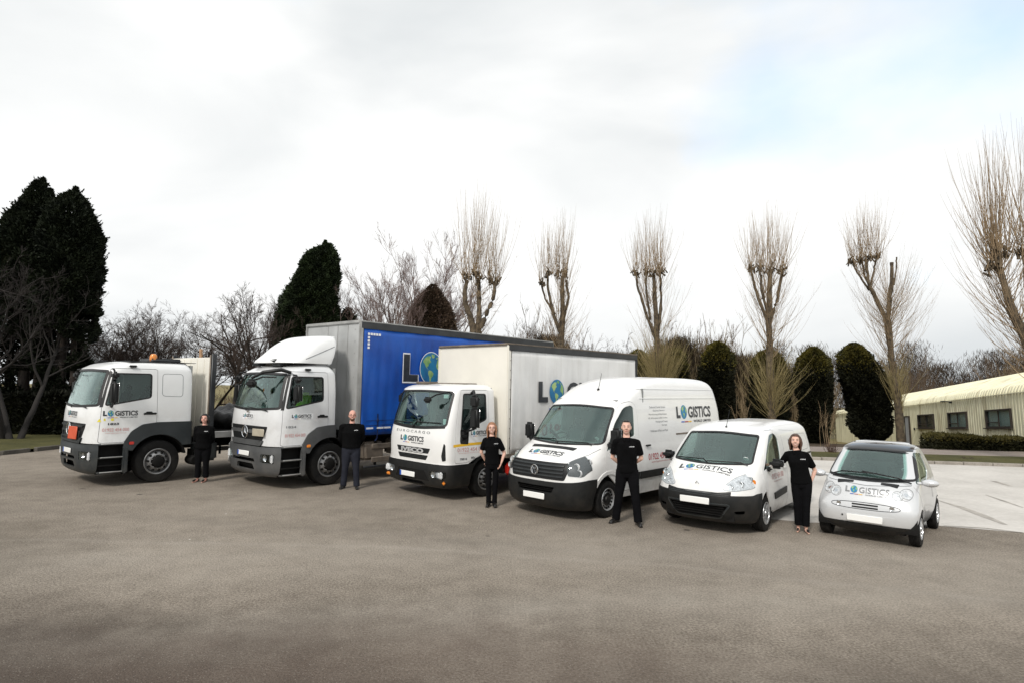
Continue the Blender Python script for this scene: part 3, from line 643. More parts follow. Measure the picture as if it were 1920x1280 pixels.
for k, (x, y, r_, z) in enumerate(((-2.0, .55, .42, 1.5), (-2.8, .6, .5, 1.5), (-2.5, -.3, .5, 1.55), (-3.7, .4, .45, 1.5), (-4.4, -.2, .5, 1.45), (-1.7, -.5, .4, 1.5))): m.sph((x, y, z-.1), r_, 18, 12, (r_*1.25, r_, r_*.60))
me = m.mesh('tarped_load', None, weld=.0001); me = evalmods(me, [('REMESH', dict(mode='VOXEL', voxel_size=.07), None), ('SMOOTH', dict(iterations=3), None)])
for q in me.vertices: q.co.z += .05*math.sin(q.co.x*9+q.co.y*5)+.03*math.sin(q.co.x*17-q.co.y*13)
shade(me, 180); tl = link('tarpaulin_load', me, M['tarp'], None)
tl.matrix_world = v.root.matrix_basis.copy(); tl.location = v.root.location; tl.rotation_euler = v.root.rotation_euler
tag(tl, 'lumpy black tarpaulin-covered load lying on the flatbed behind the cream headboard', 'load')
m = MB(); m.box((0, 0, 1.0), (.10, .045, 2.06)); pk = m.mesh('timber_plank', None, True)
o = link('timber_plank', pk, M['wood']); w_ = v.root.matrix_basis
rt = Matrix.Translation(v.root.location) @ Matrix.Rotation(v.root.rotation_euler.z, 4, 'Z')
pl = rt @ Vector((-1.27, .33, 1.24)); o.location = pl; o.rotation_euler = (0, R(-2), v.root.rotation_euler.z+math.pi/2)
tag(o, 'pale timber plank standing upright behind the flatbed cab headboard', 'plank')
side_guard(v, -1.7, -4.0, 1.20, (.78, .44), M['railg'])
m = MB(); m.rbox((-1.15, 1.0, .66), (.55, .38, .5), .06, 3); v.P('side_tank', m, M['plasticg']); m = MB(); m.lathe([(.001, -.25), (.22, -.25), (.25, -.2), (.25, .2), (.22, .25), (.001, .25)], 24, 'x', (-1.15, -1.0, .66)); v.P('fuel_tank', m, M['plasticg'])
m = MB(); m.lathe([(.001, .2), (.10, .2), (.12, .16), (.12, -.16), (.001, -.16)], 16, 'y', (-.86, 1.05, .46)); m.box((-.86, .95, .62), (.06, .3, .2)); v.P('air_filter', m, M['chassis'])
# ---- truck 2: blue curtain side
v, rear = axor('t2', 'silver-white truck with roof wind deflector and tall blue curtain-sided body', True, False)
BX0, BX1, BT, BB = -.74, -8.95, 3.985, 1.12
sp = [(2.895, 1.05, -.12, 1.03, .5, 3.2, .1, 5), (2.96, 1.02, -.14, 1.03, .55, 3.2, .1, 5), (3.1, .87, -.20, 1.02, .55, 3, .1, 5), (3.3, .66, -.26, .98, .55, 3, .1, 5), (3.45, .47, -.30, .92, .55, 2.8, .1, 5), (3.55, .28, -.33, .84, .5, 2.6, .12, 4), (3.60, .05, -.36, .70, .4, 2.5, .15, 4), (3.61, -.1, -.4, .5, .2, 2.5, .1, 4)]
me = body_rings(spec_interp(sp, 22)); shade(me, 40); df = link('wind_deflector', me, M['white2'], v.root)
dv = BVHTree.FromPolygons([q.co for q in me.vertices], [tuple(p.vertices) for p in me.polygons])
m = MB(); P = []
for t in np.linspace(0, 1, 14):
    x = .62-.80*t; z = 2.99+.34*t; h = dv.ray_cast(Vector((x, 2, z)), Vector((0, -1, 0)), 3)
    if h[0] is not None: P.append(h[0]+h[1]*.002)
m.tube(P, .010, 5); v.P('deflector_crease', m, M['ink2'], parent=df)
m = MB(); m.rbox((.95, .15, 2.93), (.16, .5, .11), .03, 2, -.1); v.P('roof_vent', m, M['plastic'])
# front arm mirror over the windscreen corner
m = MB(); m.tube([(1.02, 1.08, 2.66), (1.22, 1.0, 2.72), (1.52, .75, 2.66), (1.66, .50, 2.52)], [.035, .045, .04, .03], 8); m.rbox((1.62, .42, 2.40), (.14, .30, .20), .06, 3, .35); m.tube([(1.30, .93, 2.55), (1.5, .7, 2.55), (1.6, .55, 2.48)], .02, 6); v.P('front_mirror', m, M['plastic'])
# bulkhead
m = MB(); m.rbox((BX0-.03, 0, (BT+BB)/2), (.05, 2.38, BT-BB-.04), .01, 1); bh = v.P('front_bulkhead', m, M['alu'])
m = MB()
for y in (-.2, .25, .7): m.box((BX0+.001, y, (BT+BB)/2), (.006, .012, BT-BB-.1))
for k in range(9): m.rbox((BX0+.004, 1.02, 1.4+k*.3), (.012, .02, .02), .004, 1)
v.P('bulkhead_joint', m, M['railg'], parent=bh)
for sy in (1, -1):
    m = MB(); m.rbox((BX0-.03, sy*1.225, (BT+BB)/2), (.11, .07, BT-BB), .015, 2); v.P('corner_post', m, M['railg'])
    m = MB(); m.rbox((BX1+.04, sy*1.225, (BT+BB)/2), (.10, .07, BT-BB), .015, 2); v.P('corner_post', m, M['railg'])
m = MB(); m.rbox((BX0-.02, 0, BT), (.12, 2.5, .09), .02, 2); v.P('front_top_rail', m, M['railg'])
for sy in (1, -1):
    m = MB(); m.rbox(((BX0+BX1)/2, sy*1.245, BT-.085), (BX0-BX1-.02, .035, .17), .01, 2); tr = v.P('top_rail', m, M['rail'])
    m = MB(); m.rbox(((BX0+BX1)/2, sy*1.235, BT+.012), (BX0-BX1, .06, .045), .02, 2); v.P('roof_edge_strip', m, M['railg'], parent=tr)
m = MB(); m.box(((BX0+BX1)/2, 0, BT+.01), (BX0-BX1, 2.44, .03)); v.P('roof_panel', m, M['pvcw'])
m = MB(); m.box(((BX0+BX1)/2, 0, BB+.05), (BX0-BX1, 2.4, .14)); v.P('load_floor', m, M['chassis'])
def curtain(v, x0, x1, y, z0, z1, m_, sy, amp=.012, n=140, name='curtain'):
    V = []; nz = 18
    for i in range(n+1):
        x = x0+(x1-x0)*i/n
        for j in range(nz+1):
            t = j/nz; z = z0+(z1-z0)*t; w = amp*(math.sin(x*9.3+2*math.sin(z*1.3))+.6*math.sin(x*21+z))*(1-t*.6)*math.sin(min(1, 4*(1-t)+.1)*1.57)
            w += amp*.9*math.sin(z*3+x*2.1)*math.sin(x*4.2)
            V.append((x, sy*(y+w), z))
    Fc = [(i*(nz+1)+j, i*(nz+1)+j+1, (i+1)*(nz+1)+j+1, (i+1)*(nz+1)+j) for i in range(n) for j in range(nz)]
    me = bpy.data.meshes.new(name); me.from_pydata(V, [], Fc)
    bm = bmesh.new(); bm.from_mesh(me); bmesh.ops.recalc_face_normals(bm, faces=bm.faces); 
    bm.faces.ensure_lookup_table()
    if bm.faces[0].normal.y*sy < 0: bmesh.ops.reverse_faces(bm, faces=bm.faces)
    bm.to_mesh(me); bm.free(); shade(me, 180)
    me2 = evalmods(me, [('SOLIDIFY', dict(thickness=.004, offset=-1), None)]); o = link(name, me2, m_, v.root)
    return o, BVHTree.FromPolygons([q.co for q in me.vertices], [tuple(p.vertices) for p in me.polygons])
for sy in (1, -1):
    co, cb = curtain(v, BX0-.10, BX1+.10, 1.245, 1.14, BT-.17, M['pvcb'], sy)
    if sy > 0: cbv = cb; cur = co
    for k in range(13):
        x = -1.35-k*.6; m = MB(); m.box((x, sy*1.262, 1.36), (.035, .008, .62)); m.rbox((x, sy*1.268, 1.50), (.06, .02, .09), .006, 1); m.tube([(x, sy*1.262, 1.05), (x+.05, sy*1.24, .98)], .012, 5); st = v.P('curtain_strap', m, M['navy'], parent=co)
    for z in (1.50, 1.38):
        m = MB(); m.box(((BX0+BX1)/2-.05, sy*1.259, z), (BX0-BX1-.4, .006, .012)); v.P('curtain_webbing', m, M['navy'], parent=co)
d = Deco((0, 1.25, 0), (-1, 0, 0), (0, 0, 1), (0, 1, 0), None, .022)
d.logo(2.14, 2.51, .735, None, M['ink'], outline=True, sub=False); 
d.flush('curtain_logo', v.root); d.text('01922 454 000', 3.0, 1.75, 2.6, .34, M['inkw'], .02); d.make('curtain_lettering', v.root)
m = MB(); m.box((0, 0, 0), (.065, .004, .058)); mk_ = m.mesh('marker_square', None, True); mk_.materials.append(M['inkw']); m = MB(); m.box((0, 0, 0), (.21, .004, .045)); mt_ = m.mesh('reflective_tape', None, True); mt_.materials.append(M['inkw'])
for k in range(5): link('marker_square', mk_, None, v.root, (-.98-k*.085, 1.272, 3.69))
for k in range(4): link('marker_square', mk_, None, v.root, (-.98, 1.272, 3.605-k*.085))
for k in range(28): link('reflective_tape', mt_, None, v.root, (-1.1-k*.28-(.05 if k % 2 else 0), 1.276, 1.31))
side_guard(v, -1.25, -4.6, 1.19, (.84, .50), M['guard'])
m = MB(); m.rbox((-1.35, .98, .72), (.62, .4, .46), .06, 3); v.P('side_locker', m, M['guard']); m = MB(); m.rbox((-2.2, 1.0, .80), (.5, .35, .4), .03, 2); v.P('side_locker', m, M['guard'])
m = MB(); m.rbox((-4.0, 1.2, .33), (6, .05, .06), .01, 1); v.P('lower_rail', m, M['rail'])
for x in (-1.0,):
    m = MB(); m.box((x, 0, .80), (.5, .9, .5)); v.P('transmission', m, M['chassis'])
# ---- truck 3: small truck, white curtain body
v = Veh('box_truck', POSE['iv'], 'small white truck with rounded cab and tall white curtain-sided box body', 'truck', 'white vehicles of one fleet parked side by side')
K = [(.28, 1.12, -.28, .98, .32, 3.6, .06, 4), (.36, 1.22, -.28, 1.06, .34, 3.6, .06, 4), (.62, 1.26, -.28, 1.09, .34, 3.6, .06, 4), (.76, 1.245, -.28, 1.085, .34, 3.6, .06, 4), (.80, 1.24, -.28, 1.08, .34, 3.6, .06, 4),
     (1.2, 1.25, -.28, 1.065, .34, 3.6, .06, 4), (1.5, 1.21, -.28, 1.045, .33, 3.6, .06, 4), (1.9, 1.10, -.28, 1.02, .32, 3.6, .06, 4), (2.30, .97, -.28, .985, .30, 3.6, .06, 4), (2.37, .93, -.27, .96, .32, 3.4, .08, 4), (2.43, .80, -.25, .90, .34, 3, .12, 4), (2.465, .55, -.2, .78, .4, 2.7, .15, 4), (2.475, .3, -.1, .6, .3, 2.5, .1, 4)]
v.setbody(body_rings(spec_interp(K, 36)))
wsc = rpoly([(-.955, 1.56), (0, 1.50, .6), (.955, 1.56), (.925, 2.30), (0, 2.33, .6), (-.925, 2.30)], .08)
win = rpoly([(.80, 1.22), (.58, 1.20), (.55, 1.51), (.02, 1.70), (.02, 2.26), (.68, 2.26)], .05)
door = rpoly([(.94, .80), (.60, .80), (.42, .86), (-.03, 1.02), (-.06, 2.34), (.74, 2.34), (.90, 1.6)], .05)
cut = MB(); cut.box((.4, 0, .37), (4, 4, .80)); lr(cut, [(-1, .7), (-1, 1.00), (-.05, 1.0), (.36, .87), (.56, .78), (.6, .7)], .4, 1.4); lr(cut, offpoly(door, .009), .8, 1.5); cut.prism(wsc, 'x', .5, 2)
v.panel('cab', cut, M['white'], 0, .03, op='DIFFERENCE')
for sy in (1, -1):
    Y = (.8, 1.5) if sy > 0 else (-1.5, -.8)
    d = MB(); d.prism(door, 'y', *Y); w = MB(); lr(w, win, .7, 1.6); dr = v.panel('door', d, M['white'], .003, .03, minus=w)
    g = MB(); g.prism(offpoly(win, .004), 'y', *Y); v.panel('side_window', g, M['glassd'], -.008, .006, parent=dr)
    g = MB(); g.ribbon(offpoly(win, -.004), .03, 'y', *Y, closed=True); v.panel('window_seal', g, M['seal'], .005, .01, parent=dr)
    g = MB(); g.prism(rpoly([(.80, 1.20), (.57, 1.18), (.56, 1.50), (.79, 1.50)], .03), 'y', *Y); v.panel('lower_quarter_panel', g, M['gloss'], .006, .012, parent=dr)
    m = MB(); m.rbox((.68, sy*1.075, 1.36), (.14, .03, .05), .01, 2); v.P('door_handle', m, M['plastic'], parent=dr)
    m = MB(); x = .62; y = sy*1.30
    m.rbox((x, y, 2.10), (.12, .26, .26), .05, 3); m.rbox((x, y, 1.75), (.12, .26, .46), .06, 3); m.tube([(.45, sy*1.0, 2.28), (.52, sy*1.15, 2.33), (x, y, 2.22)], .03, 6); m.tube([(.62, sy*1.04, 1.45), (x, y, 1.52)], .02, 6)
    mo = v.P('mirror', m, M['plastic']); m = MB(); m.rbox((x-.062, y, 1.75), (.006, .2, .4), .002, 1); v.P('mirror_glass', m, M['chrome'], parent=mo)
    P = [(sy*.955, 1.22), (sy*.985, 1.18), (sy*1.00, .86), (sy*.93, .84), (sy*.905, .95)]
    g = MB(); g.prism(rpoly(P, .02), 'x', .6, 1.8); v.panel('corner_intake', g, M['plastic'], .004, .02)
    m = MB(); m.rbox((1.185, sy*.83, .555), (.05, .38, .15), .03, 2, -sy*.25); hl = v.P('headlight', m, M['reflector'])
    m = MB()
    for k in (-.09, .09): m.lathe([(.001, 0), (.04, 0), (.06, .03), (.066, .03)], 18, 'x', (1.205-sy*k*.25, sy*.83+k, .555))
    v.P('lamp_bowl', m, M['chrome'], parent=hl)
    hp = rpoly([(sy*.62, .48), (sy*1.02, .48), (sy*1.04, .63), (sy*.64, .63)], .03)
    g = MB(); g.prism(hp, 'x', .9, 1.8); v.panel('lamp_lens', g, M['lens'], .020, .006, parent=hl)
    m = MB(); m.rbox((1.16, sy*.98, .40), (.05, .13, .07), .02, 2, -sy*.5); v.P('indicator', m, M['amber'])
g = MB(); g.prism(offpoly(wsc, .004), 'x', .5, 2); v.panel('windscreen', g, M['glass'], -.008, .006)
g = MB(); g.ribbon(offpoly(wsc, -.010), .04, 'x', .5, 2, closed=True); v.panel('windscreen_seal', g, M['seal'], .006, .014)
g = MB(); g.prism(rpoly([(-.93, 1.53), (0, 1.465, .5), (.93, 1.53), (.93, 1.57), (0, 1.515, .5), (-.93, 1.57)], .01), 'x', .5, 2); v.panel('wiper_cowl', g, M['plastic'], .005, .015)
wiper(v, [(-.80, 1.60), (-.10, 1.60), (-.02, 1.52)]); wiper(v, [(-.05, 1.50), (.05, 1.62), (.80, 1.63)])
gg = MB(); gg.prism(rpoly([(-.60, 1.085), (.60, 1.085), (.53, .975), (-.53, .975)], .02), 'x', .6, 2); gg.prism(rpoly([(-.55, .935), (.53, .935), (.46, .835), (-.48, .835)], .02), 'x', .6, 2); go = v.panel('grille', gg, M['plastic'], .004, .03)
for z in (1.06, 1.03, 1.0, .90, .87):
    g = MB(); wd = .55 if z > .95 else .48; g.prism([(-wd, z-.005), (wd, z-.005), (wd, z+.005), (-wd, z+.005)], 'x', .6, 2); v.panel('grille_slat', g, M['plasticg'], .012, .012, parent=go)
d = v.deco('F', (1.2, 0, 0), .022); d.text('IVECO', -.40, .975, .80, .10, M['silver'], .06); d.make('maker_lettering', v.root)
d = v.deco('F', (1.2, 0, 0), .004); d.text('E U R O C A R G O', -.66, 1.39, 1.22, .055, M['ink2'], .02); d.flush('model_lettering', v.root); d.logo(-.46, 1.21, .11, .84); d.make('front_lettering', v.root)
g = MB(); g.prism([(.45, .2), (1.6, .2), (1.6, .755), (.45, .765)], 'y', -1.4, 1.4); mi = MB(); arch_cut(mi, 0, .39, .52, .3, 1.6)
for sy in (1, -1): mi.prism(rpoly([(sy*.62, .48), (sy*1.02, .48), (sy*1.04, .63), (sy*.64, .63)], .03), 'x', .9, 1.8)
mi.prism(rpoly([(-.42, .30), (-.36, .38), (.36, .38), (.42, .30)], .02), 'x', 1, 2)
v.panel('bumper', g, M['plastic'], .02, .05, minus=mi)
g = MB(); g.prism([(-.6, .41), (.6, .41), (.45, .62), (-.45, .62)], 'x', 1, 2); v.panel('bumper_recess', g, M['chassis'], .024, .02)
m = MB(); m.box((1.1, 0, .5), (.06, 1.9, .4)); m.rbox((1.16, 0, .77), (.08, 1.7, .05), .02, 1); v.P('bumper_backing', m, M['chassis'])
for sy in (1, -1):
    m = MB(); P = [(.55*math.cos(t), .39+.55*math.sin(t)) for t in np.linspace(.1, 3.0, 20)]+[(.50*math.cos(t), .39+.50*math.sin(t)) for t in np.linspace(3.0, .1, 20)]
    m.prism(P, 'y', *((.70, 1.08) if sy > 0 else (-1.08, -.70))); v.P('mudguard', m, M['plastic'])
number_plate(v, (1.30, -.10, .50))
m = MB(); m.rbox((.92, 0, 1.40), (.34, 1.8, .26), .07, 3); v.P('dashboard', m, M['dash']); seats(v, .18, 1.12, (-.5, .5), .62, .5); steering(v, .62, -.5, 1.55, .6, .21)
m = MB(); m.box((-.2, 0, 1.7), (.02, 1.9, 1.4)); m.box((.3, 0, .95), (1.1, 1.9, .03)); v.P('cab_lining', m, M['cabin'])
m = MB(); m.rbox((1.02, .80, 1.66), (.01, .10, .12), .002, 1); m.rbox((.93, .72, 2.20), (.01, .16, .08), .002, 1); v.P('tax_disc_holder', m, M['inkw'])
m = MB(); m.tube([(.80, -.55, 2.25), (1.05, -.52, 2.2), (1.14, -.6, 2.05)], .016, 5); m.rbox((1.28, .52, 2.12), (.08, .22, .13), .05, 3, .2); m.tube([(.95, .85, 2.30), (1.25, .78, 2.24), (1.28, .60, 2.16)], .018, 6); v.P('front_mirror', m, M['plastic'])
m = MB(); m.rbox((.55, -.45, 2.485), (.3, .5, .06), .02, 2); m.rbox((.15, 0, 2.475), (.4, 1.3, .04), .015, 2); v.P('roof_trim', m, M['guard'])
d = v.deco('L', (.99, 1.1, 0), .006)
d.put(*[(lambda vv: vv)(np.array([(0, 1.135), (0, 1.19), (.42, 1.21), (.42, 1.155), (1.0, 1.215), (1.0, 1.16)])), [(0, 1, 2, 3), (3, 2, 4, 5)]], M['yellow']); d.flush('yellow_stripe', v.root)
d.text('01922 454 000', .11, 1.03, .80, .085, M['inkrf'], .01); d.text('www.logisticsworld.co.uk', .14, .985, .6, .03, M['inkrf']); d.flush('phone_number', v.root); d.logo(.50, 1.375, .085, .46); d.flush('logo', v.root); d.text('75E16', .18, .855, .2, .045, M['ink'], .03); d.text('EEV', .50, .87, .12, .04, M['ink'], .03); d.make('door_lettering', v.root)
ws = wheel_set('truck', .39, .24)
for x in (0, -4.1):
    for y in (.93, -.93): put_wheel(v, ws, x, y, .39)
m = MB()
for sy in (1, -1): m.box((-2.7, sy*.38, .66), (6.6, .08, .2))
m.rbox((0, 0, .39), (.12, 1.7, .12), .03, 2); m.rbox((-4.1, 0, .39), (.14, 1.7, .16), .03, 2); m.rbox((.25, 0, .78), (1.0, .9, .45), .05, 2); m.rbox((-1.2, .85, .60), (.9, .4, .34), .05, 2); v.P('chassis', m, M['chassis'])
IX0, IX1, IT, IB = -.43, -5.77, 3.385, .90
m = MB(); m.rbox((IX0-.03, 0, (IT+IB)/2), (.05, 2.40, IT-IB), .008, 1); bh = v.P('front_bulkhead', m, M['cream'])
for sy in (1, -1):
    m = MB(); m.rbox((IX0-.04, sy*1.225, (IT+IB)/2), (.12, .06, IT-IB), .02, 2); m.mesh; cp = v.P('corner_post', m, M['cream'])
    m = MB()
    for k in range(11): m.rbox((IX0-.07, sy*1.258, IB+.15+k*.22), (.02, .01, .02), .004, 1)
    v.P('rivet', m, M['guard'], parent=cp)
    m = MB(); m.rbox((IX1+.03, sy*1.225, (IT+IB)/2), (.10, .06, IT-IB), .02, 2); v.P('corner_post', m, M['rail'])
    m = MB(); m.rbox(((IX0+IX1)/2, sy*1.245, IT-.06), (IX0-IX1-.02, .04, .14), .01, 2); tr = v.P('top_rail', m, M['rail'])
    m = MB(); m.rbox(((IX0+IX1)/2, sy*1.225, IT+.022), (IX0-IX1, .09, .03), .012, 2); v.P('roof_edge_strip', m, M['guard'], parent=tr)
    co, cb = curtain(v, IX0-.12, IX1+.09, 1.24, .92, IT-.12, M['pvcw'], sy, .006)
    m = MB(); m.rbox(((IX0+IX1)/2, sy*1.22, .88), (IX0-IX1, .06, .10), .01, 2); v.P('lower_rail', m, M['guard'])
m = MB(); m.rbox((IX0-.01, 0, IT+.01), (.10, 2.46, .06), .02, 2); v.P('front_top_rail', m, M['guard'])
m = MB(); m.box(((IX0+IX1)/2, 0, IT+.015), (IX0-IX1, 2.4, .02)); m.box(((IX0+IX1)/2, 0, IB+.05), (IX0-IX1, 2.3, .1)); v.P('roof_panel', m, M['pvcw'])
d = Deco((0, 1.25, 0), (-1, 0, 0), (0, 0, 1), (0, 1, 0), None, .008); d.logo(1.47, 2.07, .50, None, M['ink'], sub=True, subink=M['ink']); d.flush('curtain_logo', v.root); d.text('01922 454 000', 1.6, 1.25, 2.8, .30, M['inkr'], .02); d.make('curtain_lettering', v.root)
m = MB(); m.rbox((-.75, 1.10, .55), (.3, .2, .25), .04, 2); m.lathe([(.001, .12), (.07, .12), (.09, .08), (.09, -.1)], 16, 'y', (-.75, 1.12, .62)); v.P('rear_lamp_bracket', m, M['red'])
# ---- panel van (large)
v = Veh('panel_van', POSE['cr'], 'large white high-roof panel van with black grille, parked beside the white box truck', 'van', 'white vehicles of one fleet parked side by side')
K = [(.20, .86, -4.90, .88, .5, 2.8, .15, 5), (.30, .97, -4.93, .93, .55, 2.9, .12, 5), (.50, 1.01, -4.95, .965, .58, 3.0, .12, 5), (.72, 1.00, -4.95, .985, .62, 3.0, .12, 5), (.90, .985, -4.95, .99, .70, 3.0, .12, 5),
     (1.02, .95, -4.95, .985, .80, 2.9, .12, 5), (1.10, .88, -4.95, .98, .90, 2.8, .12, 5), (1.20, .68, -4.95, .975, .85, 2.9, .12, 5), (1.29, .46, -4.95, .965, .75, 3.2, .12, 5), (1.36, .30, -4.95, .96, .66, 3.6, .12, 5), (1.6, .09, -4.95, .95, .64, 3.6, .12, 5), (1.9, -.18, -4.93, .93, .60, 3.6, .14, 5),
     (2.08, -.34, -4.90, .91, .60, 3.6, .16, 5), (2.2, -.52, -4.88, .895, .60, 3.4, .2, 5), (2.4, -.85, -4.84, .87, .65, 3.2, .25, 4), (2.52, -1.1, -4.80, .83, .75, 3, .3, 4), (2.62, -1.4, -4.75, .76, .9, 2.7, .4, 3.5), (2.68, -1.75, -4.6, .66, 1, 2.5, .5, 3), (2.71, -2.2, -4.3, .5, 1, 2.4, .6, 2.6)]
v.setbody(body_rings(spec_interp(K, 50), ns=40))
wsc = rpoly([(-.90, 1.375), (0, 1.325, .5), (.90, 1.375), (.80, 2.06), (0, 2.11, .5), (-.80, 2.06)], .07)
win = rpoly([(.04, 1.24), (-.28, 1.36), (-.94, 1.50), (-.95, 2.06, .10), (-.86, 2.11, .05), (-.62, 2.07, .1), (-.30, 1.76, .1)], .03)
door = rpoly([(.10, 1.22), (.12, .98), (.02, .80), (-.45, .45), (-1.08, .44), (-1.12, 1.3), (-1.05, 2.10, .15), (-.88, 2.19, .1), (-.58, 2.14, .15), (-.20, 1.74, .1)], .05)
low = MB(); low.box((1.5, 0, .33), (2.2, 3, .84)); up = MB()
cut = MB(); cut.prism([(.40, 0), (2, 0), (2, .66), (1.2, .66), (.62, .755), (.40, .755)], 'y', -1.6, 1.6); arch_cut(cut, 0, .36, .46, .45, 1.5); arch_cut(cut, -3.665, .36, .46, .45, 1.5); lr(cut, offpoly(door, .008), .7, 1.5); cut.prism(wsc, 'x', -.75, 1.0); cut.box((-2, 0, .1), (8, 3, .44))
body = v.panel('body', cut, M['white'], 0, .025, op='DIFFERENCE')
hood = rpoly([(.93, .62), (.93, -.62), (.42, -.86), (.22, -.80), (.36, 0, .4), (.22, .80), (.42, .86)], .05)
for q_ in (1, -1): g = MB(); g.ribbon([(.16, .90*q_), (.45, .83*q_), (.80, .66*q_), (.95, .55*q_)], .008, 'z', 1.0, 1.5); v.panel('bonnet_gap', g, M['ink2'], .0015, .004)
for sy in (1, -1):
    Y = (.7, 1.5) if sy > 0 else (-1.5, -.7)
    d = MB(); d.prism(door, 'y', *Y); w = MB(); lr(w, win, .6, 1.6); dr = v.panel('door', d, M['white'], .002, .025, minus=w)
    g = MB(); g.prism(offpoly(win, .004), 'y', *Y); v.panel('side_window', g, M['glassd'], -.006, .006, parent=dr)
    g = MB(); g.ribbon(offpoly(win, -.004), .028, 'y', *Y, closed=True); v.panel('window_seal', g, M['seal'], .004, .01, parent=dr)
    m = MB(); m.rbox((-1.0 if False else -1.42, sy*.995, 1.28), (.2, .03, .035), .012, 2); v.P('sliding_door_handle', m, M['plastic']); m = MB(); m.rbox((-.94, sy*.995, 1.28), (.18, .03, .035), .012, 2); v.P('door_handle', m, M['plastic'], parent=dr)
    m = MB(); m.rbox((-.05, sy*1.10, 1.52), (.13, .22, .34), .05, 3); m.rbox((-.03, sy*1.0, 1.36), (.10, .14, .12), .03, 2); mo = v.P('mirror', m, M['plastic']); m = MB(); m.rbox((-.12, sy*1.10, 1.52), (.006, .17, .28), .002, 1); v.P('mirror_glass', m, M['chrome'], parent=mo)
    g = None
    for mp_ in ([(-.52, .62), (-1.095, .62), (-1.095, .77), (-.46, .77)], [(-1.13, .62), (-3.15, .62), (-3.12, .77), (-1.13, .77)], [(-4.2, .62), (-4.93, .62), (-4.93, .77), (-4.2, .77)]): g = MB(); g.prism(mp_, 'y', *Y); v.panel('side_moulding', g, M['plastic'], .02, .03)
    g = MB(); g.ribbon([(-1.16, 2.45), (-1.14, 1.4), (-1.13, .46)], .009, 'y', *Y); g.ribbon([(-2.60, .42), (-2.60, 2.3), (-1.16, 2.33)], .008, 'y', *Y); v.panel('panel_gap', g, M['ink2'], .001, .004)
    g = MB(); g.prism([(-2.66, 1.44), (-4.75, 1.44), (-4.75, 1.475), (-2.66, 1.475)], 'y', *Y); v.panel('sliding_rail', g, M['guard'], .006, .015)
    g = MB(); g.prism([(-1.2, 2.24), (-4.7, 2.24), (-4.7, 2.255), (-1.2, 2.255)], 'y', *Y); g.prism([(-1.2, 2.44), (-4.7, 2.44), (-4.7, 2.45), (-1.2, 2.45)], 'y', *Y); v.panel('body_crease', g, M['white2'], .010, .02)
    hp = rpoly([(sy*.66, 1.08), (sy*.70, .83), (sy*.92, .815), (sy*.985, .95), (sy*.985, 1.16), (sy*.93, 1.24), (sy*.80, 1.17)], .03)
    cut2 = MB(); cut2.prism(hp, 'x', .52, 1.6)
    g = v.panel('headlight', cut2, M['plasticm'], .003, .01)
    for (yy, zz, rr) in ((.86, .88, .055), (.80, .99, .06), (.90, 1.08, .05)):
        h = v.bvh.ray_cast(Vector((3, sy*yy, zz)), Vector((-1, 0, 0)), 6); m = MB()
        m.lathe([(.001, -.02), (rr*.6, -.015), (rr, .01), (rr*1.1, .008), (rr*1.15, -.02)], 18, 'x', (h[0].x-.002, sy*yy, zz)); v.P('lamp_bowl', m, M['reflector'], parent=g)
    v.panel('lamp_lens', cut2, M['lens'], .022, .006, parent=g)
    g = MB(); P = [(.52*math.cos(t), .36+.52*math.sin(t)) for t in np.linspace(.55, 3.0, 20)]+[(.455*math.cos(t), .36+.455*math.sin(t)) for t in np.linspace(3.0, .55, 20)]; g.prism(P, 'y', *Y); v.panel('arch_lip', g, M['white'], .016, .03)
    for xa in (0, -3.665):
        m = MB(); P = [(xa+.475*math.cos(t), .36+.475*math.sin(t)) for t in np.linspace(-.2, 3.3, 22)]+[(xa+.455*math.cos(t), .36+.455*math.sin(t)) for t in np.linspace(3.3, -.2, 22)]; m.prism(P, 'y', *((.5, .95) if sy > 0 else (-.95, -.5))); v.P('wheel_house', m, M['chassis'])
g = MB(); g.prism(offpoly(wsc, .004), 'x', -.75, 1.0); v.panel('windscreen', g, M['glass'], -.006, .006)
g = MB(); g.ribbon(offpoly(wsc, -.006), .03, 'x', -.75, 1.0, closed=True); v.panel('windscreen_seal', g, M['seal'], .003, .012)
wiper(v, [(-.75, 1.38), (-.1, 1.40), (.0, 1.33)]); wiper(v, [(-.02, 1.36), (.65, 1.375), (.75, 1.335)])
gp = rpoly([(-.66, 1.05), (.66, 1.05), (.72, .95), (.64, .74), (-.64, .74), (-.72, .95)], .03)
g = MB(); g.prism(gp, 'x', .4, 2); go = v.panel('grille', g, M['plastic'], .008, .03)
for z in (1.00, .935, .87, .805):
    g = MB(); wd = .62; g.prism([(-wd, z-.012), (wd, z-.012), (wd, z+.012), (-wd, z+.012)], 'x', .4, 2); v.panel('grille_slat', g, M['plasticg'], .030, .03, parent=go)
m = MB(); n = 28; c = (1.035, 0, .895)
m.tube([(c[0], .085*math.cos(2*math.pi*i/n), c[2]+.085*math.sin(2*math.pi*i/n)) for i in range(n+1)], .008, 6, cap=False)
for pts in ([(-.045, .065), (-.018, .008), (0, .045), (.018, .008), (.045, .065)], [(-.07, .035), (-.032, -.07), (0, 0), (.032, -.07), (.07, .035)]): m.tube([(c[0], y, c[2]+z) for y, z in pts], .0075, 5)
v.P('round_emblem', m, M['chrome'])
g = MB(); g.prism([(.40, .15), (2, .15), (2, .665), (1.2, .665), (.62, .76), (.40, .76)], 'y', -1.5, 1.5); mi = MB(); arch_cut(mi, 0, .36, .46, .45, 1.6); mi.prism(rpoly([(-.46, .61), (.46, .61), (.40, .50), (-.40, .50)], .02), 'x', .5, 2)
v.panel('bumper', g, M['plastic'], .018, .04, minus=mi)
m = MB(); m.box((.80, 0, .50), (.04, 1.2, .3)); 
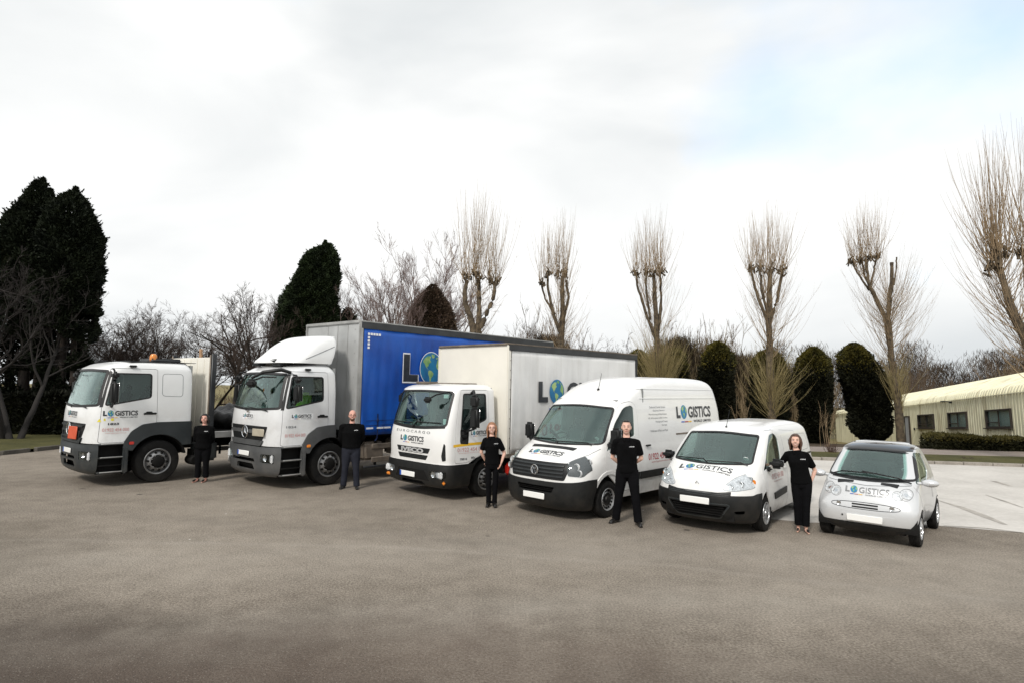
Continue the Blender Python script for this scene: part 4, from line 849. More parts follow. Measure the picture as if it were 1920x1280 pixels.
for z in (.53, .56, .59): m.box((.96, 0, z), (.02, .86, .008))
v.P('bumper_backing', m, M['chassis'])
number_plate(v, (1.045, 0, .42), .52, .11, False)
h = v.bvh.ray_cast(Vector((.50, 0, 3)), Vector((0, 0, -1)), 3)
g = MB(); g.prism(rpoly([(.42, -.55), (.42, .55), (.52, .52), (.52, -.52)], .02), 'z', 1.1, 1.4); v.panel('cowl_vent', g, M['plastic'], .004, .015)
d = v.deco('H', (.74, 0, 1.2), .005); d.logo(-.42, .0, .11, .84); d.make('bonnet_lettering', v.root)
d = v.deco('L', (0, 1, 0), .004)
d.logo(2.72, 1.80, .26, 1.70); d.flush('logo', v.root)
for i, (t, x0, w) in enumerate((('Dedicated Courier Service', 1.58, .66), ('Express Service', 1.72, .48), ('Warehousing & Distribution', 1.52, .76), ('UK & European pallet service', 1.50, .80), ('Packaging & Crating', 1.80, .50), ('Storage', 2.05, .22), ('Fulfilment & Pick and Pack', 1.58, .72))): d.text(t, x0, 2.04-i*.078-(.03 if i == 6 else 0), w, .045, M['ink2'])
d.flush('service_list', v.root); d.text('01922 454 000', 1.44, .97, 1.0, .135, M['inkr'], .015); d.text('www.logisticsworld.co.uk', 1.55, .90, .8, .045, M['inkr']); d.make('side_lettering', v.root)
m = MB(); m.rbox((.06, 0, 1.28), (.46, 1.7, .22), .08, 3); v.P('dashboard', m, M['dash']); seats(v, -.75, 1.0, (-.5, .25, .65), .6, .42); steering(v, -.30, -.48, 1.36, .75, .19)
m = MB(); m.box((-1.35, 0, 1.5), (.02, 1.8, 1.9)); m.box((-.4, 0, .75), (1.8, 1.7, .03)); m.box((-.95, 0, 2.2), (.7, 1.5, .02)); v.P('cab_lining', m, M['cabin'])
m = MB(); m.lathe([(.001, 0), (.045, 0), (.045, .006), (.001, .006)], 16, 'x', (0, 0, 0)); v.P('tax_disc', m, M['inkw'], loc=(.0, .70, 1.47), rot=(0, .85, 0))
m = MB(); m.rbox((-.55, .0, 2.0), (.03, .22, .07), .02, 2); v.P('inner_mirror', m, M['plastic'])
h = v.bvh.ray_cast(Vector((-.85, .12, 4)), Vector((0, 0, -1)), 4)[0]
m = MB(); m.rbox((h.x, h.y, h.z+.015), (.10, .05, .05), .02, 2); m.tube([(h.x, h.y, h.z), (h.x-.12, h.y, h.z+.36)], [.008, .004], 5); v.P('antenna', m, M['plastic'])
ws = wheel_set('steelw', .345, .22)
for x in (0, -3.665):
    for y in (.87, -.87): put_wheel(v, ws, x, y, .345)
m = MB(); m.rbox((-2.0, 0, .42), (5.2, 1.2, .22), .04, 2); m.rbox((0, 0, .345), (.1, 1.5, .1), .02, 1); m.rbox((-3.665, 0, .345), (.1, 1.5, .1), .02, 1); v.P('underbody', m, M['chassis'])
# ---- small van
v = Veh('small_van', POSE['pa'], 'small white van with black lower bumper, parked left of the little city car', 'van', 'white vehicles of one fleet parked side by side')
K = [(.20, .76, -3.36, .80, .5, 2.3, .15, 4), (.28, .88, -3.42, .86, .55, 2.4, .15, 4), (.45, .96, -3.45, .895, .60, 2.4, .15, 4), (.62, .975, -3.45, .905, .64, 2.4, .15, 4), (.72, .955, -3.45, .905, .70, 2.4, .15, 4), (.84, .91, -3.44, .90, .78, 2.4, .15, 4), (.93, .84, -3.44, .89, .86, 2.4, .15, 4),
     (1.02, .72, -3.43, .88, .88, 2.5, .15, 4), (1.09, .56, -3.42, .87, .80, 2.7, .15, 4), (1.14, .42, -3.42, .865, .70, 3.0, .15, 4), (1.30, .19, -3.40, .84, .62, 3.2, .16, 4), (1.48, -.06, -3.37, .805, .58, 3.2, .18, 4), (1.64, -.28, -3.33, .765, .56, 3.2, .2, 4), (1.71, -.42, -3.29, .73, .6, 3.0, .25, 3.6), (1.77, -.65, -3.22, .67, .7, 2.7, .3, 3.2), (1.81, -1.0, -3.1, .55, .8, 2.5, .4, 3), (1.83, -1.4, -2.9, .38, .8, 2.4, .5, 2.6)]
v.setbody(body_rings(spec_interp(K, 46), ns=34))
wsc = rpoly([(-.72, 1.165), (0, 1.125, .5), (.72, 1.165), (.655, 1.635), (0, 1.68, .4), (-.655, 1.635)], .05)
win = rpoly([(.06, 1.04), (-.30, 1.11), (-1.0, 1.17), (-1.05, 1.55, .12), (-.88, 1.665, .08), (-.62, 1.64, .08), (-.28, 1.38, .1)], .03)
door = rpoly([(.14, 1.05), (.10, .82), (-.08, .55), (-.26, .29), (-1.20, .29), (-1.26, 1.0), (-1.20, 1.55, .15), (-.95, 1.72, .1), (-.56, 1.70, .1), (-.20, 1.38, .1)], .05)
cut = MB(); cut.prism([(.32, 0), (2, 0), (2, .66), (.60, .68), (.50, .70), (.32, .70)], 'y', -1.6, 1.6); arch_cut(cut, 0, .32, .385, .4, 1.4); arch_cut(cut, -2.728, .32, .385, .4, 1.4); lr(cut, offpoly(door, .007), .5, 1.4); cut.prism(wsc, 'x', -.62, 1.0); cut.box((-2, 0, .05), (5, 3, .42))
v.panel('body', cut, M['white'], 0, .022, op='DIFFERENCE')
for sy in (1, -1):
    Y = (.5, 1.4) if sy > 0 else (-1.4, -.5)
    d = MB(); d.prism(door, 'y', *Y); w = MB(); lr(w, win, .4, 1.5); dr = v.panel('door', d, M['white'], .002, .022, minus=w)
    g = MB(); g.prism(offpoly(win, .004), 'y', *Y); v.panel('side_window', g, M['glassd'], -.006, .005, parent=dr)
    g = MB(); g.ribbon(offpoly(win, -.004), .026, 'y', *Y, closed=True); v.panel('window_seal', g, M['seal'], .004, .01, parent=dr)
    m = MB(); m.rbox((-1.12, sy*.90, 1.02), (.17, .03, .035), .012, 2); v.P('door_handle', m, M['white'], parent=dr)
    m = MB(); m.rbox((-.16, sy*1.02, 1.17), (.16, .24, .17), .06, 3); m.rbox((-.12, sy*.90, 1.07), (.12, .10, .08), .03, 2); mo = v.P('mirror', m, M['plastic']); m = MB(); m.rbox((-.245, sy*1.02, 1.17), (.006, .19, .12), .002, 1); v.P('mirror_glass', m, M['chrome'], parent=mo)
    g = MB(); g.prism(rpoly([(-.46, .50), (-.40, .62), (-1.20, .66), (-1.20, .54)], .015), 'y', *Y); v.panel('side_moulding', g, M['plastic'], .018, .025)
    g = MB(); g.ribbon([(-1.30, .28), (-1.33, 1.0), (-1.30, 1.60)], .008, 'y', *Y); g.ribbon([(-2.35, .30), (-2.20, .75), (-2.28, 1.65), (-1.32, 1.70)], .007, 'y', *Y); v.panel('panel_gap', g, M['ink2'], .001, .004)
    g = MB(); g.prism([(-2.25, 1.13), (-3.30, 1.13), (-3.30, 1.165), (-2.25, 1.165)], 'y', *Y); v.panel('sliding_rail', g, M['plastic'], .006, .015)
    g = MB(); g.ribbon(rpoly([(-2.3, 1.22), (-3.15, 1.24), (-3.05, 1.56), (-2.3, 1.58)], .1), .007, 'y', *Y, closed=True); v.panel('body_crease', g, M['ink2'], .001, .004)
    hp = rpoly([(sy*.42, .80), (sy*.58, .965), (sy*.80, 1.065), (sy*.875, 1.05), (sy*.885, .93), (sy*.84, .80), (sy*.62, .755), (sy*.46, .765)], .03)
    c2 = MB(); c2.prism(hp, 'x', .50, 1.6)
    g = v.panel('headlight', c2, M['reflector'], .003, .01)
    for (yy, zz, rr) in ((.66, .86, .06), (.54, .82, .045), (.76, .93, .05)):
        h = v.bvh.ray_cast(Vector((3, sy*yy, zz)), Vector((-1, 0, 0)), 6)[0]; m = MB(); m.lathe([(.001, -.02), (rr*.6, -.015), (rr, .012), (rr*1.1, .008), (rr*1.15, -.02)], 18, 'x', (h.x, sy*yy, zz)); v.P('lamp_bowl', m, M['chrome'], parent=g)
    h = v.bvh.ray_cast(Vector((3, sy*.82, .89)), Vector((-1, 0, 0)), 6)[0]; m = MB(); m.rbox((h.x, sy*.82, .89), (.03, .06, .08), .015, 2); v.P('indicator', m, M['amber'], parent=g)
    v.panel('lamp_lens', c2, M['lens'], .016, .005, parent=g)
    g = MB(); g.ribbon(offpoly(hp, .003), .008, 'x', .49, 1.6, closed=True); v.panel('lamp_gap', g, M['ink2'], .002, .004)
    for xa in (0, -2.728):
        m = MB(); P = [(xa+.40*math.cos(t), .32+.40*math.sin(t)) for t in np.linspace(-.2, 3.3, 22)]+[(xa+.383*math.cos(t), .32+.383*math.sin(t)) for t in np.linspace(3.3, -.2, 22)]; m.prism(P, 'y', *((.45, .87) if sy > 0 else (-.87, -.45))); v.P('wheel_house', m, M['chassis'])
g = MB(); g.prism(offpoly(wsc, .004), 'x', -.62, 1.0); v.panel('windscreen', g, M['glass'], -.006, .005)
g = MB(); g.ribbon(offpoly(wsc, -.005), .026, 'x', -.62, 1.0, closed=True); v.panel('windscreen_seal', g, M['seal'], .003, .012)
wiper(v, [(-.62, 1.17), (-.1, 1.18), (.0, 1.13)]); wiper(v, [(-.02, 1.155), (.55, 1.165), (.66, 1.13)])
gp = rpoly([(-.56, .745), (-.20, .70, .05), (.20, .70, .05), (.56, .745), (.56, .65), (-.56, .65)], .015); g = MB(); g.prism(gp, 'x', .5, 2); go = v.panel('grille', g, M['plastic'], .004, .02)
for z in (.715, .69, .665):
    g = MB(); g.prism([(-.53, z-.005), (.53, z-.005), (.53, z+.005), (-.53, z+.005)], 'x', .5, 2); v.panel('grille_slat', g, M['plasticg'], .014, .012, parent=go)
g = MB(); g.prism([(.32, .15), (2, .15), (2, .665), (.60, .685), (.50, .705), (.32, .705)], 'y', -1.5, 1.5); mi = MB(); arch_cut(mi, 0, .32, .385, .4, 1.6); mi.prism(rpoly([(-.52, .50), (.52, .50), (.36, .30), (-.36, .30)], .04), 'x', .5, 2)
for sy in (1, -1): mi.prism(rpoly([(sy*.60, .42), (sy*.76, .44), (sy*.74, .38), (sy*.62, .37)], .02), 'x', .4, 2)
v.panel('bumper', g, M['plastic'], .012, .04, minus=mi)
m = MB(); m.box((.80, 0, .42), (.03, 1.2, .36))
for z in (.34, .38, .42, .46): m.box((.90, 0, z), (.02, .9, .012))
v.P('bumper_backing', m, M['chassis'])
g = MB(); g.ribbon(rpoly([(-.56, .53), (.56, .53), (.38, .275), (-.38, .275)], .05), .02, 'x', .5, 2, closed=True); v.panel('intake_frame', g, M['plasticg'], .02, .02)
number_plate(v, (1.005, -.02, .565), .52, .11, False)
d = v.deco('H', (.64, 0, 1.1), .004); d.logo(-.46, .0, .13, .95, bold=.01, ink=M['ink2'] if False else M['ink']); d.make('bonnet_lettering', v.root)
m = MB(); m.tube([(.925, -.03, .84), (.93, .0, .88), (.925, .03, .84)], .008, 5); v.P('bonnet_badge', m, M['chrome'])
d = v.deco('L', (0, 1, 0), .004); d.text('01922 454 000', .32, .86, .72, .10, M['inkrf'], .01); d.text('www.logisticsworld.co.uk', .40, .80, .55, .035, M['inkrf']); d.flush('phone_number', v.root); d.logo(1.72, 1.36, .14, 1.0); d.make('side_lettering', v.root)
m = MB(); m.rbox((.10, 0, 1.06), (.42, 1.45, .20), .07, 3); v.P('dashboard', m, M['dash']); seats(v, -.72, .72, (-.40, .40), .56, .45); steering(v, -.25, -.40, 1.10, .75, .18)
m = MB(); m.box((-1.35, 0, 1.0), (.02, 1.5, 1.2)); m.box((-.5, 0, .5), (1.7, 1.5, .03)); v.P('cab_lining', m, M['cabin'])
m = MB(); m.lathe([(.001, 0), (.05, 0), (.05, .006), (.001, .006)], 16, 'x', (0, 0, 0)); v.P('tax_disc', m, M['inkw'], loc=(.13, .58, 1.245), rot=(0, .9, 0))
h = v.bvh.ray_cast(Vector((-.52, 0, 4)), Vector((0, 0, -1)), 4)[0]
m = MB(); m.rbox((h.x, h.y, h.z+.012), (.07, .035, .04), .015, 2); m.tube([(h.x, h.y, h.z), (h.x-.2, h.y, h.z+.34)], [.006, .003], 5); v.P('antenna', m, M['plastic'])
ws = wheel_set('cover', .315, .20)
for x in (0, -2.728):
    for y in (.79, -.79): put_wheel(v, ws, x, y, .315)
m = MB(); m.rbox((-1.3, 0, .33), (3.4, 1.1, .16), .04, 2); m.rbox((0, 0, .31), (.1, 1.4, .1), .02, 1); m.rbox((-2.728, 0, .31), (.1, 1.4, .1), .02, 1); v.P('underbody', m, M['chassis'])
# ---- little city car
v = Veh('city_car', POSE['sm'], 'tiny silver two-seat city car with dark roof, rightmost in the row', 'car', 'white vehicles of one fleet parked side by side')
K = [(.17, .28, -2.10, .60, .25, 3, .2, 3), (.28, .38, -2.14, .66, .22, 3.6, .22, 3), (.42, .405, -2.15, .70, .22, 3.6, .24, 3), (.56, .395, -2.14, .715, .22, 3.6, .25, 3), (.66, .37, -2.14, .715, .27, 3.4, .26, 3), (.74, .34, -2.14, .715, .36, 3.1, .27, 3), (.86, .29, -2.13, .71, .48, 2.7, .3, 3), (.94, .20, -2.10, .705, .50, 2.8, .3, 3),
     (.99, .08, -2.06, .695, .46, 3.0, .3, 3), (1.02, .0, -2.03, .69, .42, 3.2, .3, 3), (1.15, -.17, -1.93, .66, .40, 3.4, .28, 3), (1.30, -.37, -1.80, .615, .38, 3.4, .26, 3), (1.44, -.56, -1.66, .565, .36, 3.4, .25, 3), (1.49, -.66, -1.58, .53, .38, 3.0, .25, 3), (1.53, -.82, -1.46, .46, .4, 2.7, .3, 3), (1.55, -1.0, -1.3, .30, .3, 2.5, .2, 3)]
def warp(x, y, z):
    f = 0.
    for xa, h_ in ((0., .055), (-1.812, .075)):
        d2 = ((x-xa)/.40)**2+((z-.34)/.34)**2; f += h_*math.exp(-d2*1.1)
    if abs(y) > .35: y += math.copysign(f*min(1, (abs(y)-.35)/.3), y)
    return (x, y, z)
v.setbody(body_rings(spec_interp(K, 44), ns=30, warp=warp))
wsc = rpoly([(-.66, 1.035), (0, 1.00, .4), (.66, 1.035), (.545, 1.435), (0, 1.465, .3), (-.545, 1.435)], .05)
win = rpoly([(-.10, .97), (-.95, .97), (-1.25, 1.08, .05), (-1.20, 1.40, .06), (-.70, 1.44, .05)], .03)
door = rpoly([(.02, .95), (-.28, .28), (-1.08, .28), (-1.30, .62), (-1.36, 1.10, .1), (-1.22, 1.47, .08), (-.68, 1.48, .06)], .05)
cut = MB(); arch_cut(cut, -.012, .29, .298, .42, 1.2); arch_cut(cut, -1.812, .29, .325, .42, 1.2); lr(cut, offpoly(door, .006), .4, 1.3); cut.prism(wsc, 'x', -.62, .8); cut.box((-.8, 0, .05), (2.1, 3, .42))
roofp = rpoly([(-.62, .53), (-.62, -.53), (-1.35, -.47), (-1.35, .47)], .08)
body = v.panel('body', cut, M['silver'], 0, .02, op='DIFFERENCE')
g = MB(); g.prism([(-.50, -.56), (-.50, .56), (-1.45, .50), (-1.45, -.50)], 'z', 1.452, 1.8); v.panel('roof_panel', g, M['gloss'], .006, .015)
g = MB(); g.prism([(.1, .12), (1, .12), (1, .318), (.1, .318)], 'y', -1, 1); mi = MB(); arch_cut(mi, -.012, .29, .298, .42, 1.2); v.panel('lower_bumper', g, M['plastic'], .004, .03, minus=mi)
m = MB(); m.box((.22, 0, .33), (.03, 1.1, .30)); v.P('bumper_backing', m, M['chassis'])
for sy in (1, -1):
    Y = (.4, 1.3) if sy > 0 else (-1.3, -.4)
    d = MB(); d.prism(door, 'y', *Y); w = MB(); lr(w, win, .3, 1.4); dr = v.panel('door', d, M['silver'], .002, .02, minus=w)
    g = MB(); g.prism(offpoly(win, .004), 'y', *Y); v.panel('side_window', g, M['glassd'], -.005, .005, parent=dr)
    g = MB(); g.ribbon(offpoly(win, -.008), .04, 'y', *Y, closed=True); v.panel('window_seal', g, M['seal'], .004, .01, parent=dr)
    m = MB(); m.rbox((-1.15, sy*.73, .85), (.15, .03, .03), .012, 2); v.P('door_handle', m, M['plastic'], parent=dr)
    m = MB(); m.sph((-.20, sy*.84, 1.0), .1, 16, 12, (.085, .125, .062)); m.tube([(-.20, sy*.66, .98), (-.2, sy*.75, .985)], .025, 8); mo = v.P('mirror', m, M['silver'], smooth=60); m = MB(); m.lathe([(.001, 0), (.05, 0)], 16, 'x', (-.27, sy*.84, 1.0)); v.P('mirror_glass', m, M['chrome'], parent=mo)
    # twin round headlights
    for (yy, zz, rr) in ((.56, .825, .082), (.445, .79, .075)):
        h = v.bvh.ray_cast(Vector((3, sy*yy, zz)), Vector((-1, 0, 0)), 6); q = h[1].to_track_quat('X', 'Z').to_euler()
        m = MB(); m.lathe([(.001, -.012), (rr*.5, -.006), (rr*.86, .006), (rr, .008), (rr*1.04, -.012)], 24, 'x'); hl = v.P('headlight', m, M['reflector'], loc=h[0], rot=q)
        m = MB(); m.lathe([(.001, .004), (rr*.35, .003), (rr*.4, -.008)], 16, 'x'); v.P('lamp_bulb', m, M['chrome'], parent=hl)
        m = MB(); m.lathe([(.001, .022), (rr*.6, .018), (rr, .008)], 24, 'x'); v.P('lamp_lens', m, M['lens'], parent=hl)
        g = MB(); P = [(sy*yy+rr*1.06*math.cos(t), zz+rr*1.06*math.sin(t)) for t in np.linspace(0, 2*math.pi, 24, endpoint=False)]; g.ribbon(P, .007, 'x', -.2, 1, closed=True); v.panel('lamp_gap', g, M['ink2'], .002, .004)
    for xa in (0, -1.812):
        m = MB(); P = [(xa+.335*math.cos(t), .29+.335*math.sin(t)) for t in np.linspace(-.2, 3.3, 22)]+[(xa+.322*math.cos(t), .29+.322*math.sin(t)) for t in np.linspace(3.3, -.2, 22)]; m.prism(P, 'y', *((.42, .72) if sy > 0 else (-.72, -.42))); v.P('wheel_house', m, M['chassis'])
    g = MB(); g.prism(rpoly([(.19, sy*.20), (.19, sy*.44), (.10, sy*.46), (.13, sy*.20)], .02), 'z', .8, 1.05); v.panel('air_slot', g, M['plastic'], .003, .01)
    g = MB(); g.prism([(-1.34, 1.1), (-1.42, .62), (-1.50, .62), (-1.42, 1.12), (-1.30, 1.46), (-1.24, 1.46)], 'y', *Y); v.panel('safety_cell', g, M['silver2'], .004, .01)
    m = MB(); h = v.bvh.ray_cast(Vector((3, sy*.385, .60)), Vector((-1, 0, 0)), 6)[0]; m.lathe([(.001, .012), (.028, .010), (.034, .014), (.038, 0)], 18, 'x', (h.x, sy*.385, .60)); v.P('fog_lamp', m, M['chrome'])
g = MB(); g.prism(offpoly(wsc, .004), 'x', -.62, .8); v.panel('windscreen', g, M['glass'], -.005, .005)
g = MB(); g.ribbon(offpoly(wsc, .004), .035, 'x', -.62, .8, closed=True); v.panel('windscreen_seal', g, M['seal'], .004, .012)
g = MB(); g.prism(rpoly([(-.58, 1.0), (0, .965, .4), (.58, 1.0), (.56, 1.035), (0, 1.02, .4), (-.56, 1.035)], .01), 'x', -.3, .8); v.panel('scuttle', g, M['plastic'], .004, .01)
wiper(v, [(-.60, 1.0), (-.42, 1.065), (.12, 1.07)]); wiper(v, [(.60, .965), (.42, 1.03), (-.12, 1.09)])
g = MB(); g.ribbon([(-.70, .985), (-.60, .955), (0, .915), (.60, .955), (.70, .985)], .009, 'x', -.4, .8); v.panel('bonnet_gap', g, M['ink2'], .0015, .004)
oval = [(.50*math.cos(t)*(1 if abs(math.cos(t)) < .98 else 1), .595+.055*math.copysign(abs(math.sin(t))**.7, math.sin(t))) for t in np.linspace(0, 2*math.pi, 40, endpoint=False)]
m = MB(); P = []
for y, z in oval+oval[:1]:
    h = v.bvh.ray_cast(Vector((3, y, z)), Vector((-1, 0, 0)), 6)[0]; P.append(h)
m.tube(P, .0055, 5, cap=False); v.P('grille_outline', m, M['ink'])
for z in (.615, .572):
    g = MB(); g.prism(rpoly([(-.19, z-.013), (.19, z-.013), (.19, z+.013), (-.19, z+.013)], .006), 'x', 0, 1); v.panel('grille_slot', g, M['plastic'], .003, .01)
g = MB(); g.prism(rpoly([(-.36, .33), (.42, .33), (.42, .46), (-.36, .46)], .02), 'x', 0, 1); v.panel('plate_panel', g, M['silver'], .006, .012)
m = MB(); m.sph((.415, -.33, .42), .014, 10, 8); v.P('tow_eye_cover', m, M['plastic'])
number_plate(v, (.44, .0, .40), .52, .11, False)
d = v.deco('F', (.3, 0, 0), .004); d.off = .009; d.logo(-.30, .795, .085, .64, bold=.01, ink=M['ink2']); d.make('bonnet_lettering', v.root)
m = MB(); m.rbox((-.28, 0, .93), (.34, 1.2, .18), .06, 3); v.P('dashboard', m, M['dash']); seats(v, -.95, .62, (-.30, .30), .52, .42); steering(v, -.55, -.30, .95, .75, .17)
m = MB(); m.box((-1.35, 0, .8), (.02, 1.1, .8)); m.box((-.7, 0, .42), (1.2, 1.1, .03)); v.P('cabin_lining', m, M['cabin'])
m = MB(); m.lathe([(.001, 0), (.035, 0), (.035, .006), (.001, .006)], 16, 'x', (0, 0, 0)); v.P('tax_disc', m, M['inkw'], loc=(-.33, .46, 1.17), rot=(0, .8, 0))
ws = wheel_set('alloy6', .28, .16)
for y in (.655, -.655): put_wheel(v, ws, 0, y, .28)
for y in (.675, -.675): put_wheel(v, ws, -1.812, y, .28)
m = MB(); m.rbox((-.9, 0, .30), (2.0, .8, .14), .04, 2); m.rbox((0, 0, .28), (.08, 1.2, .08), .02, 1); m.rbox((-1.812, 0, .28), (.08, 1.2, .08), .02, 1); v.P('underbody', m, M['chassis'])
# ================================================================== GROUND AND SETTING
bpy.data.collections.remove(TMP); TMP = bpy.data.collections.new('tmp'); COL.children.link(TMP)
def npmesh(name, V, Fq, mats=None, mi=None, smooth=False):
    """V (n,3), Fq (m,k) all faces of the same size"""
    V = np.asarray(V, np.float32); Fq = np.asarray(Fq, np.int32); m_, k = Fq.shape
    me = bpy.data.meshes.new(name); me.vertices.add(len(V)); me.vertices.foreach_set('co', V.ravel())
    me.loops.add(m_*k); me.loops.foreach_set('vertex_index', Fq.ravel()); me.polygons.add(m_)
    me.polygons.foreach_set('loop_start', np.arange(0, m_*k, k, dtype=np.int32)); me.polygons.foreach_set('loop_total', np.full(m_, k, np.int32))
    if mi is not None: me.polygons.foreach_set('material_index', np.asarray(mi, np.int32))
    if smooth: me.polygons.foreach_set('use_smooth', np.ones(m_, bool))
    me.update(calc_edges=True); return me
TZ = ([-1e3, 25.5, 28.5, 33, 41.7, 67, 120, 900], [0, 0, -.10, -.38, -1.25, -3.0, -5.5, -20]); TZL = ([-1e3, 25.5, 60, 130, 900], [-.0, -.0, -.9, -2.6, -6])
def gz(x, y):
    a_ = np.interp(y, *TZ); b_ = np.interp(y, *TZL); t = np.clip((np.asarray(x)-2)/9., 0, 1); t = t*t*(3-2*t); return b_*(1-t)+a_*t
def sheet(name, poly, z, m_, kind='structure', **k):
    mb = MB(); n = len(poly); mb.add([(p[0], p[1], z) for p in poly], [tuple(range(n))]); me = mb.mesh(name)
    if me.polygons[0].normal.z < 0: me.flip_normals()
    return tag(link(name, me, m_), kind=kind, **k)
def ground_mat(name, stops, scale, rough=.95, bump=.3, bs=60., mix=None):
    m = bpy.data.materials.new(name); m.use_nodes = True; t = m.node_tree; b = t.nodes['Principled BSDF']; b.inputs['Roughness'].default_value = rough; b.inputs['Specular IOR Level'].default_value = .25
    g = t.nodes.new('ShaderNodeNewGeometry'); outs = []
    for sc, det in scale:
        n = t.nodes.new('ShaderNodeTexNoise'); n.inputs['Scale'].default_value = sc; n.inputs['Detail'].default_value = det; n.inputs['Roughness'].default_value = .6; t.links.new(g.outputs['Position'], n.inputs[0]); outs.append(n.outputs[0])
    s = outs[0]
    for i, o in enumerate(outs[1:]):
        mm = t.nodes.new('ShaderNodeMixRGB'); mm.inputs[0].default_value = (mix or [.5]*9)[i]; t.links.new(s, mm.inputs[1]); t.links.new(o, mm.inputs[2]); s = mm.outputs[0]
    cr = t.nodes.new('ShaderNodeValToRGB'); els = cr.color_ramp.elements
    for i, (p, c) in enumerate(stops):
        e_ = els[i] if i < 2 else els.new(p); e_.position = p; e_.color = (*c, 1)
    t.links.new(s, cr.inputs[0]); t.links.new(cr.outputs[0], b.inputs['Base Color'])
    n = t.nodes.new('ShaderNodeTexNoise'); n.inputs['Scale'].default_value = bs; n.inputs['Detail'].default_value = 5; t.links.new(g.outputs['Position'], n.inputs[0])
    bp = t.nodes.new('ShaderNodeBump'); bp.inputs['Strength'].default_value = bump; bp.inputs['Distance'].default_value = .02; t.links.new(n.outputs[0], bp.inputs['Height']); t.links.new(bp.outputs[0], b.inputs['Normal'])
    return m, t, b, cr, g
# asphalt: pale dusty grey-brown with worn arcs, fine chippings and a few stains
mA, t, b, cr, g = ground_mat('worn_asphalt', [(.41, (.140, .118, .094)), (.59, (.335, .292, .242))], [(.30, 8), (2.6, 9), (38, 8)], bump=1.0, bs=60, mix=[.38, .58])
col = cr.outputs[0]
def ovl(fac_socket, c, bt='MIX'):
    global col
    mm = t.nodes.new('ShaderNodeMixRGB'); mm.blend_type = bt; t.links.new(fac_socket, mm.inputs[0]); t.links.new(col, mm.inputs[1]); mm.inputs[2].default_value = (*c, 1); col = mm.outputs[0]
def ring_streak(cx, cy, r0, w, amp, c, soft=.5):
    sub = t.nodes.new('ShaderNodeVectorMath'); sub.operation = 'SUBTRACT'; t.links.new(g.outputs['Position'], sub.inputs[0]); sub.inputs[1].default_value = (cx, cy, 0)
    ln = t.nodes.new('ShaderNodeVectorMath'); ln.operation = 'LENGTH'; t.links.new(sub.outputs[0], ln.inputs[0])
    nz = t.nodes.new('ShaderNodeTexNoise'); nz.inputs['Scale'].default_value = .35; nz.inputs['Detail'].default_value = 4; t.links.new(g.outputs['Position'], nz.inputs[0])
    a1 = t.nodes.new('ShaderNodeMath'); a1.operation = 'MULTIPLY_ADD'; t.links.new(nz.outputs[0], a1.inputs[0]); a1.inputs[1].default_value = 1.0; t.links.new(ln.outputs['Value'], a1.inputs[2])
    a2 = t.nodes.new('ShaderNodeMath'); a2.operation = 'SUBTRACT'; t.links.new(a1.outputs[0], a2.inputs[0]); a2.inputs[1].default_value = r0+.5
    a3 = t.nodes.new('ShaderNodeMath'); a3.operation = 'ABSOLUTE'; t.links.new(a2.outputs[0], a3.inputs[0])
    mr = t.nodes.new('ShaderNodeMapRange'); t.links.new(a3.outputs[0], mr.inputs[0]); mr.inputs[1].default_value = 0; mr.inputs[2].default_value = w; mr.inputs[3].default_value = amp; mr.inputs[4].default_value = 0
    n5 = t.nodes.new('ShaderNodeTexNoise'); n5.inputs['Scale'].default_value = 1.1; n5.inputs['Detail'].default_value = 6; t.links.new(g.outputs['Position'], n5.inputs[0])
    m5 = t.nodes.new('ShaderNodeMath'); m5.operation = 'MULTIPLY'; t.links.new(mr.outputs[0], m5.inputs[0]); t.links.new(n5.outputs[0], m5.inputs[1]); ovl(m5.outputs[0], c)
ring_streak(-5, -22, 31.5, .14, .28, (.45, .41, .36)); ring_streak(8, -28, 35.8, .9, .45, (.42, .39, .34)); ring_streak(-12, -30, 41.5, .5, .4, (.15, .13, .11))
ring_streak(2, -24, 33.4, 1.6, .35, (.44, .405, .355)); ring_streak(-3, -40, 46.0, .35, .4, (.24, .20, .165)); ring_streak(6, -33, 38.2, 1.0, .3, (.15, .13, .11)); ring_streak(-20, -12, 22, .6, .3, (.42, .39, .34))
def spots(scale, thr, c, amt, off):
    v = t.nodes.new('ShaderNodeTexVoronoi'); v.inputs['Scale'].default_value = scale; mp_ = t.nodes.new('ShaderNodeMapping'); mp_.inputs['Location'].default_value = off; t.links.new(g.outputs['Position'], mp_.inputs[0]); t.links.new(mp_.outputs[0], v.inputs[0])
    mr = t.nodes.new('ShaderNodeMapRange'); t.links.new(v.outputs['Distance'], mr.inputs[0]); mr.inputs[1].default_value = thr; mr.inputs[2].default_value = thr*.6; mr.inputs[3].default_value = 0; mr.inputs[4].default_value = amt; ovl(mr.outputs[0], c)
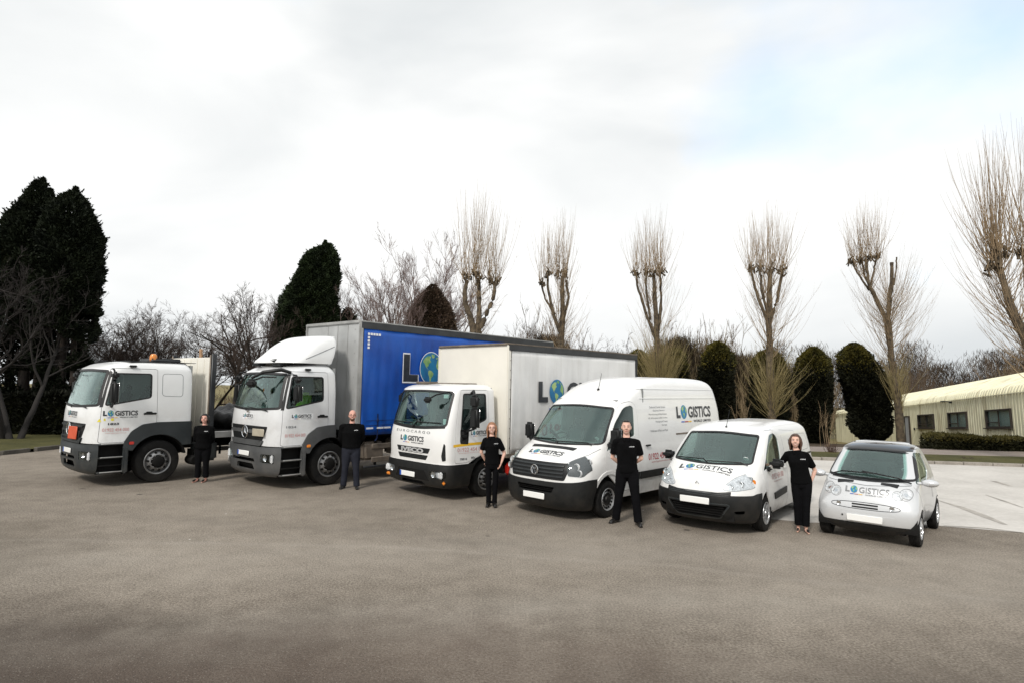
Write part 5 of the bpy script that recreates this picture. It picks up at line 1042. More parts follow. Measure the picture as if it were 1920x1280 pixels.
def patch_dark(cx, cy, r0, w, amt, c, sc):
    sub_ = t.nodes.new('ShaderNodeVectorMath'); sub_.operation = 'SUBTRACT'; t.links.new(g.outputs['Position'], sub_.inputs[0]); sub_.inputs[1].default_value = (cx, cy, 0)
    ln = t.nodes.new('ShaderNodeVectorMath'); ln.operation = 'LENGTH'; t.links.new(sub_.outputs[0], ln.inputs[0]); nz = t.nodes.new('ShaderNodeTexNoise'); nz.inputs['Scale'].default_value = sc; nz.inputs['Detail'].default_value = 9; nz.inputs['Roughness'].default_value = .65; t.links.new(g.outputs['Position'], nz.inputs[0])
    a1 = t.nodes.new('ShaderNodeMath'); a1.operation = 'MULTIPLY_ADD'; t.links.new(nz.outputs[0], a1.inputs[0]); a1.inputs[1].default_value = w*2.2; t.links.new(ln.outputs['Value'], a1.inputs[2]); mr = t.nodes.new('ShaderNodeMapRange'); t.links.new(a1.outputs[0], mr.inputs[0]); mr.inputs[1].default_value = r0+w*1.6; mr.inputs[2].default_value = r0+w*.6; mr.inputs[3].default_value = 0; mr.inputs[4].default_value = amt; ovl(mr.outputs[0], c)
patch_dark(-1, -1, 7.4, 2.6, .45, (.06, .046, .036), .7); patch_dark(-5.5, 1, 5.6, 2.2, .75, (.055, .042, .033), .9); patch_dark(5.5, 2.3, 3.6, 2.0, .65, (.06, .046, .036), .8); patch_dark(-1, 2, 4.4, 1.6, .35, (.10, .070, .055), 1.3); patch_dark(-9, 8, 2.4, 1.5, .4, (.09, .075, .055), .9)  # brown wear near the camera, with lens corner darkening painted in too
spots(28, .20, (.42, .39, .34), .28, (0, 0, 0)); spots(23, .18, (.06, .055, .05), .6, (3, 5, 0)); spots(.55, .045, (.05, .045, .04), .8, (1.7, .4, 0)); spots(1.1, .025, (.62, .60, .55), .9, (.3, 9, 0))
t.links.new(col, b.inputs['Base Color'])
mC = ground_mat('pale_concrete', [(.38, (.44, .42, .39)), (.62, (.58, .555, .52))], [(.5, 6), (9, 6)], bump=.15, bs=90, mix=[.35])[0]
mG = ground_mat('short_grass', [(.40, (.040, .040, .012)), (.60, (.095, .088, .030))], [(.8, 6), (25, 4)], bump=.6, bs=40)[0]
mF = ground_mat('rough_field', [(.38, (.10, .095, .035)), (.5, (.21, .165, .08)), (.62, (.13, .14, .04))], [(.06, 6), (.7, 5)], bump=.4, bs=8)[0]
mP = ground_mat('paved_path', [(.4, (.22, .185, .165)), (.6, (.30, .26, .235))], [(1.2, 5), (30, 3)], bump=.2)[0]
mS = ground_mat('leafy_soil', [(.4, (.030, .022, .015)), (.6, (.10, .075, .05))], [(2, 6), (30, 5)], bump=.9, bs=25)[0]
mK = ground_mat('kerb_stone', [(.4, (.22, .20, .175)), (.6, (.34, .31, .275))], [(3, 5), (40, 4)], bump=.3)[0]
mKd = ground_mat('weathered_kerb', [(.4, (.06, .055, .048)), (.6, (.12, .11, .095))], [(3, 5), (40, 4)], bump=.3)[0]
# terrain
xs = np.r_[-400, -200, -100, -60, -40, -28, np.arange(-22, 34, 2.), 40, 55, 80, 120, 200, 400]; ys = np.r_[-60, -10, 10, 20, 24, 25.5, np.arange(26.5, 46, 1.5), 50, 56, 62, 70, 85, 105, 130, 170, 240, 400, 800, 1500]
V = [(x, y, float(gz(x, y))-.035+(.35*math.sin(x*.05+1)*math.sin(y*.03)*min(1, max(0, (y-60)/40)))) for y in ys for x in xs]; nx = len(xs)
me = npmesh('ground', V, [(j*nx+i, j*nx+i+1, (j+1)*nx+i+1, (j+1)*nx+i) for j in range(len(ys)-1) for i in range(nx-1)], smooth=True); tag(link('ground', me, mF), kind='structure')
KL = [gnd(1520, 861)[:2], gnd(1900, 874)[:2]]; GL_ = [gnd(1520, 848.5)[:2], gnd(1900, 858)[:2]]; PL = [gnd(1520, 835)[:2], gnd(1900, 842.5)[:2]]
def ext(Ln, x): a_, b_ = Ln; return (x, a_[1]+(b_[1]-a_[1])*(x-a_[0])/(b_[0]-a_[0]))
XR, XL = 60, -15.2
yard = [(-60, -60), (60, -60), (60, 10), (XR, ext(KL, XR)[1]), ext(KL, 6), (3, 25.2), (-14.9, 25.2), (-15.35, 21.3), (-15.75, 19.1), (-16.6, 14), (-18, 5), (-60, 2)]
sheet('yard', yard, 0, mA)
ap = [gnd(1520, 979)[:2], gnd(1640, 981)[:2], gnd(1760, 985)[:2], gnd(1920, 998)[:2], (16, 9.2), (40, 2), (XR-1, ext(KL, XR-1)[1]-.02), (ext(KL, 6.5)[0], ext(KL, 6.5)[1]-.02), (3.2, 12.6)]
sheet('concrete_apron', ap, .004, mC)
# tar joints and stains lying on the apron
m = MB()
def strip(mb, pts, w, z=.008):
    for (x0, y0), (x1, y1), wa, wb in [(pts[i], pts[i+1], w[i], w[i+1]) for i in range(len(pts)-1)]:
        d_ = Vector((x1-x0, y1-y0)).normalized(); mb.add([(x0-d_.y*wa, y0+d_.x*wa, z), (x0+d_.y*wa, y0-d_.x*wa, z), (x1+d_.y*wb, y1-d_.x*wb, z), (x1-d_.y*wb, y1+d_.x*wb, z)], [(0, 1, 2, 3)])
for px, w in ((((1760, 938), (1800, 950), (1840, 965), (1885, 983)), (.02, .07, .10, .04)), (((1848, 927), (1880, 938), (1918, 951)), (.02, .05, .02)), (((1862, 901), (1895, 911)), (.08, .06)), (((1770, 985), (1850, 990), (1918, 998)), (.02, .05, .03))):
    strip(m, [tuple(gnd(*p)[:2]) for p in px], w)
tag(link('tar_joint', m.mesh('tar_joint'), mat('tar', (.42, .39, .35), .9, var=.4, scale=3)), kind='structure')
gp_ = [ext(KL, 6), ext(KL, XR), ext(GL_, XR), ext(GL_, 4)]
V = []; 
def band(name, L0, L1, x0, x1, z, m_, n=60):
    V = []
    for i in range(n+1):
        x = x0+(x1-x0)*i/n
        for Ln in (L0, L1): p = ext(Ln, x); V.append((p[0], p[1], max(0, float(gz(*p))*0)+z+float(gz(*p))))
    return tag(link(name, npmesh(name, V, [(2*i, 2*i+2, 2*i+3, 2*i+1) for i in range(n)]), m_), kind='structure')
band('grass_verge', KL, GL_, 5, XR, .07, mG); band('path', GL_, PL, 3, XR, .05, mP)
B0 = PL; B1 = [(0, 38.5), (1, 38.5)]; V = []; xs2 = np.arange(-2, 44, 2.); ys2 = np.linspace(0, 1, 12)
V = [(x, y, float(gz(x, y))+.02+.03*math.sin(3*x+2*y)) for x in xs2 for y in (ext(PL, x)[1]+(38.5-ext(PL, x)[1])*ys2)]
me = npmesh('planting_bed', V, [(i*12+j, (i+1)*12+j, (i+1)*12+j+1, i*12+j+1) for i in range(len(xs2)-1) for j in range(11)], smooth=True); tag(link('planting_bed', me, mS), kind='structure')
lawn = [(-60, 2.2), (-18.1, 5), (-16.75, 14), (-15.9, 19.1), (-15.5, 21.3), (-15.05, 25.4), (-14.9, 27), (-60, 27)]
sheet('lawn', lawn, .09, mG)
m = MB(); st_ = m.rbox((0, 0, 0), (.90, .14, .22), .012, 1).mesh('kerb_stone', None, True)
def kerb(name, pts, m_, z):
    r_ = empty(name, (*pts[0], 0), kind='structure'); st = st_.copy(); st.materials.append(m_)
    for i in range(len(pts)-1):
        a_, b_ = Vector(pts[i]), Vector(pts[i+1]); n = max(1, round((b_-a_).length/.915)); an = math.atan2(b_.y-a_.y, b_.x-a_.x)
        for k in range(n):
            p = a_+(b_-a_)*(k+.5)/n; o = bpy.data.objects.new('stone', st); COL.objects.link(o); o.parent = r_; o.location = (p.x-pts[0][0], p.y-pts[0][1], z+rng.normal(0, .003)); o.rotation_euler = (0, 0, an+rng.normal(0, .004))
kerb('kerb', [(-16.15, 17), (-15.83, 19.1), (-15.43, 21.3), (-15.0, 25.3)], mKd, .02)
kerb('kerb', [tuple(ext(KL, 7.5)), tuple(ext(KL, 24))], mK, .0)
# ------------------------------------------------------------------ foliage helpers
def leafmat(name, c1, c2, scale=1.5, rough=.7):
    m = mat(name, c1, rough, col2=c2, scale=scale, spec=.2); return m
def tubes(P, Rr, sides=3):
    """P (n,K,3) polylines, Rr (n,K) radii -> verts, quads"""
    n, K, _ = P.shape; T = np.gradient(P, axis=1); T /= np.linalg.norm(T, axis=2, keepdims=True)+1e-9
    ref = np.where(np.abs(T[..., 2:3]) > .9, np.array([1., 0, 0]), np.array([0, 0, 1.])); X = np.cross(T, ref); X /= np.linalg.norm(X, axis=2, keepdims=True)+1e-9; Y = np.cross(T, X)
    a_ = 2*np.pi*np.arange(sides)/sides; V = P[:, :, None, :]+Rr[:, :, None, None]*(X[:, :, None, :]*np.cos(a_)[None, None, :, None]+Y[:, :, None, :]*np.sin(a_)[None, None, :, None])
    i = np.arange(n)[:, None, None]*K*sides+np.arange(K-1)[None, :, None]*sides; j = np.arange(sides)[None, None, :]; j2 = (j+1) % sides
    Fq = np.stack([i+j, i+j2, i+sides+j2, i+sides+j], -1).reshape(-1, 4); return V.reshape(-1, 3), Fq
class Geo:
    def __init__(s): s.V = []; s.F = []; s.n = 0
    def add(s, vf): s.V.append(vf[0]); s.F.append(vf[1]+s.n); s.n += len(vf[0]); return s
    def mesh(s, name, smooth=True): return npmesh(name, np.concatenate(s.V), np.concatenate(s.F), smooth=smooth)
def resample(pts, rad, K):
    pts = np.array(pts, float); d_ = np.r_[0, np.cumsum(np.linalg.norm(np.diff(pts, axis=0), axis=1))]; t_ = np.linspace(0, d_[-1], K)
    return np.stack([np.interp(t_, d_, pts[:, k]) for k in range(3)], 1), np.interp(t_, d_, rad)
def shoots(base, dirn, length, r0, K=8, up=.5, noise=.03, rg=rng, r1=.15):
    """curved shoots: base (n,3), dirn (n,3), length (n,) -> P, R"""
    n = len(base); P = np.empty((n, K, 3)); P[:, 0] = base; d_ = dirn/np.linalg.norm(dirn, axis=1, keepdims=True); st = (length/(K-1))[:, None]
    for k in range(1, K):
        d_ = d_+np.array([0, 0, 1.])*up/(K-1)+rg.normal(0, noise, (n, 3)); d_ /= np.linalg.norm(d_, axis=1, keepdims=True); P[:, k] = P[:, k-1]+d_*st
    Rr = r0[:, None]*np.linspace(1, r1, K)[None]; return P, Rr
def spawn(P, Rr, per, t0, t1, ang, lf, rf, K, up=.3, noise=.06, rg=rng, rmin=.004, r1=.15, taper_len=.5):
    """children growing from parent polylines"""
    n, Kp, _ = P.shape; idx = np.repeat(np.arange(n), per); tt = rg.uniform(t0, t1, len(idx)); f = tt*(Kp-1); i = np.minimum(f.astype(int), Kp-2); w = (f-i)[:, None]
    B = P[idx, i]*(1-w)+P[idx, i+1]*w; T = P[idx, i+1]-P[idx, i]; L_ = np.linalg.norm(P[:, -1]-P[:, 0], axis=1)[idx]; T /= np.linalg.norm(T, axis=1, keepdims=True)+1e-9
    rr = (Rr[idx, i]*(1-w[:, 0])+Rr[idx, i+1]*w[:, 0])
    v = rg.normal(0, 1, (len(idx), 3)); v -= (v*T).sum(1, keepdims=True)*T; v /= np.linalg.norm(v, axis=1, keepdims=True)+1e-9; a_ = rg.normal(ang, ang*.25, len(idx))[:, None]
    D = T*np.cos(a_)+v*np.sin(a_); ln = L_*lf*rg.uniform(.6, 1.15, len(idx))*(1-taper_len*(tt-t0)/(t1-t0+1e-9)); return shoots(B, D, ln, np.maximum(rr*rf, rmin), K, up, noise, rg, r1)
# ------------------------------------------------------------------ bark
mBk = mat('pollard_bark', (.13, .098, .06), .9, col2=(.04, .03, .02), scale=5, bump=.8, bscale=16, dist=.05)
mSh = mat('tan_shoots', (.36, .26, .155), .8, col2=(.22, .155, .09), scale=2)
mShY = mat('yellow_green_shoots', (.36, .29, .13), .8, col2=(.22, .18, .08), scale=2)
mBd = mat('dark_bark', (.050, .038, .030), .9, col2=(.022, .017, .014), scale=4, bump=.6, bscale=14, dist=.04)
mTw = mat('dark_twigs', (.085, .060, .048), .9, col2=(.045, .032, .027), scale=1)
mBir = mat('birch_bark', (.24, .20, .18), .8, col2=(.08, .06, .055), scale=3)
mBtw = mat('birch_twigs', (.27, .20, .18), .9, col2=(.13, .09, .085), scale=1)
def pollard(label, Y, limbs, knobs, skirts, zb, trunk_r, extra=0, seed=1, top_r=.0125, name='pollard_tree'):
    """limbs: lists of (u,v,radius,dy); knobs: (u,v,count,top v,spread); skirts: (u0,v0,u1,v1,count,length,angle,up)"""
    rg = np.random.default_rng(seed); base = at(limbs[0][0][0], limbs[0][0][1], Y+limbs[0][0][3]); base[2] = float(gz(base[0], base[1]))-.05
    root = empty(name, base, label=label, cat='tree', group='pollarded poplars along the back of the yard'); G1, G2, G3 = Geo(), Geo(), Geo(); LP = []
    W_ = lambda u, v, dy=0: at(u, v, Y+dy)-base
    for li, l in enumerate(limbs):
        pts = [W_(u, v, dy) for u, v, r_, dy in l]; rad = [q[2] for q in l]
        if li == 0: pts[0] = np.array([pts[0][0]*0, 0, 0.]); 
        P, r_ = resample(pts, rad, 14); P += rg.normal(0, .02, P.shape)*np.linspace(0, 1, 14)[:, None]; r_ = r_*.68; G1.add(tubes(P[None], r_[None]*(1+.08*rg.normal(0, 1, 14))[None], 9)); LP.append((P, r_))
    for u, v, cnt, vt, spr in knobs:
        c = W_(u, v, rg.normal(0, .15)); m_ = MB()
        B = c+rg.normal(0, .10, (14, 3)); D = rg.normal(0, 1, (14, 3)); D[:, 2] = abs(D[:, 2])+.3; P, r_ = shoots(B-D*.05, D, rg.uniform(.12, .35, 14), rg.uniform(.03, .06, 14), 4, .3, .1, rg, .6); G1.add(tubes(P, r_, 5))
        H = (W_(u, vt)-c)[2]; B = c+rg.normal(0, 1, (cnt, 3))*np.array([.13, .13, .16]); az = rg.uniform(0, 2*np.pi, cnt); s_ = np.abs(rg.normal(0, spr*1.75, cnt))
        D = np.stack([np.cos(az)*s_, np.sin(az)*s_, np.ones(cnt)], 1); P, r_ = shoots(B, D, H*rg.uniform(.70, 1.13, cnt)*(1-.16*s_), rg.uniform(.6, 1.0, cnt)*top_r, 9, 1.15, .03, rg); G2.add(tubes(P, r_, 3))
        P2, r2 = spawn(P, r_, 2, .25, .85, .35, .22, .6, 4, .5, .05, rg, .003); G2.add(tubes(P2, r2, 3))
    for u0, v0, u1, v1, cnt, ln, ang, upk, yel in skirts:
        t_ = rg.uniform(0, 1, cnt)[:, None]; B = W_(u0, v0)*(1-t_)+W_(u1, v1)*t_+rg.normal(0, .06, (cnt, 3)); az = rg.uniform(0, 2*np.pi, cnt); a_ = rg.normal(ang, ang*.25, cnt)
        D = np.stack([np.cos(az)*np.sin(a_), np.sin(az)*np.sin(a_), np.cos(a_)], 1); P, r_ = shoots(B, D, ln*rg.uniform(.5, 1.05, cnt), rg.uniform(.007, .014, cnt)*(1.2 if extra else 1), 9, upk, .04, rg); g_ = G3 if yel else G2; g_.add(tubes(P, r_, 3))
        P2, r2 = spawn(P, r_, 4, .2, .9, .4, .35, .6, 5, .7, .05, rg, .0035); g_.add(tubes(P2, r2, 3))
    link('trunk', G1.mesh('trunk'), mBk, root); link('crown', G2.mesh('crown'), mSh, root)
    if G3.n: link('lower_shoots', G3.mesh('lower_shoots'), mShY, root)
    return root
pollard('first pollarded poplar from the left, three knobbed limbs rising above the blue truck roof', 28.6, [[(893, 800, .30, 0), (893, 640, .27, 0), (884, 600, .2, 0), (868, 560, .16, 0), (876, 525, .13, 0)], [(893, 640, .2, 0), (898, 600, .2, .2), (898, 560, .16, .3), (897, 522, .14, .3)], [(895, 628, .18, 0), (912, 590, .15, -.2), (925, 560, .13, -.3), (930, 530, .12, -.3)]],
        [(874, 522, 38, 350, .34), (888, 515, 20, 362, .22), (898, 522, 34, 352, .22), (918, 524, 22, 375, .30), (930, 530, 34, 385, .38)], [(870, 560, 930, 548, 26, 3.2, .8, 1.1, 0), (893, 700, 893, 600, 22, 2.6, .7, .8, 0)], 0, .3, seed=11)
pollard('second pollarded poplar, narrow brush of shoots above the white box truck roof', 33, [[(1052, 800, .30, 0), (1052, 640, .27, 0), (1056, 580, .20, 0), (1053, 520, .14, 0)], [(1050, 622, .2, 0), (1038, 590, .13, 0), (1028, 545, .10, 0), (1027, 517, .09, 0)], [(1040, 590, .1, 0), (1022, 560, .08, .3), (1015, 530, .07, .3)], [(1056, 600, .12, 0), (1066, 560, .1, -.3), (1062, 525, .09, -.3)]],
        [(1028, 515, 30, 408, .24), (1047, 515, 30, 395, .2), (1060, 518, 34, 400, .26), (1016, 530, 20, 425, .26)], [(1045, 600, 1058, 540, 45, 3.6, .6, 1.1, 0), (1052, 690, 1052, 610, 60, 3.4, .75, .9, 0)], 0, .3, seed=12)
pollard('third pollarded poplar with a bushy yellow-green skirt of shoots above the large white van', 32.5, [[(1238, 800, .27, 0), (1236, 700, .25, 0), (1232, 640, .22, 0), (1228, 560, .17, 0), (1225, 515, .12, 0)], [(1232, 640, .16, 0), (1212, 590, .12, 0), (1195, 535, .09, 0), (1192, 515, .08, 0)], [(1234, 620, .15, 0), (1240, 570, .11, .2), (1238, 512, .09, .3)], [(1220, 600, .1, 0), (1212, 550, .08, -.3), (1212, 512, .07, -.3)]],
        [(1193, 515, 30, 428, .28), (1212, 512, 30, 402, .24), (1226, 514, 34, 398, .24), (1239, 510, 30, 408, .32)], [(1210, 590, 1240, 530, 55, 4.0, .55, 1.1, 0), (1236, 715, 1234, 600, 60, 3.8, .7, .9, 0), (1238, 775, 1237, 700, 300, 3.4, .66, .75, 1)], 0, .3, seed=13)
pollard('fourth pollarded poplar, straight trunk with two brushes of shoots, behind the small white van', 29.5, [[(1449, 835, .30, 0), (1447, 770, .27, 0), (1444, 700, .24, 0), (1442, 600, .2, 0), (1443, 510, .15, 0)], [(1442, 610, .13, 0), (1422, 560, .10, 0), (1408, 508, .08, 0)], [(1444, 600, .13, 0), (1458, 560, .11, .2), (1467, 505, .10, .2)], [(1440, 590, .1, 0), (1428, 545, .09, -.3), (1425, 505, .08, -.3)]],
        [(1408, 508, 28, 410, .30), (1426, 505, 28, 385, .22), (1444, 506, 34, 372, .22), (1467, 505, 32, 395, .34)], [(1425, 570, 1450, 530, 55, 4.0, .55, 1.1, 0), (1444, 680, 1442, 580, 90, 3.6, .75, 1.0, 0), (1448, 790, 1446, 715, 170, 2.7, .85, .9, 1)], 0, .3, seed=14)
pollard('fifth pollarded poplar, forked trunk with a sawn-off right stem, behind the city car', 31.5, [[(1690, 833, .31, 0), (1684, 760, .26, 0), (1672, 680, .23, 0), (1664, 600, .21, 0)], [(1664, 605, .17, 0), (1648, 572, .14, 0), (1628, 530, .12, -.2), (1624, 487, .10, -.2)], [(1664, 610, .19, 0), (1668, 560, .17, .1), (1672, 520, .14, .1), (1672, 492, .12, .1)], [(1640, 555, .09, 0), (1622, 520, .08, .2), (1614, 485, .07, .2)], [(1632, 540, .08, 0), (1638, 510, .07, .2), (1643, 482, .07, .2)], [(1630, 545, .08, 0), (1606, 510, .07, .1), (1598, 490, .05, .2)], [(1676, 535, .06, 0), (1680, 510, .05, 0), (1681, 482, .05, 0)]],
        [(1598, 492, 20, 410, .38), (1614, 488, 28, 380, .28), (1626, 485, 34, 378, .26), (1643, 482, 34, 368, .32)], [(1600, 500, 1640, 540, 45, 3.4, .65, 1.2, 0), (1666, 640, 1672, 560, 90, 3.6, .8, 1.1, 0), (1672, 700, 1664, 600, 110, 4.2, .80, 1.1, 0), (1688, 780, 1678, 720, 90, 2.5, .55, .9, 1), (1690, 800, 1688, 760, 20, 1.6, .3, .5, 1)], 0, .3, seed=15)
pollard('large pollarded poplar with leaning trunk cut off by the right edge of the photo', 21.2, [[(1985, 900, .30, 0), (1955, 720, .26, 0), (1918, 625, .22, 0), (1882, 545, .18, 0), (1867, 468, .14, 0)], [(1950, 700, .2, 0), (1950, 600, .16, .3), (1935, 520, .14, .4), (1918, 470, .12, .4)], [(1925, 560, .1, .2), (1922, 490, .10, .2), (1916, 475, .09, .2)]],
        [(1866, 468, 56, 262, .30), (1880, 480, 20, 300, .3), (1920, 475, 46, 240, .28), (1860, 500, 20, 300, .5)], [(1895, 575, 1868, 490, 60, 3.6, .75, 1.2, 0), (1940, 680, 1900, 590, 90, 3.8, .8, 1.1, 0), (1960, 740, 1935, 670, 50, 3.0, .9, .9, 0)], 0, .3, extra=1, seed=16, top_r=.016)
# ------------------------------------------------------------------ bare trees
def bare(label, u, vb, Y, H, spread=.9, seed=1, mats=(None, None), levels=(7, 7, 6, 5), trunk=.22, lean=0, name='bare_tree', ang=.75, up=.35, gn=.13, forks=1, group='bare trees behind the trucks', tmin=.28, stems=1, twig=.006):
    rg = np.random.default_rng(seed); base = at(u, vb, Y); base[2] = float(gz(base[0], base[1]))-.05; root = empty(name, base, label=label, cat='tree', group=group)
    G1, G2 = Geo(), Geo(); n = stems; D = np.stack([rg.normal(lean, .16*stems**.7, n), rg.normal(0, .16*stems**.7, n), np.ones(n)], 1); H = H*1.22
    P, r_ = shoots(rg.normal(0, .12*(n-1)+1e-6, (n, 3))*[1, 1, 0], D, np.full(n, H*.62)*rg.uniform(.85, 1.1, n), np.full(n, trunk), 12, .2, gn*.55, rg, .35); G1.add(tubes(P, r_, 8))
    p, q = P, r_
    K = (9, 7, 5, 4)
    for li, per in enumerate(levels):
        p, q = spawn(p, q, per, tmin if li == 0 else .2, 1., ang*(1 if li < 2 else .8), (spread, .62, .58, .55)[li], (.62, .55, .5, .6)[li], K[li], up*(1 if li < 2 else .6), gn*(1, 1.1, 1.1, 1)[li], rg, (.02, .011, .007, twig)[li], .35 if li < 3 else .4, .35)
        (G1 if li < 1 else G2).add(tubes(p, q, 6 if li == 0 else (4 if li == 1 else 3)))
    link('trunk', G1.mesh('trunk'), mats[0] or mBd, root); link('crown', G2.mesh('crown'), mats[1] or mTw, root); return root
bare('gnarled bare tree showing between the flatbed headboard and the silver-white truck cab', 437, 800, 31, 6.0, .80, 21, trunk=.17, levels=(9, 8, 7, 5), gn=.19)
bare('wide bare tree behind the cab roof of the flatbed truck, many upright stems', 290, 790, 33, 5.9, .66, 22, levels=(9, 8, 6, 5), trunk=.08, stems=6, gn=.12, ang=.6)
bare('bare tree immediately right of the big dark conifers', 205, 790, 32, 5.8, .70, 23, levels=(9, 8, 6, 5), trunk=.09, stems=4, gn=.15)
bare('bare tree crown above the flatbed headboard, left of the gnarled one', 372, 790, 35, 5.9, .72, 24, levels=(9, 8, 6, 5), trunk=.10, stems=4, gn=.15)
bare('tall reddish bare tree close against the left side of the slim dark conifer', 487, 790, 33, 7.6, .62, 25, levels=(10, 8, 7, 5), trunk=.12, stems=3, gn=.13, ang=.6)
bare('small bare tree behind the windscreen of the flatbed truck cab', 247, 790, 37, 6.2, .72, 26, levels=(9, 8, 6, 5), trunk=.10, stems=4, gn=.15)
for k, (u, H, s) in enumerate(((696, 11.2, 31), (752, 12.0, 32), (802, 11.0, 34))):
    bare(('leftmost of the three silvery birches above the blue curtain truck', 'middle and tallest of the three silvery birches above the blue curtain truck', 'right-hand silvery birch leaning over the brown conifer')[k], u, 790, 38, H*.98, .60, s, (mBir, mBtw), (10, 7, 6, 5), .12, (-.05, 0, .18)[k], 'birch_tree', .55, .45, .09, group='birches behind the blue curtain truck', tmin=.3, stems=3 if k != 2 else 2, twig=.006)
bare('bare overhanging tree with long grey twigs in front of the big dark conifers', 30, 830, 23.5, 7.6, .62, 41, (mat('grey_bark', (.018, .015, .013), .9, var=.3), mat('grey_twigs', (.028, .022, .020), .9, var=.3)), (9, 7, 5, 4), .12, -.05, stems=3, gn=.12, group='bare trees on the left lawn')
bare('bare shrubby tree left of the white box truck roof end', 1120, 770, 46, 7.6, .62, 51, levels=(9, 7, 6, 4), trunk=.12, stems=3, group='bare trees behind the white box truck', twig=.009)
bare('bare tree with fine twigs above the rear end of the white box truck', 1172, 770, 50, 8.0, .62, 52, levels=(9, 7, 6, 4), trunk=.12, stems=3, group='bare trees behind the white box truck', twig=.009)
bare('faint bare tree in the gap between first and second pollards', 985, 770, 52, 7.8, .62, 53, levels=(9, 7, 5, 4), trunk=.12, stems=3, group='bare trees behind the white box truck', twig=.009)
bare('bare tree behind the third pollard, left of the golden-topped conifer', 1290, 770, 46, 8.2, .60, 54, levels=(9, 7, 6, 4), trunk=.12, stems=3, group='bare trees behind the white box truck', twig=.009)
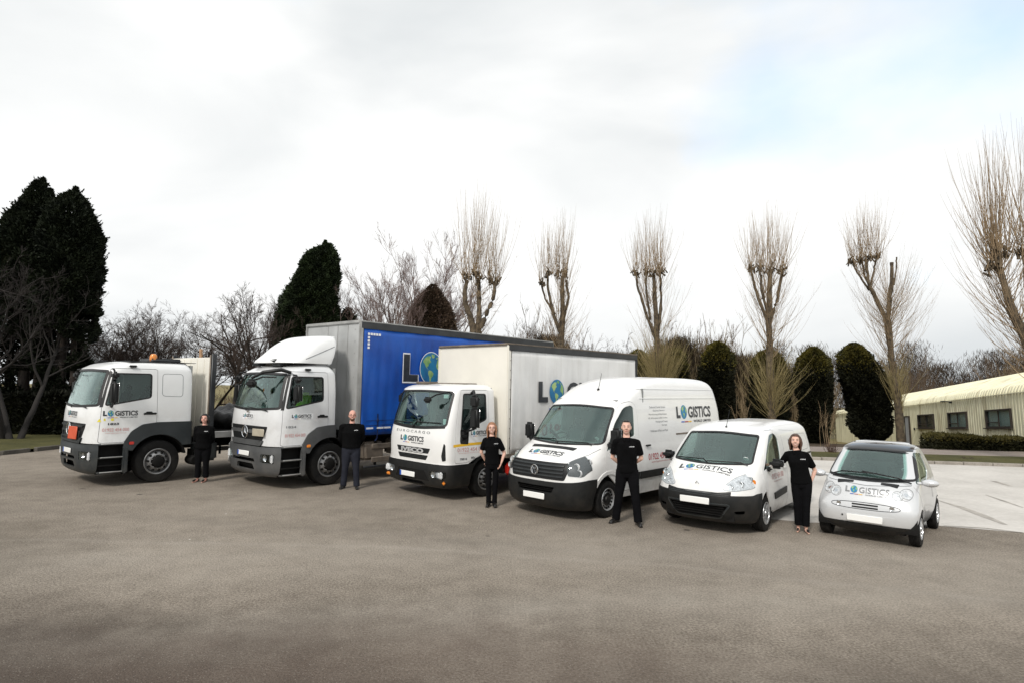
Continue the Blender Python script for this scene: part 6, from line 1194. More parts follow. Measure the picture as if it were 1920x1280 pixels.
# ------------------------------------------------------------------ conifers
def leaves(P, Nn, size, rg, el=1.8, droop=0.):
    """pointed sprays: one quad each, P (n,3), Nn outward"""
    n = len(P); d_ = Nn+rg.normal(0, .45, (n, 3)); d_[:, 2] += .35-droop; d_ /= np.linalg.norm(d_, axis=1, keepdims=True); s_ = rg.normal(0, 1, (n, 3)); s_ -= (s_*d_).sum(1, keepdims=True)*d_; s_ /= np.linalg.norm(s_, axis=1, keepdims=True)
    L_ = size*rg.uniform(.6, 1.3, n)[:, None]; w = L_/el; V = np.stack([P-d_*L_*.3, P+s_*w*.5+d_*L_*.25, P+d_*L_, P-s_*w*.5+d_*L_*.25], 1); return V.reshape(-1, 3), np.arange(n*4).reshape(n, 4)
def conifer(label, u, Y, zs, halfw, n, size, m_, seed, name='conifer', z0=0., group=None, droop=0., depth=1., tops=None, lump=.18, core=.80, trunk=True, topm=None, tophz=None, skew=None, cat='tree', holes=None):
    """zs heights / halfw half widths -> solid of revolution with ragged clumps"""
    rg = np.random.default_rng(seed); p0 = at(u, 720, Y); gzv = float(gz(p0[0], p0[1])); base = np.array([p0[0], Y, gzv]); root = empty(name, base, label=label, cat=cat, group=group)
    zs = np.array(zs, float); hw = np.array(halfw, float); A = np.interp(np.linspace(zs[0], zs[-1], 200), zs, hw); cdf = np.cumsum(A+.15); cdf /= cdf[-1]
    z = np.interp(rg.uniform(0, 1, n), cdf, np.linspace(zs[0], zs[-1], 200)); th = rg.uniform(0, 2*np.pi, n); r_ = np.interp(z, zs, hw); ph = rg.uniform(0, 6, 8)
    def lumpf(th, z): return 1+lump*(np.sin(3*th+z*1.9+ph[0])*.5+np.sin(5*th-z*3.1+ph[1])*.4+np.sin(9*th+z*5.3+ph[2])*.35+np.sin(2*th+z*.8+ph[3])*.4+.5*np.sin(13*th-z*8+ph[4])*.6)
    rr = r_*lumpf(th, z)*rg.uniform(.80, 1.03, n)**.6+rg.normal(0, size*.25, n); sk = (np.interp(z, zs, skew) if skew is not None else 0.)
    P = np.stack([rr*np.cos(th)+sk, rr*np.sin(th)*depth, z-gzv], 1); Nn = np.stack([np.cos(th), np.sin(th), np.full(n, .15)], 1)
    if holes is not None:
        keep = ~holes(P, rg); P, Nn = P[keep], Nn[keep]
    G = Geo().add(leaves(P, Nn, size, rg, 1.7, droop))
    nt = n//110; ti = rg.integers(0, len(P), nt); ld = Nn[ti]*rg.uniform(.3, 1, (nt, 1))+rg.normal(0, .3, (nt, 3))+[0, 0, .55]; ld /= np.linalg.norm(ld, axis=1, keepdims=True); kk = 16; tt_ = rg.uniform(0, 1, (nt, kk, 1)); ln_ = size*rg.uniform(.8, 2.6, (nt, 1, 1))
    Q = (P[ti][:, None, :]+ld[:, None, :]*tt_*ln_+rg.normal(0, size*.22, (nt, kk, 3))*(1.1-tt_)).reshape(-1, 3); G.add(leaves(Q, np.repeat(ld, kk, 0), size*.7, rg, 2.0, droop))
    if tops:
        for (dx, zt, h_, w_) in tops:
            k = int(n*.03); q = rg.uniform(0, 1, k); Pz = zt+h_*q; rad = w_*(1-q)**.8*rg.uniform(.3, 1, k); a_ = rg.uniform(0, 2*np.pi, k); Pp = np.stack([dx+rad*np.cos(a_), rad*np.sin(a_), Pz-gzv], 1); G.add(leaves(Pp, np.stack([np.cos(a_)*.6, np.sin(a_)*.6, np.ones(k)*.5], 1), size, rg))
    me = G.mesh('foliage', False); 
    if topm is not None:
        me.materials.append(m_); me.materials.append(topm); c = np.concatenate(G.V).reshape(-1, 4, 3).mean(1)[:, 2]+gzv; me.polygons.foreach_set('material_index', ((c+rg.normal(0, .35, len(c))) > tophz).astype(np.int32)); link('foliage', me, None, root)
    else: link('foliage', me, m_, root)
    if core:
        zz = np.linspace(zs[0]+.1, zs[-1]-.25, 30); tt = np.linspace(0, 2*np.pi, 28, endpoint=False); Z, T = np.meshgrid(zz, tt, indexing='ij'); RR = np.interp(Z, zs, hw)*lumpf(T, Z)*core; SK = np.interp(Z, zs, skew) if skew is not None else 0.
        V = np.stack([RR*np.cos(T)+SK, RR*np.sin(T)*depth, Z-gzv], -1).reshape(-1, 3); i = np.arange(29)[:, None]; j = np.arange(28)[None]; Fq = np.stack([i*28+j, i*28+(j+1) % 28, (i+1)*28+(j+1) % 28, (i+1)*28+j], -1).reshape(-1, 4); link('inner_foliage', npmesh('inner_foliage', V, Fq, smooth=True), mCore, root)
    if trunk:
        m = MB(); m.tube([(0, 0, -.1), (.05, 0, zs[0]-gzv+.3), (0, 0, (zs[0]+zs[-1])/2-gzv)], [.22, .18, .1], 8); link('trunk', m.mesh('trunk', 60, True), mBd, root)
    return root
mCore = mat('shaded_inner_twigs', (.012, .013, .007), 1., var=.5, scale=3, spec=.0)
mCy = leafmat('cypress_foliage', (.026, .040, .014), (.008, .013, .005)); mCy2 = leafmat('dark_cypress_foliage', (.016, .022, .010), (.005, .008, .004))
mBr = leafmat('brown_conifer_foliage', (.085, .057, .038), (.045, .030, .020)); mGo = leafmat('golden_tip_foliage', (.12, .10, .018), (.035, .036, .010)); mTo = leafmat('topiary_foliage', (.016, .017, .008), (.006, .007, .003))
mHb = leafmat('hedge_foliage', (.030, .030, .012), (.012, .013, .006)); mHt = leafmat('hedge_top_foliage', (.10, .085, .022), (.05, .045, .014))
s27 = 27/1145.
def holes_(P, rg):
    q = np.sin(P[:, 0]*2.3+1)*np.sin(P[:, 2]*2.1+P[:, 0]*.7)+.5*np.sin(P[:, 0]*5.1)*np.sin(P[:, 2]*4.7); return (P[:, 2] < 5.2) & (P[:, 2] > 1.5) & (q > .02+.04*rg.normal(0, 1, len(P))-(4.4-P[:, 2])*.10)
conifer('huge dark conifer at the left edge of the photo, taller of the joined pair', 44, 27, [1.6, 3.5, 5, 7, 8.2, 9.4, 10.0, 10.6, 11.2], [1.6, 1.9, 2.0, 1.85, 1.5, .95, .62, .36, .05], 90000, .135, mCy2, 61, group='pair of huge dark conifers on the left', tops=[(.2, 10.2, 1.1, .30), (.55, 9.9, .9, .35), (-.5, 9.2, .9, .4)], core=0, holes=holes_, lump=.17)
conifer('huge dark conifer right of its joined twin, its straight right side against the sky', 112, 26.5, [1.6, 3.0, 5, 7, 8.6, 9.3, 9.8, 10.3, 10.6], [.95, 1.15, 1.18, 1.16, 1.08, .95, .75, .42, .05], 70000, .135, mCy2, 62, group='pair of huge dark conifers on the left', tops=[(.1, 9.9, .85, .3), (.5, 9.4, .7, .3)], core=0, holes=holes_, lump=.15)
conifer('dark conifer partly outside the left edge of the photo', -25, 27.5, [1.6, 4, 6, 7.2, 8.0, 8.6], [1.5, 1.7, 1.5, 1.1, .6, .1], 34000, .15, mCy2, 63, core=0, holes=holes_)
def core_slab(label, u, Y, zs, hw, name):
    pass
for k, (u, Y, w_) in enumerate(((62, 27, 1.5), (133, 26.5, 1.0), (-25, 27.5, 1.2))): pass
# inner masses of the big pair (upper part only; light shows through between the low stems)
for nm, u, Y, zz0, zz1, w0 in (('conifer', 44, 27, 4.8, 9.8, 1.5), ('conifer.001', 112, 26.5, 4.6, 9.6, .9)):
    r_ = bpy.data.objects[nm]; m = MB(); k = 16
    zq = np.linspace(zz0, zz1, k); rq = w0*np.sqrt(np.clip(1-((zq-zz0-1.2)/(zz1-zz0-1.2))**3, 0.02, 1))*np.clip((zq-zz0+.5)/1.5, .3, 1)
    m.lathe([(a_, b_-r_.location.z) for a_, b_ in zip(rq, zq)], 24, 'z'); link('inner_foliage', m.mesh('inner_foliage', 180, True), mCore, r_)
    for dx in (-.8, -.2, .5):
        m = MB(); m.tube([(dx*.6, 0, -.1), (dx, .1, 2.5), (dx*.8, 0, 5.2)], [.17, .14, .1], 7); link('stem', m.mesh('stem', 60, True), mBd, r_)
conifer('slim dark conifer behind the silver-white truck, flat-topped on the left and pointed on the right', 568, 35, [0, 4, 5.9, 7.4, 8.9, 9.6, 10.0, 10.4], [1.65, 1.68, 1.60, 1.38, 1.12, .92, .6, .08], 90000, .12, mCy, 64, skew=[0, 0, .08, .32, .60, .76, .9, 1.2], tops=[(.95, 9.6, .95, .35), (-.1, 9.1, .6, .45)], lump=.15)
conifer('brown dying conifer above the middle of the blue curtain truck', 806, 36, [0, 4, 5.5, 6.6, 7.4, 8.0, 8.3], [1.6, 1.6, 1.45, 1.2, .8, .36, .05], 50000, .11, mBr, 65, lump=.09)
conifer('little dark conifer tip just above the front corner of the blue curtain truck', 647, 36, [0, 4.5, 5.6, 6.2, 6.8], [.95, .9, .62, .35, .05], 9000, .17, mCy, 66)
TP = 'clipped dark evergreens behind the vans'
def topi(label, u, Y, vt, vb, ws, seed, n=36000, skew_px=None):
    """ws: list of (v, half width in px) measured at depth Y"""
    hz_ = 720+(u-960)*.0191; k = Y/1145.; Z = [CAM_H+(hz_-v)*k for v, w in ws]; Wd = [w*k*.80 for v, w in ws]; o = sorted(zip(Z, Wd)); skw = None
    if skew_px: sv = sorted(skew_px, reverse=True); skw = [float(np.interp(-(hz_-(a_-CAM_H)/k), [-q[0] for q in sv], [q[1] for q in sv]))*k for a_, b_ in o]
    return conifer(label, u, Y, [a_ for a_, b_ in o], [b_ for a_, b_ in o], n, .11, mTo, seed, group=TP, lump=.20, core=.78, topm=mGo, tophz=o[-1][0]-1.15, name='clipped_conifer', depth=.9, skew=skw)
topi('clipped evergreen with a golden dome, right of the third pollard above the large van', 1345, 34, 640, 860, [(640, 3), (647, 16), (662, 28), (690, 36), (740, 37), (800, 34), (850, 28)], 71)
topi('clipped evergreen hidden behind the fourth pollard trunk', 1442, 35, 655, 860, [(655, 6), (662, 22), (680, 36), (720, 40), (780, 38), (850, 32)], 72)
topi('round-topped clipped evergreen midway between the fourth and fifth pollards', 1526, 34, 652, 860, [(650, 3), (658, 16), (672, 30), (700, 39), (740, 38), (775, 31), (830, 26), (850, 22)], 73)
topi('vase-shaped clipped evergreen against the cream building, left of the fifth pollard', 1628, 34, 645, 825, [(643, 4), (650, 17), (665, 32), (690, 44), (720, 50), (762, 43), (806, 38), (820, 24), (828, 9)], 74, skew_px=[(643, -26), (665, -22), (690, -16), (720, -7), (762, 2), (828, 4)])
topi('clipped evergreen half hidden by the skirt of the third pollard', 1262, 35, 650, 860, [(652, 4), (660, 20), (680, 30), (740, 34), (850, 30)], 75)
topi('dark clipped evergreen behind the rear corner of the white box truck', 1196, 36, 660, 860, [(655, 4), (664, 18), (690, 28), (740, 30), (850, 30)], 76, 16000)
# low clipped hedges
def hedge(label, x0, y0, x1, y1, w, h, n, size, seed, m_, mt=None, name='hedge', z=None, **k):
    rg = np.random.default_rng(seed); L_ = math.hypot(x1-x0, y1-y0); zb = float(gz((x0+x1)/2, (y0+y1)/2)) if z is None else z; root = empty(name, (x0, y0, zb), math.atan2(y1-y0, x1-x0), label=label, cat='hedge', **k)
    a_ = rg.uniform(0, 1, n); s_ = rg.uniform(0, L_, n); side = rg.uniform(0, 1, n); P = np.empty((n, 3)); Nn = np.zeros((n, 3)); top = side > .55; P[:, 0] = s_; wob = .06*np.sin(s_*1.7)+.04*np.sin(s_*4.3)
    P[:, 1] = np.where(top, (a_-.5)*w, np.where(side < .3, -w/2, w/2)+wob); P[:, 2] = np.where(top, h+wob, a_*h); Nn[:, 2] = top; Nn[:, 1] = np.where(top, 0, np.where(side < .3, -1, 1)); e_ = rg.uniform(0, 1, n) < .06; P[e_, 0] = np.where(rg.uniform(0, 1, e_.sum()) < .5, 0, L_); P[e_, 1] = rg.uniform(-.5, .5, e_.sum())*w; P[e_, 2] = rg.uniform(0, 1, e_.sum())*h
    me = Geo().add(leaves(P+rg.normal(0, .03, P.shape), Nn, size, rg, 1.4)).mesh('foliage', False); me.materials.append(m_)
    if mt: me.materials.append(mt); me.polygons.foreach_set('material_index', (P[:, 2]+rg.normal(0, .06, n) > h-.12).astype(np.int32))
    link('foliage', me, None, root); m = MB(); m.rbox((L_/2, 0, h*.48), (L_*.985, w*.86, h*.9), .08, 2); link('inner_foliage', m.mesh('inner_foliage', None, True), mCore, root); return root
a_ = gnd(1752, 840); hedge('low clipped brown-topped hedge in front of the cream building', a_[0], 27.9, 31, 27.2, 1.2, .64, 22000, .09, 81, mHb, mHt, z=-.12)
hedge('tall dark hedge behind the left lawn, below the big conifers', -38, 26.2, -14.2, 25.8, 1.4, 1.72, 40000, .13, 82, leafmat('dark_hedge_foliage', (.012, .013, .007), (.005, .006, .003)), z=0)  # very dark green is this hedge's own foliage colour
# ------------------------------------------------------------------ scrub woodland far behind
def scrub():
    rg = np.random.default_rng(91); G1 = Geo(); G2 = Geo()
    for n, y0, y1, ua, ub, h0, h1, g_ in ((900, 44, 70, 940, 1960, 6.5, 9.8, G1), (700, 62, 80, 1560, 2000, 8.2, 10.4, G1), (800, 40, 52, 1130, 1560, 5.0, 8.0, G2), (500, 50, 60, 1640, 2000, 6.0, 8.2, G2), (120, 60, 90, 150, 560, 2.0, 3.5, G1)):
        Y = rg.uniform(y0, y1, n); u = rg.uniform(ua, ub, n); X = (u-960)/1145*Y; dd = X-(27.5+.319*(Y-41.7)); kp = ~((dd > -1.5) & (dd < 6.5) & (Y < 71)) & ~((u > 1550) & (dd < 6.5)); Y, u, X = Y[kp], u[kp], X[kp]; n = len(Y); Z = gz(X, Y); B = np.stack([X, Y, Z], 1); D = np.stack([rg.normal(0, .14, n), rg.normal(0, .14, n), np.ones(n)], 1)
        P, r_ = shoots(B, D, rg.uniform(h0, h1, n)*(.78+.22*np.sin(u*.02)+.1*np.sin(u*.071)), rg.uniform(.03, .07, n), 8, .1, .06, rg, .2); g_.add(tubes(P, r_, 3))
        P2, r2 = spawn(P, r_, 9, .15, .97, .45, .30, .55, 5, .45, .10, rg, .014, .4); g_.add(tubes(P2, r2, 3)); P3, r3 = spawn(P2, r2, 3, .2, 1, .5, .55, .7, 3, .3, .1, rg, .011, .5); g_.add(tubes(P3, r3, 3))
    o = link('scrub_woodland', G1.mesh('scrub_woodland', False), mat('brown_scrub', (.16, .11, .068), .9, col2=(.08, .055, .036), scale=.15)); tag(o, 'brown leafless scrub woodland spreading behind the clipped evergreens and cream building', 'woodland', kind='stuff')
    o = link('undergrowth', G2.mesh('undergrowth', False), mat('olive_scrub', (.24, .18, .10), .9, col2=(.13, .095, .05), scale=.2)); tag(o, 'olive brown undergrowth between the clipped evergreens', 'undergrowth', kind='stuff')
scrub()
# far hedgerow masses closing the view below the scrub
def thicket(label, pts, h, n, seed, m_, w=3.):
    rg = np.random.default_rng(seed); pts = np.array(pts, float); d_ = np.r_[0, np.cumsum(np.hypot(*np.diff(pts, axis=0).T))]; s_ = rg.uniform(0, d_[-1], n); X = np.interp(s_, d_, pts[:, 0])+rg.normal(0, w*.2, n); Y = np.interp(s_, d_, pts[:, 1])+rg.normal(0, w*.5, n)
    hh = (np.interp(s_, d_, h) if hasattr(h, '__len__') else h)*(.86+.13*np.sin(s_*.55)+.10*np.sin(s_*1.43+1)); Z = gz(X, Y)+hh*rg.uniform(0, 1, n)**.8; P = np.stack([X, Y, Z], 1); o = link('thicket', Geo().add(leaves(P, rg.normal(0, .35, (n, 3))+[0, 0, 1.1], .55, rg, 13)).mesh('thicket', False), m_)
    return tag(o, label, 'thicket', kind='stuff')
thicket('dense dark brown thicket behind the cream building', [(10, 56), (22, 64), (38, 78), (50, 78), (56, 62), (60, 50), (70, 44)], [7.5, 9.5, 11.2, 11.4, 9.6, 8.2, 7.5], 170000, 92, leafmat('thicket_twigs', (.080, .058, .038), (.035, .025, .017), .4))
thicket('dark green brown thicket behind the vans and clipped evergreens', [(-2, 44), (8, 43), (19, 43)], [5.6, 6.6, 6.4], 130000, 93, leafmat('brown_thicket_twigs', (.085, .062, .034), (.030, .022, .013), .4), 1.6)  # mottled brown is the twigs' own colour
thicket('low dark hedge line across the distant field, left of the silver-white truck', [(-70, 118), (-30, 122), (0, 120)], 1.6, 9000, 94, leafmat('far_hedge_twigs', (.05, .045, .03), (.025, .022, .015), .4))
# small things by the kerb
def tuft(label, px, n, h, seed, m_, name, cat, spread=.5, z=0, r0=.008):
    rg = np.random.default_rng(seed); b = gnd(*px); b[2] = float(gz(b[0], b[1])); root = link(name, None, None, None, b); 
    B = rg.normal(0, .10, (n, 3))*[1, 1, 0]; D = np.stack([rg.normal(0, spread, n), rg.normal(0, spread, n), np.ones(n)], 1); P, r_ = shoots(B, D, h*rg.uniform(.5, 1, n), np.full(n, r0), 6, .2, .08, rg, .3); G = Geo().add(tubes(P, r_, 3)); P2, r2 = spawn(P, r_, 4, .3, 1, .5, .4, .7, 4, .3, .1, rg, .004); G.add(tubes(P2, r2, 3))
    bpy.data.objects.remove(root); o = link(name, G.mesh(name, False), m_, None, b); return tag(o, label, cat)
tuft('thin pale sapling stems in the bed left of the cream building', (1552, 833), 7, 2.2, 95, mSh, 'sapling', 'sapling', .12, r0=.012)
tuft('small reddish twiggy shrub on the verge, just left of the city car', (1560, 850), 60, .55, 96, mat('reddish_twigs', (.10, .055, .04), .9, var=.3), 'twiggy_shrub', 'shrub', .5)
tuft('second sapling, pale upright stems near the fourth pollard', (1395, 845), 6, 2.6, 97, mSh, 'sapling', 'sapling', .10, r0=.012)
tuft('tiny dead weed clump on the verge right of the city car', (1812, 862), 30, .18, 98, mTw, 'weed_clump', 'weed', .8)
# ------------------------------------------------------------------ cream corrugated building
def wall_y(u): k = (u-960)/1145.; return (27.5-.319*41.7)/(k-.319)
e1 = Vector((.319, 1, -.067)).normalized(); upv = Vector((0, .065, 1)); upv = (upv-e1*upv.dot(e1)).normalized(); nrm = upv.cross(e1).normalized()   # outward, towards the yard (-x)
if nrm.x > 0: nrm = -nrm
O0 = Vector((27.5, 41.7, -1.14))
def s_of(u): y = wall_y(u); return (y-41.7)/e1.y
S0, S1 = s_of(2150), s_of(1567)
bld = bpy.data.objects.new('prefab_building', None); COL.objects.link(bld); bld.matrix_world = Matrix(((e1.x, nrm.x, upv.x, O0.x), (e1.y, nrm.y, upv.y, O0.y), (e1.z, nrm.z, upv.z, O0.z), (0, 0, 0, 1)))
tag(bld, 'long low cream corrugated metal building with rounded rusty eaves behind the low hedge', 'building')
mCr = mat('cream_cladding', (.84, .81, .60), .55, col2=(.74, .71, .51), scale=.8, spec=.4)
# rust and algae streaks on the eaves
t = mCr.node_tree; b = t.nodes['Principled BSDF']; g = t.nodes.new('ShaderNodeTexCoord'); n = t.nodes.new('ShaderNodeTexNoise'); n.inputs['Scale'].default_value = .9; n.inputs['Detail'].default_value = 7; mp_ = t.nodes.new('ShaderNodeMapping'); mp_.inputs['Scale'].default_value = (2.2, 1, .35); t.links.new(g.outputs['Object'], mp_.inputs[0]); t.links.new(mp_.outputs[0], n.inputs[0])
mr = t.nodes.new('ShaderNodeMapRange'); t.links.new(n.outputs[0], mr.inputs[0]); mr.inputs[1].default_value = .52; mr.inputs[2].default_value = .74; mr.inputs[3].default_value = 0; mr.inputs[4].default_value = .75; old = b.inputs['Base Color'].links[0].from_socket
mm = t.nodes.new('ShaderNodeMixRGB'); t.links.new(mr.outputs[0], mm.inputs[0]); t.links.new(old, mm.inputs[1]); mm.inputs[2].default_value = (.27, .20, .08, 1); t.links.new(mm.outputs[0], b.inputs['Base Color'])
EH = 2.78; prof = [(0, 0), (0, .02), (0, EH)]+[(-.48*(1-math.cos(a_)), EH+.42*math.sin(a_)) for a_ in np.linspace(.2, math.pi/2-.1, 7)]+[(-1.0, EH+.50), (-1.7, EH+.66), (-4.6, EH+1.75)]
def rib_sheet(s0, s1, prof, pitch=.30, dep=.045, holes=()):
    mb = MB(); k = int((s1-s0)/pitch); xs_ = []
    for i in range(k):
        for f, d_ in ((0, 0), (.18, 0), (.27, 1), (.73, 1), (.82, 0)): xs_.append((s0+(i+f)*pitch, d_))
    xs_.append((s0+k*pitch, 0)); npf = len(prof); P = [(x, y+dd*dep*(1 if j < 3 else 1), z+(dd*dep if j > 5 else 0)) for x, dd in xs_ for j, (y, z) in enumerate(prof)]
    Fc = []
    for i in range(len(xs_)-1):
        xm = (xs_[i][0]+xs_[i+1][0])/2
        for j in range(npf-1):
            zm = (prof[j][1]+prof[j+1][1])/2
            if any(a0 < xm < a1 and b0 < zm < b1 for a0, a1, b0, b1 in holes): continue
            Fc.append((i*npf+j, (i+1)*npf+j, (i+1)*npf+j+1, i*npf+j+1))
    return mb.add(P, Fc)
WN = []
for ua, ub in ((1754, 1724), (1817, 1780), (1898, 1853)): WN.append((s_of(ua), s_of(ub)))
WN = [(round(a_/.3)*.3, round(b_/.3)*.3) for a_, b_ in WN]
off = S0-round(S0/.3)*.3; S0 = round(S0/.3)*.3; WZ0, WZ1 = 1.20, 2.08
dr = (round(s_of(1709)/.3)*.3, round(s_of(1697)/.3)*.3)
pw = [(0, -.3), (0, WZ0), (0, WZ1), (0, EH)]+prof[3:]
ho = [(a_, b_, WZ0, WZ1) for a_, b_ in WN]
mb = rib_sheet(S0, S1, pw, holes=ho); w_ = link('wall', mb.mesh('wall'), mCr, bld)
m = MB(); m.prism([(S0, .0), (S1, .0), (S1, .4), (S0, .4)], 'y', -.5, -.2); 
m = MB(); m.box(((S0+S1)/2, -2.6, EH+.3), (S1-S0, 4.9, .06)); link('ceiling', m.mesh('ceiling'), M['cabin'], bld)
m = MB(); m.box(((S0+S1)/2, .075, EH-.02), (S1-S0, .05, .05)); link('eaves_trim', m.mesh('eaves_trim'), mCr, bld)
m = MB(); m.box(((S0+S1)/2, -4.62, EH+1.70), (S1-S0, .18, .16)); m.box(((S0+S1)/2, -2.8, EH+1.05), (S1-S0, .1, .06)); link('roof_flashing', m.mesh('roof_flashing'), mCr, bld)
m = MB(); m.box((S1+.02, -2.3, 1.3), (.06, 4.6, 3.3)); m.box(((S0+S1)/2, -4.66, 1.6), (S1-S0, .06, 4.2)); m.box((S0-.02, -2.3, 1.3), (.06, 4.6, 3.3)); link('end_wall', m.mesh('end_wall'), mCr, bld)
mWf = mat('brown_window_frame', (.035, .026, .02), .5, var=.3); mRg = glass_mat('building_glass', (.90, .96, .96), .05); mBl = mat('pale_blind', (.42, .48, .47), .8, var=.15, scale=2); mDk = mat('dark_room', (.02, .018, .017), .9)
for k, (a_, b_) in enumerate(WN):
    c = (a_+b_)/2; w = b_-a_; h_ = WZ1-WZ0; zc = (WZ0+WZ1)/2; m = MB()
    for x in (a_+.03, b_-.03): m.box((x, .03, zc), (.07, .14, h_+.02))
    for z in (WZ0+.03, WZ1-.03): m.box((c, .03, z), (w-.14, .14, .07))
    f = link('window', m.mesh('window'), mWf, bld); f['label'] = ('window nearest the fifth pollard', 'middle window', 'right-hand window')[k]
    m = MB(); m.box((c, .04, zc), (.05, .05, h_-.14)); m.box((c+w*.25, .04, WZ0+.26), (w*.5-.08, .05, .04)); link('glazing_bar', m.mesh('glazing_bar'), mWf, bld if False else f)
    m = MB(); m.box((c, .0, zc), (w-.13, .012, h_-.13)); link('pane', m.mesh('pane'), mRg, f)
    m = MB(); m.box((c, .10, WZ0-.03), (w+.16, .16, .05)); link('sill', m.mesh('sill'), mWf, f)
    m = MB(); m.box((c, -.06, zc), (w+.3, .02, h_+.3)); link('blind_or_dark_room', m.mesh('blind_or_dark_room'), mBl if k else mDk, f)  # first window has no blind: dark sheet painted as the unlit room
m = MB(); c = (dr[0]+dr[1])/2; wd = .9; m.rbox((c, .06, 1.0), (wd, .06, 1.98), .01, 1); do = link('door', m.mesh('door'), mat('pale_grey_door', (.42, .44, .46), .5, var=.08), bld)
m = MB()
for x in (c-wd/2-.03, c+wd/2+.03): m.box((x, .07, 1.02), (.06, .12, 2.08))
m.box((c, .07, 2.03), (wd, .12, .06)); link('door_frame', m.mesh('door_frame'), mWf, do); m = MB(); m.tube([(c-.36, .10, 1.0), (c-.36, .15, 1.0), (c-.26, .15, 1.0)], .012, 6); link('handle', m.mesh('handle'), M['steel'], do)
m = MB(); m.box((c, .6, -.02), (1.6, 1.1, .16)); link('doorstep', m.mesh('doorstep'), mK, bld)
sl_ = s_of(1789); m = MB(); m.box((sl_, .10, EH-.12), (.10, .14, .10)); m.tube([(sl_, .12, EH-.1), (sl_-.05, .45, EH-.05)], .025, 6); m.rbox((sl_-.06, .5, EH-.08), (.22, .2, .08), .02, 1); link('wall_lamp', m.mesh('wall_lamp'), M['plastic'], bld)
m = MB(); m.box((dr[0]-.75, .08, 1.15), (.12, .08, .16)); link('meter_box', m.mesh('meter_box'), M['plastic'], bld)
m = MB(); m.box((dr[0]-1.6, .5, -.02), (1.5, .5, .22)); link('drain_block', m.mesh('drain_block'), M['guard'], bld)
# ================================================================== PEOPLE
TMP2 = TMP
def skin_mat(name, c): 
    m = mat(name, c, .6, var=.08, scale=18, spec=.22); m.node_tree.nodes['Principled BSDF'].inputs['Subsurface Weight'].default_value = .15; m.node_tree.nodes['Principled BSDF'].inputs['Subsurface Radius'].default_value = (.02, .008, .004); return m
mSk = skin_mat('fair_skin', (.70, .44, .35)); mSk2 = skin_mat('ruddy_skin', (.66, .37, .30))
mPo = mat('black_polo_cotton', (.0035, .0035, .004), .95, var=.35, scale=9, bump=.5, bscale=9, dist=.03, spec=.10); mTr = mat('black_trouser_cloth', (.0045, .0045, .0055), .95, var=.3, scale=7, bump=.5, bscale=7, dist=.03, spec=.10)
mTg = mat('charcoal_navy_trouser_cloth', (.020, .022, .032), .9, var=.25, scale=6, bump=.5, bscale=7, dist=.03, spec=.2); mJn = mat('dark_jean_cloth', (.016, .018, .024), .9, var=.3, scale=6, bump=.4, bscale=7, dist=.03)
mShoe = mat('black_shoe_leather', (.012, .011, .010), .35, var=.3, coat=.2); mHd = mat('dark_hair', (.018, .013, .010), .55, var=.5, scale=30, bump=.6, bscale=60, dist=.01); mHbk = mat('black_hair', (.008, .007, .007), .5, var=.4, scale=30, bump=.6, bscale=60, dist=.01)
mHr = mat('strawberry_blonde_hair', (.36, .17, .085), .5, var=.5, scale=30, bump=.6, bscale=60, dist=.01); mHbr = mat('brown_hair', (.10, .048, .028), .5, var=.5, scale=30, bump=.6, bscale=60, dist=.01); mBrd = mat('ginger_beard', (.16, .075, .045), .7, var=.4, scale=40)
mLip = mat('lips', (.50, .17, .15), .45); mEy = mat('eye_white', (.75, .73, .70), .2); mIr = mat('iris', (.05, .04, .035), .15); mTee = mat('teeth', (.80, .77, .70), .3)
def hand(mb, w, d_, nrm_, side, curl=.5, s=1.):
    """w wrist, d_ direction of the forearm, nrm_ direction the palm faces"""
    w = Vector(w); d_ = Vector(d_).normalized(); n_ = Vector(nrm_); n_ = (n_-d_*n_.dot(d_)).normalized(); a_ = d_.cross(n_)*side; L_ = .19*s
    pc = w+d_*L_*.25; P = []
    for t, wd, th in ((-.02, .025, .019), (.12, .032, .017), (.35, .041, .015), (.52, .040, .013)): P.append((w+d_*L_*t, wd*s, th*s))
    V = []
    for c, wd, th in P:
        for k in range(10): t = 2*math.pi*k/10; V.append(c+a_*math.cos(t)*wd+n_*math.sin(t)*th)
    mb.add(V, [(i*10+j, i*10+(j+1) % 10, i*10+10+(j+1) % 10, i*10+10+j) for i in range(3) for j in range(10)]+[tuple(range(9, -1, -1)), tuple(range(30, 40))])
    for k, (o, ln) in enumerate(((-.030, .066), (-.010, .076), (.010, .071), (.029, .056))):
        b = w+d_*L_*.50+a_*(-o)*s; q = d_.copy(); pts = [b]; 
        for j in range(3):
            q = (q*math.cos(curl*.55*(j+.4))+n_*math.sin(curl*.55*(j+.4))).normalized(); pts.append(pts[-1]+q*ln*s*(.45, .32, .23)[j])
        mb.tube([w+d_*L_*.4+a_*(-o)*s*.8]+pts, [.0085*s, .009*s, .0085*s, .008*s, .0065*s], 7)
    b = w+d_*L_*.10+a_*.028*s; mb.tube([b, b+(d_*.55+a_*.75+n_*.25).normalized()*.035*s, b+(d_*.8+a_*.7+n_*.45).normalized()*.062*s, b+(d_*1.0+a_*.5+n_*.6).normalized()*.085*s], [.013*s, .011*s, .010*s, .008*s], 7)
def vox(mb, size, sm=3, name='m'):
    me = mb.mesh('x', None, True); me = evalmods(me, [('REMESH', dict(mode='VOXEL', voxel_size=size), None), ('SMOOTH', dict(iterations=sm, factor=.5), None)]); me.name = name; shade(me, 180); return me
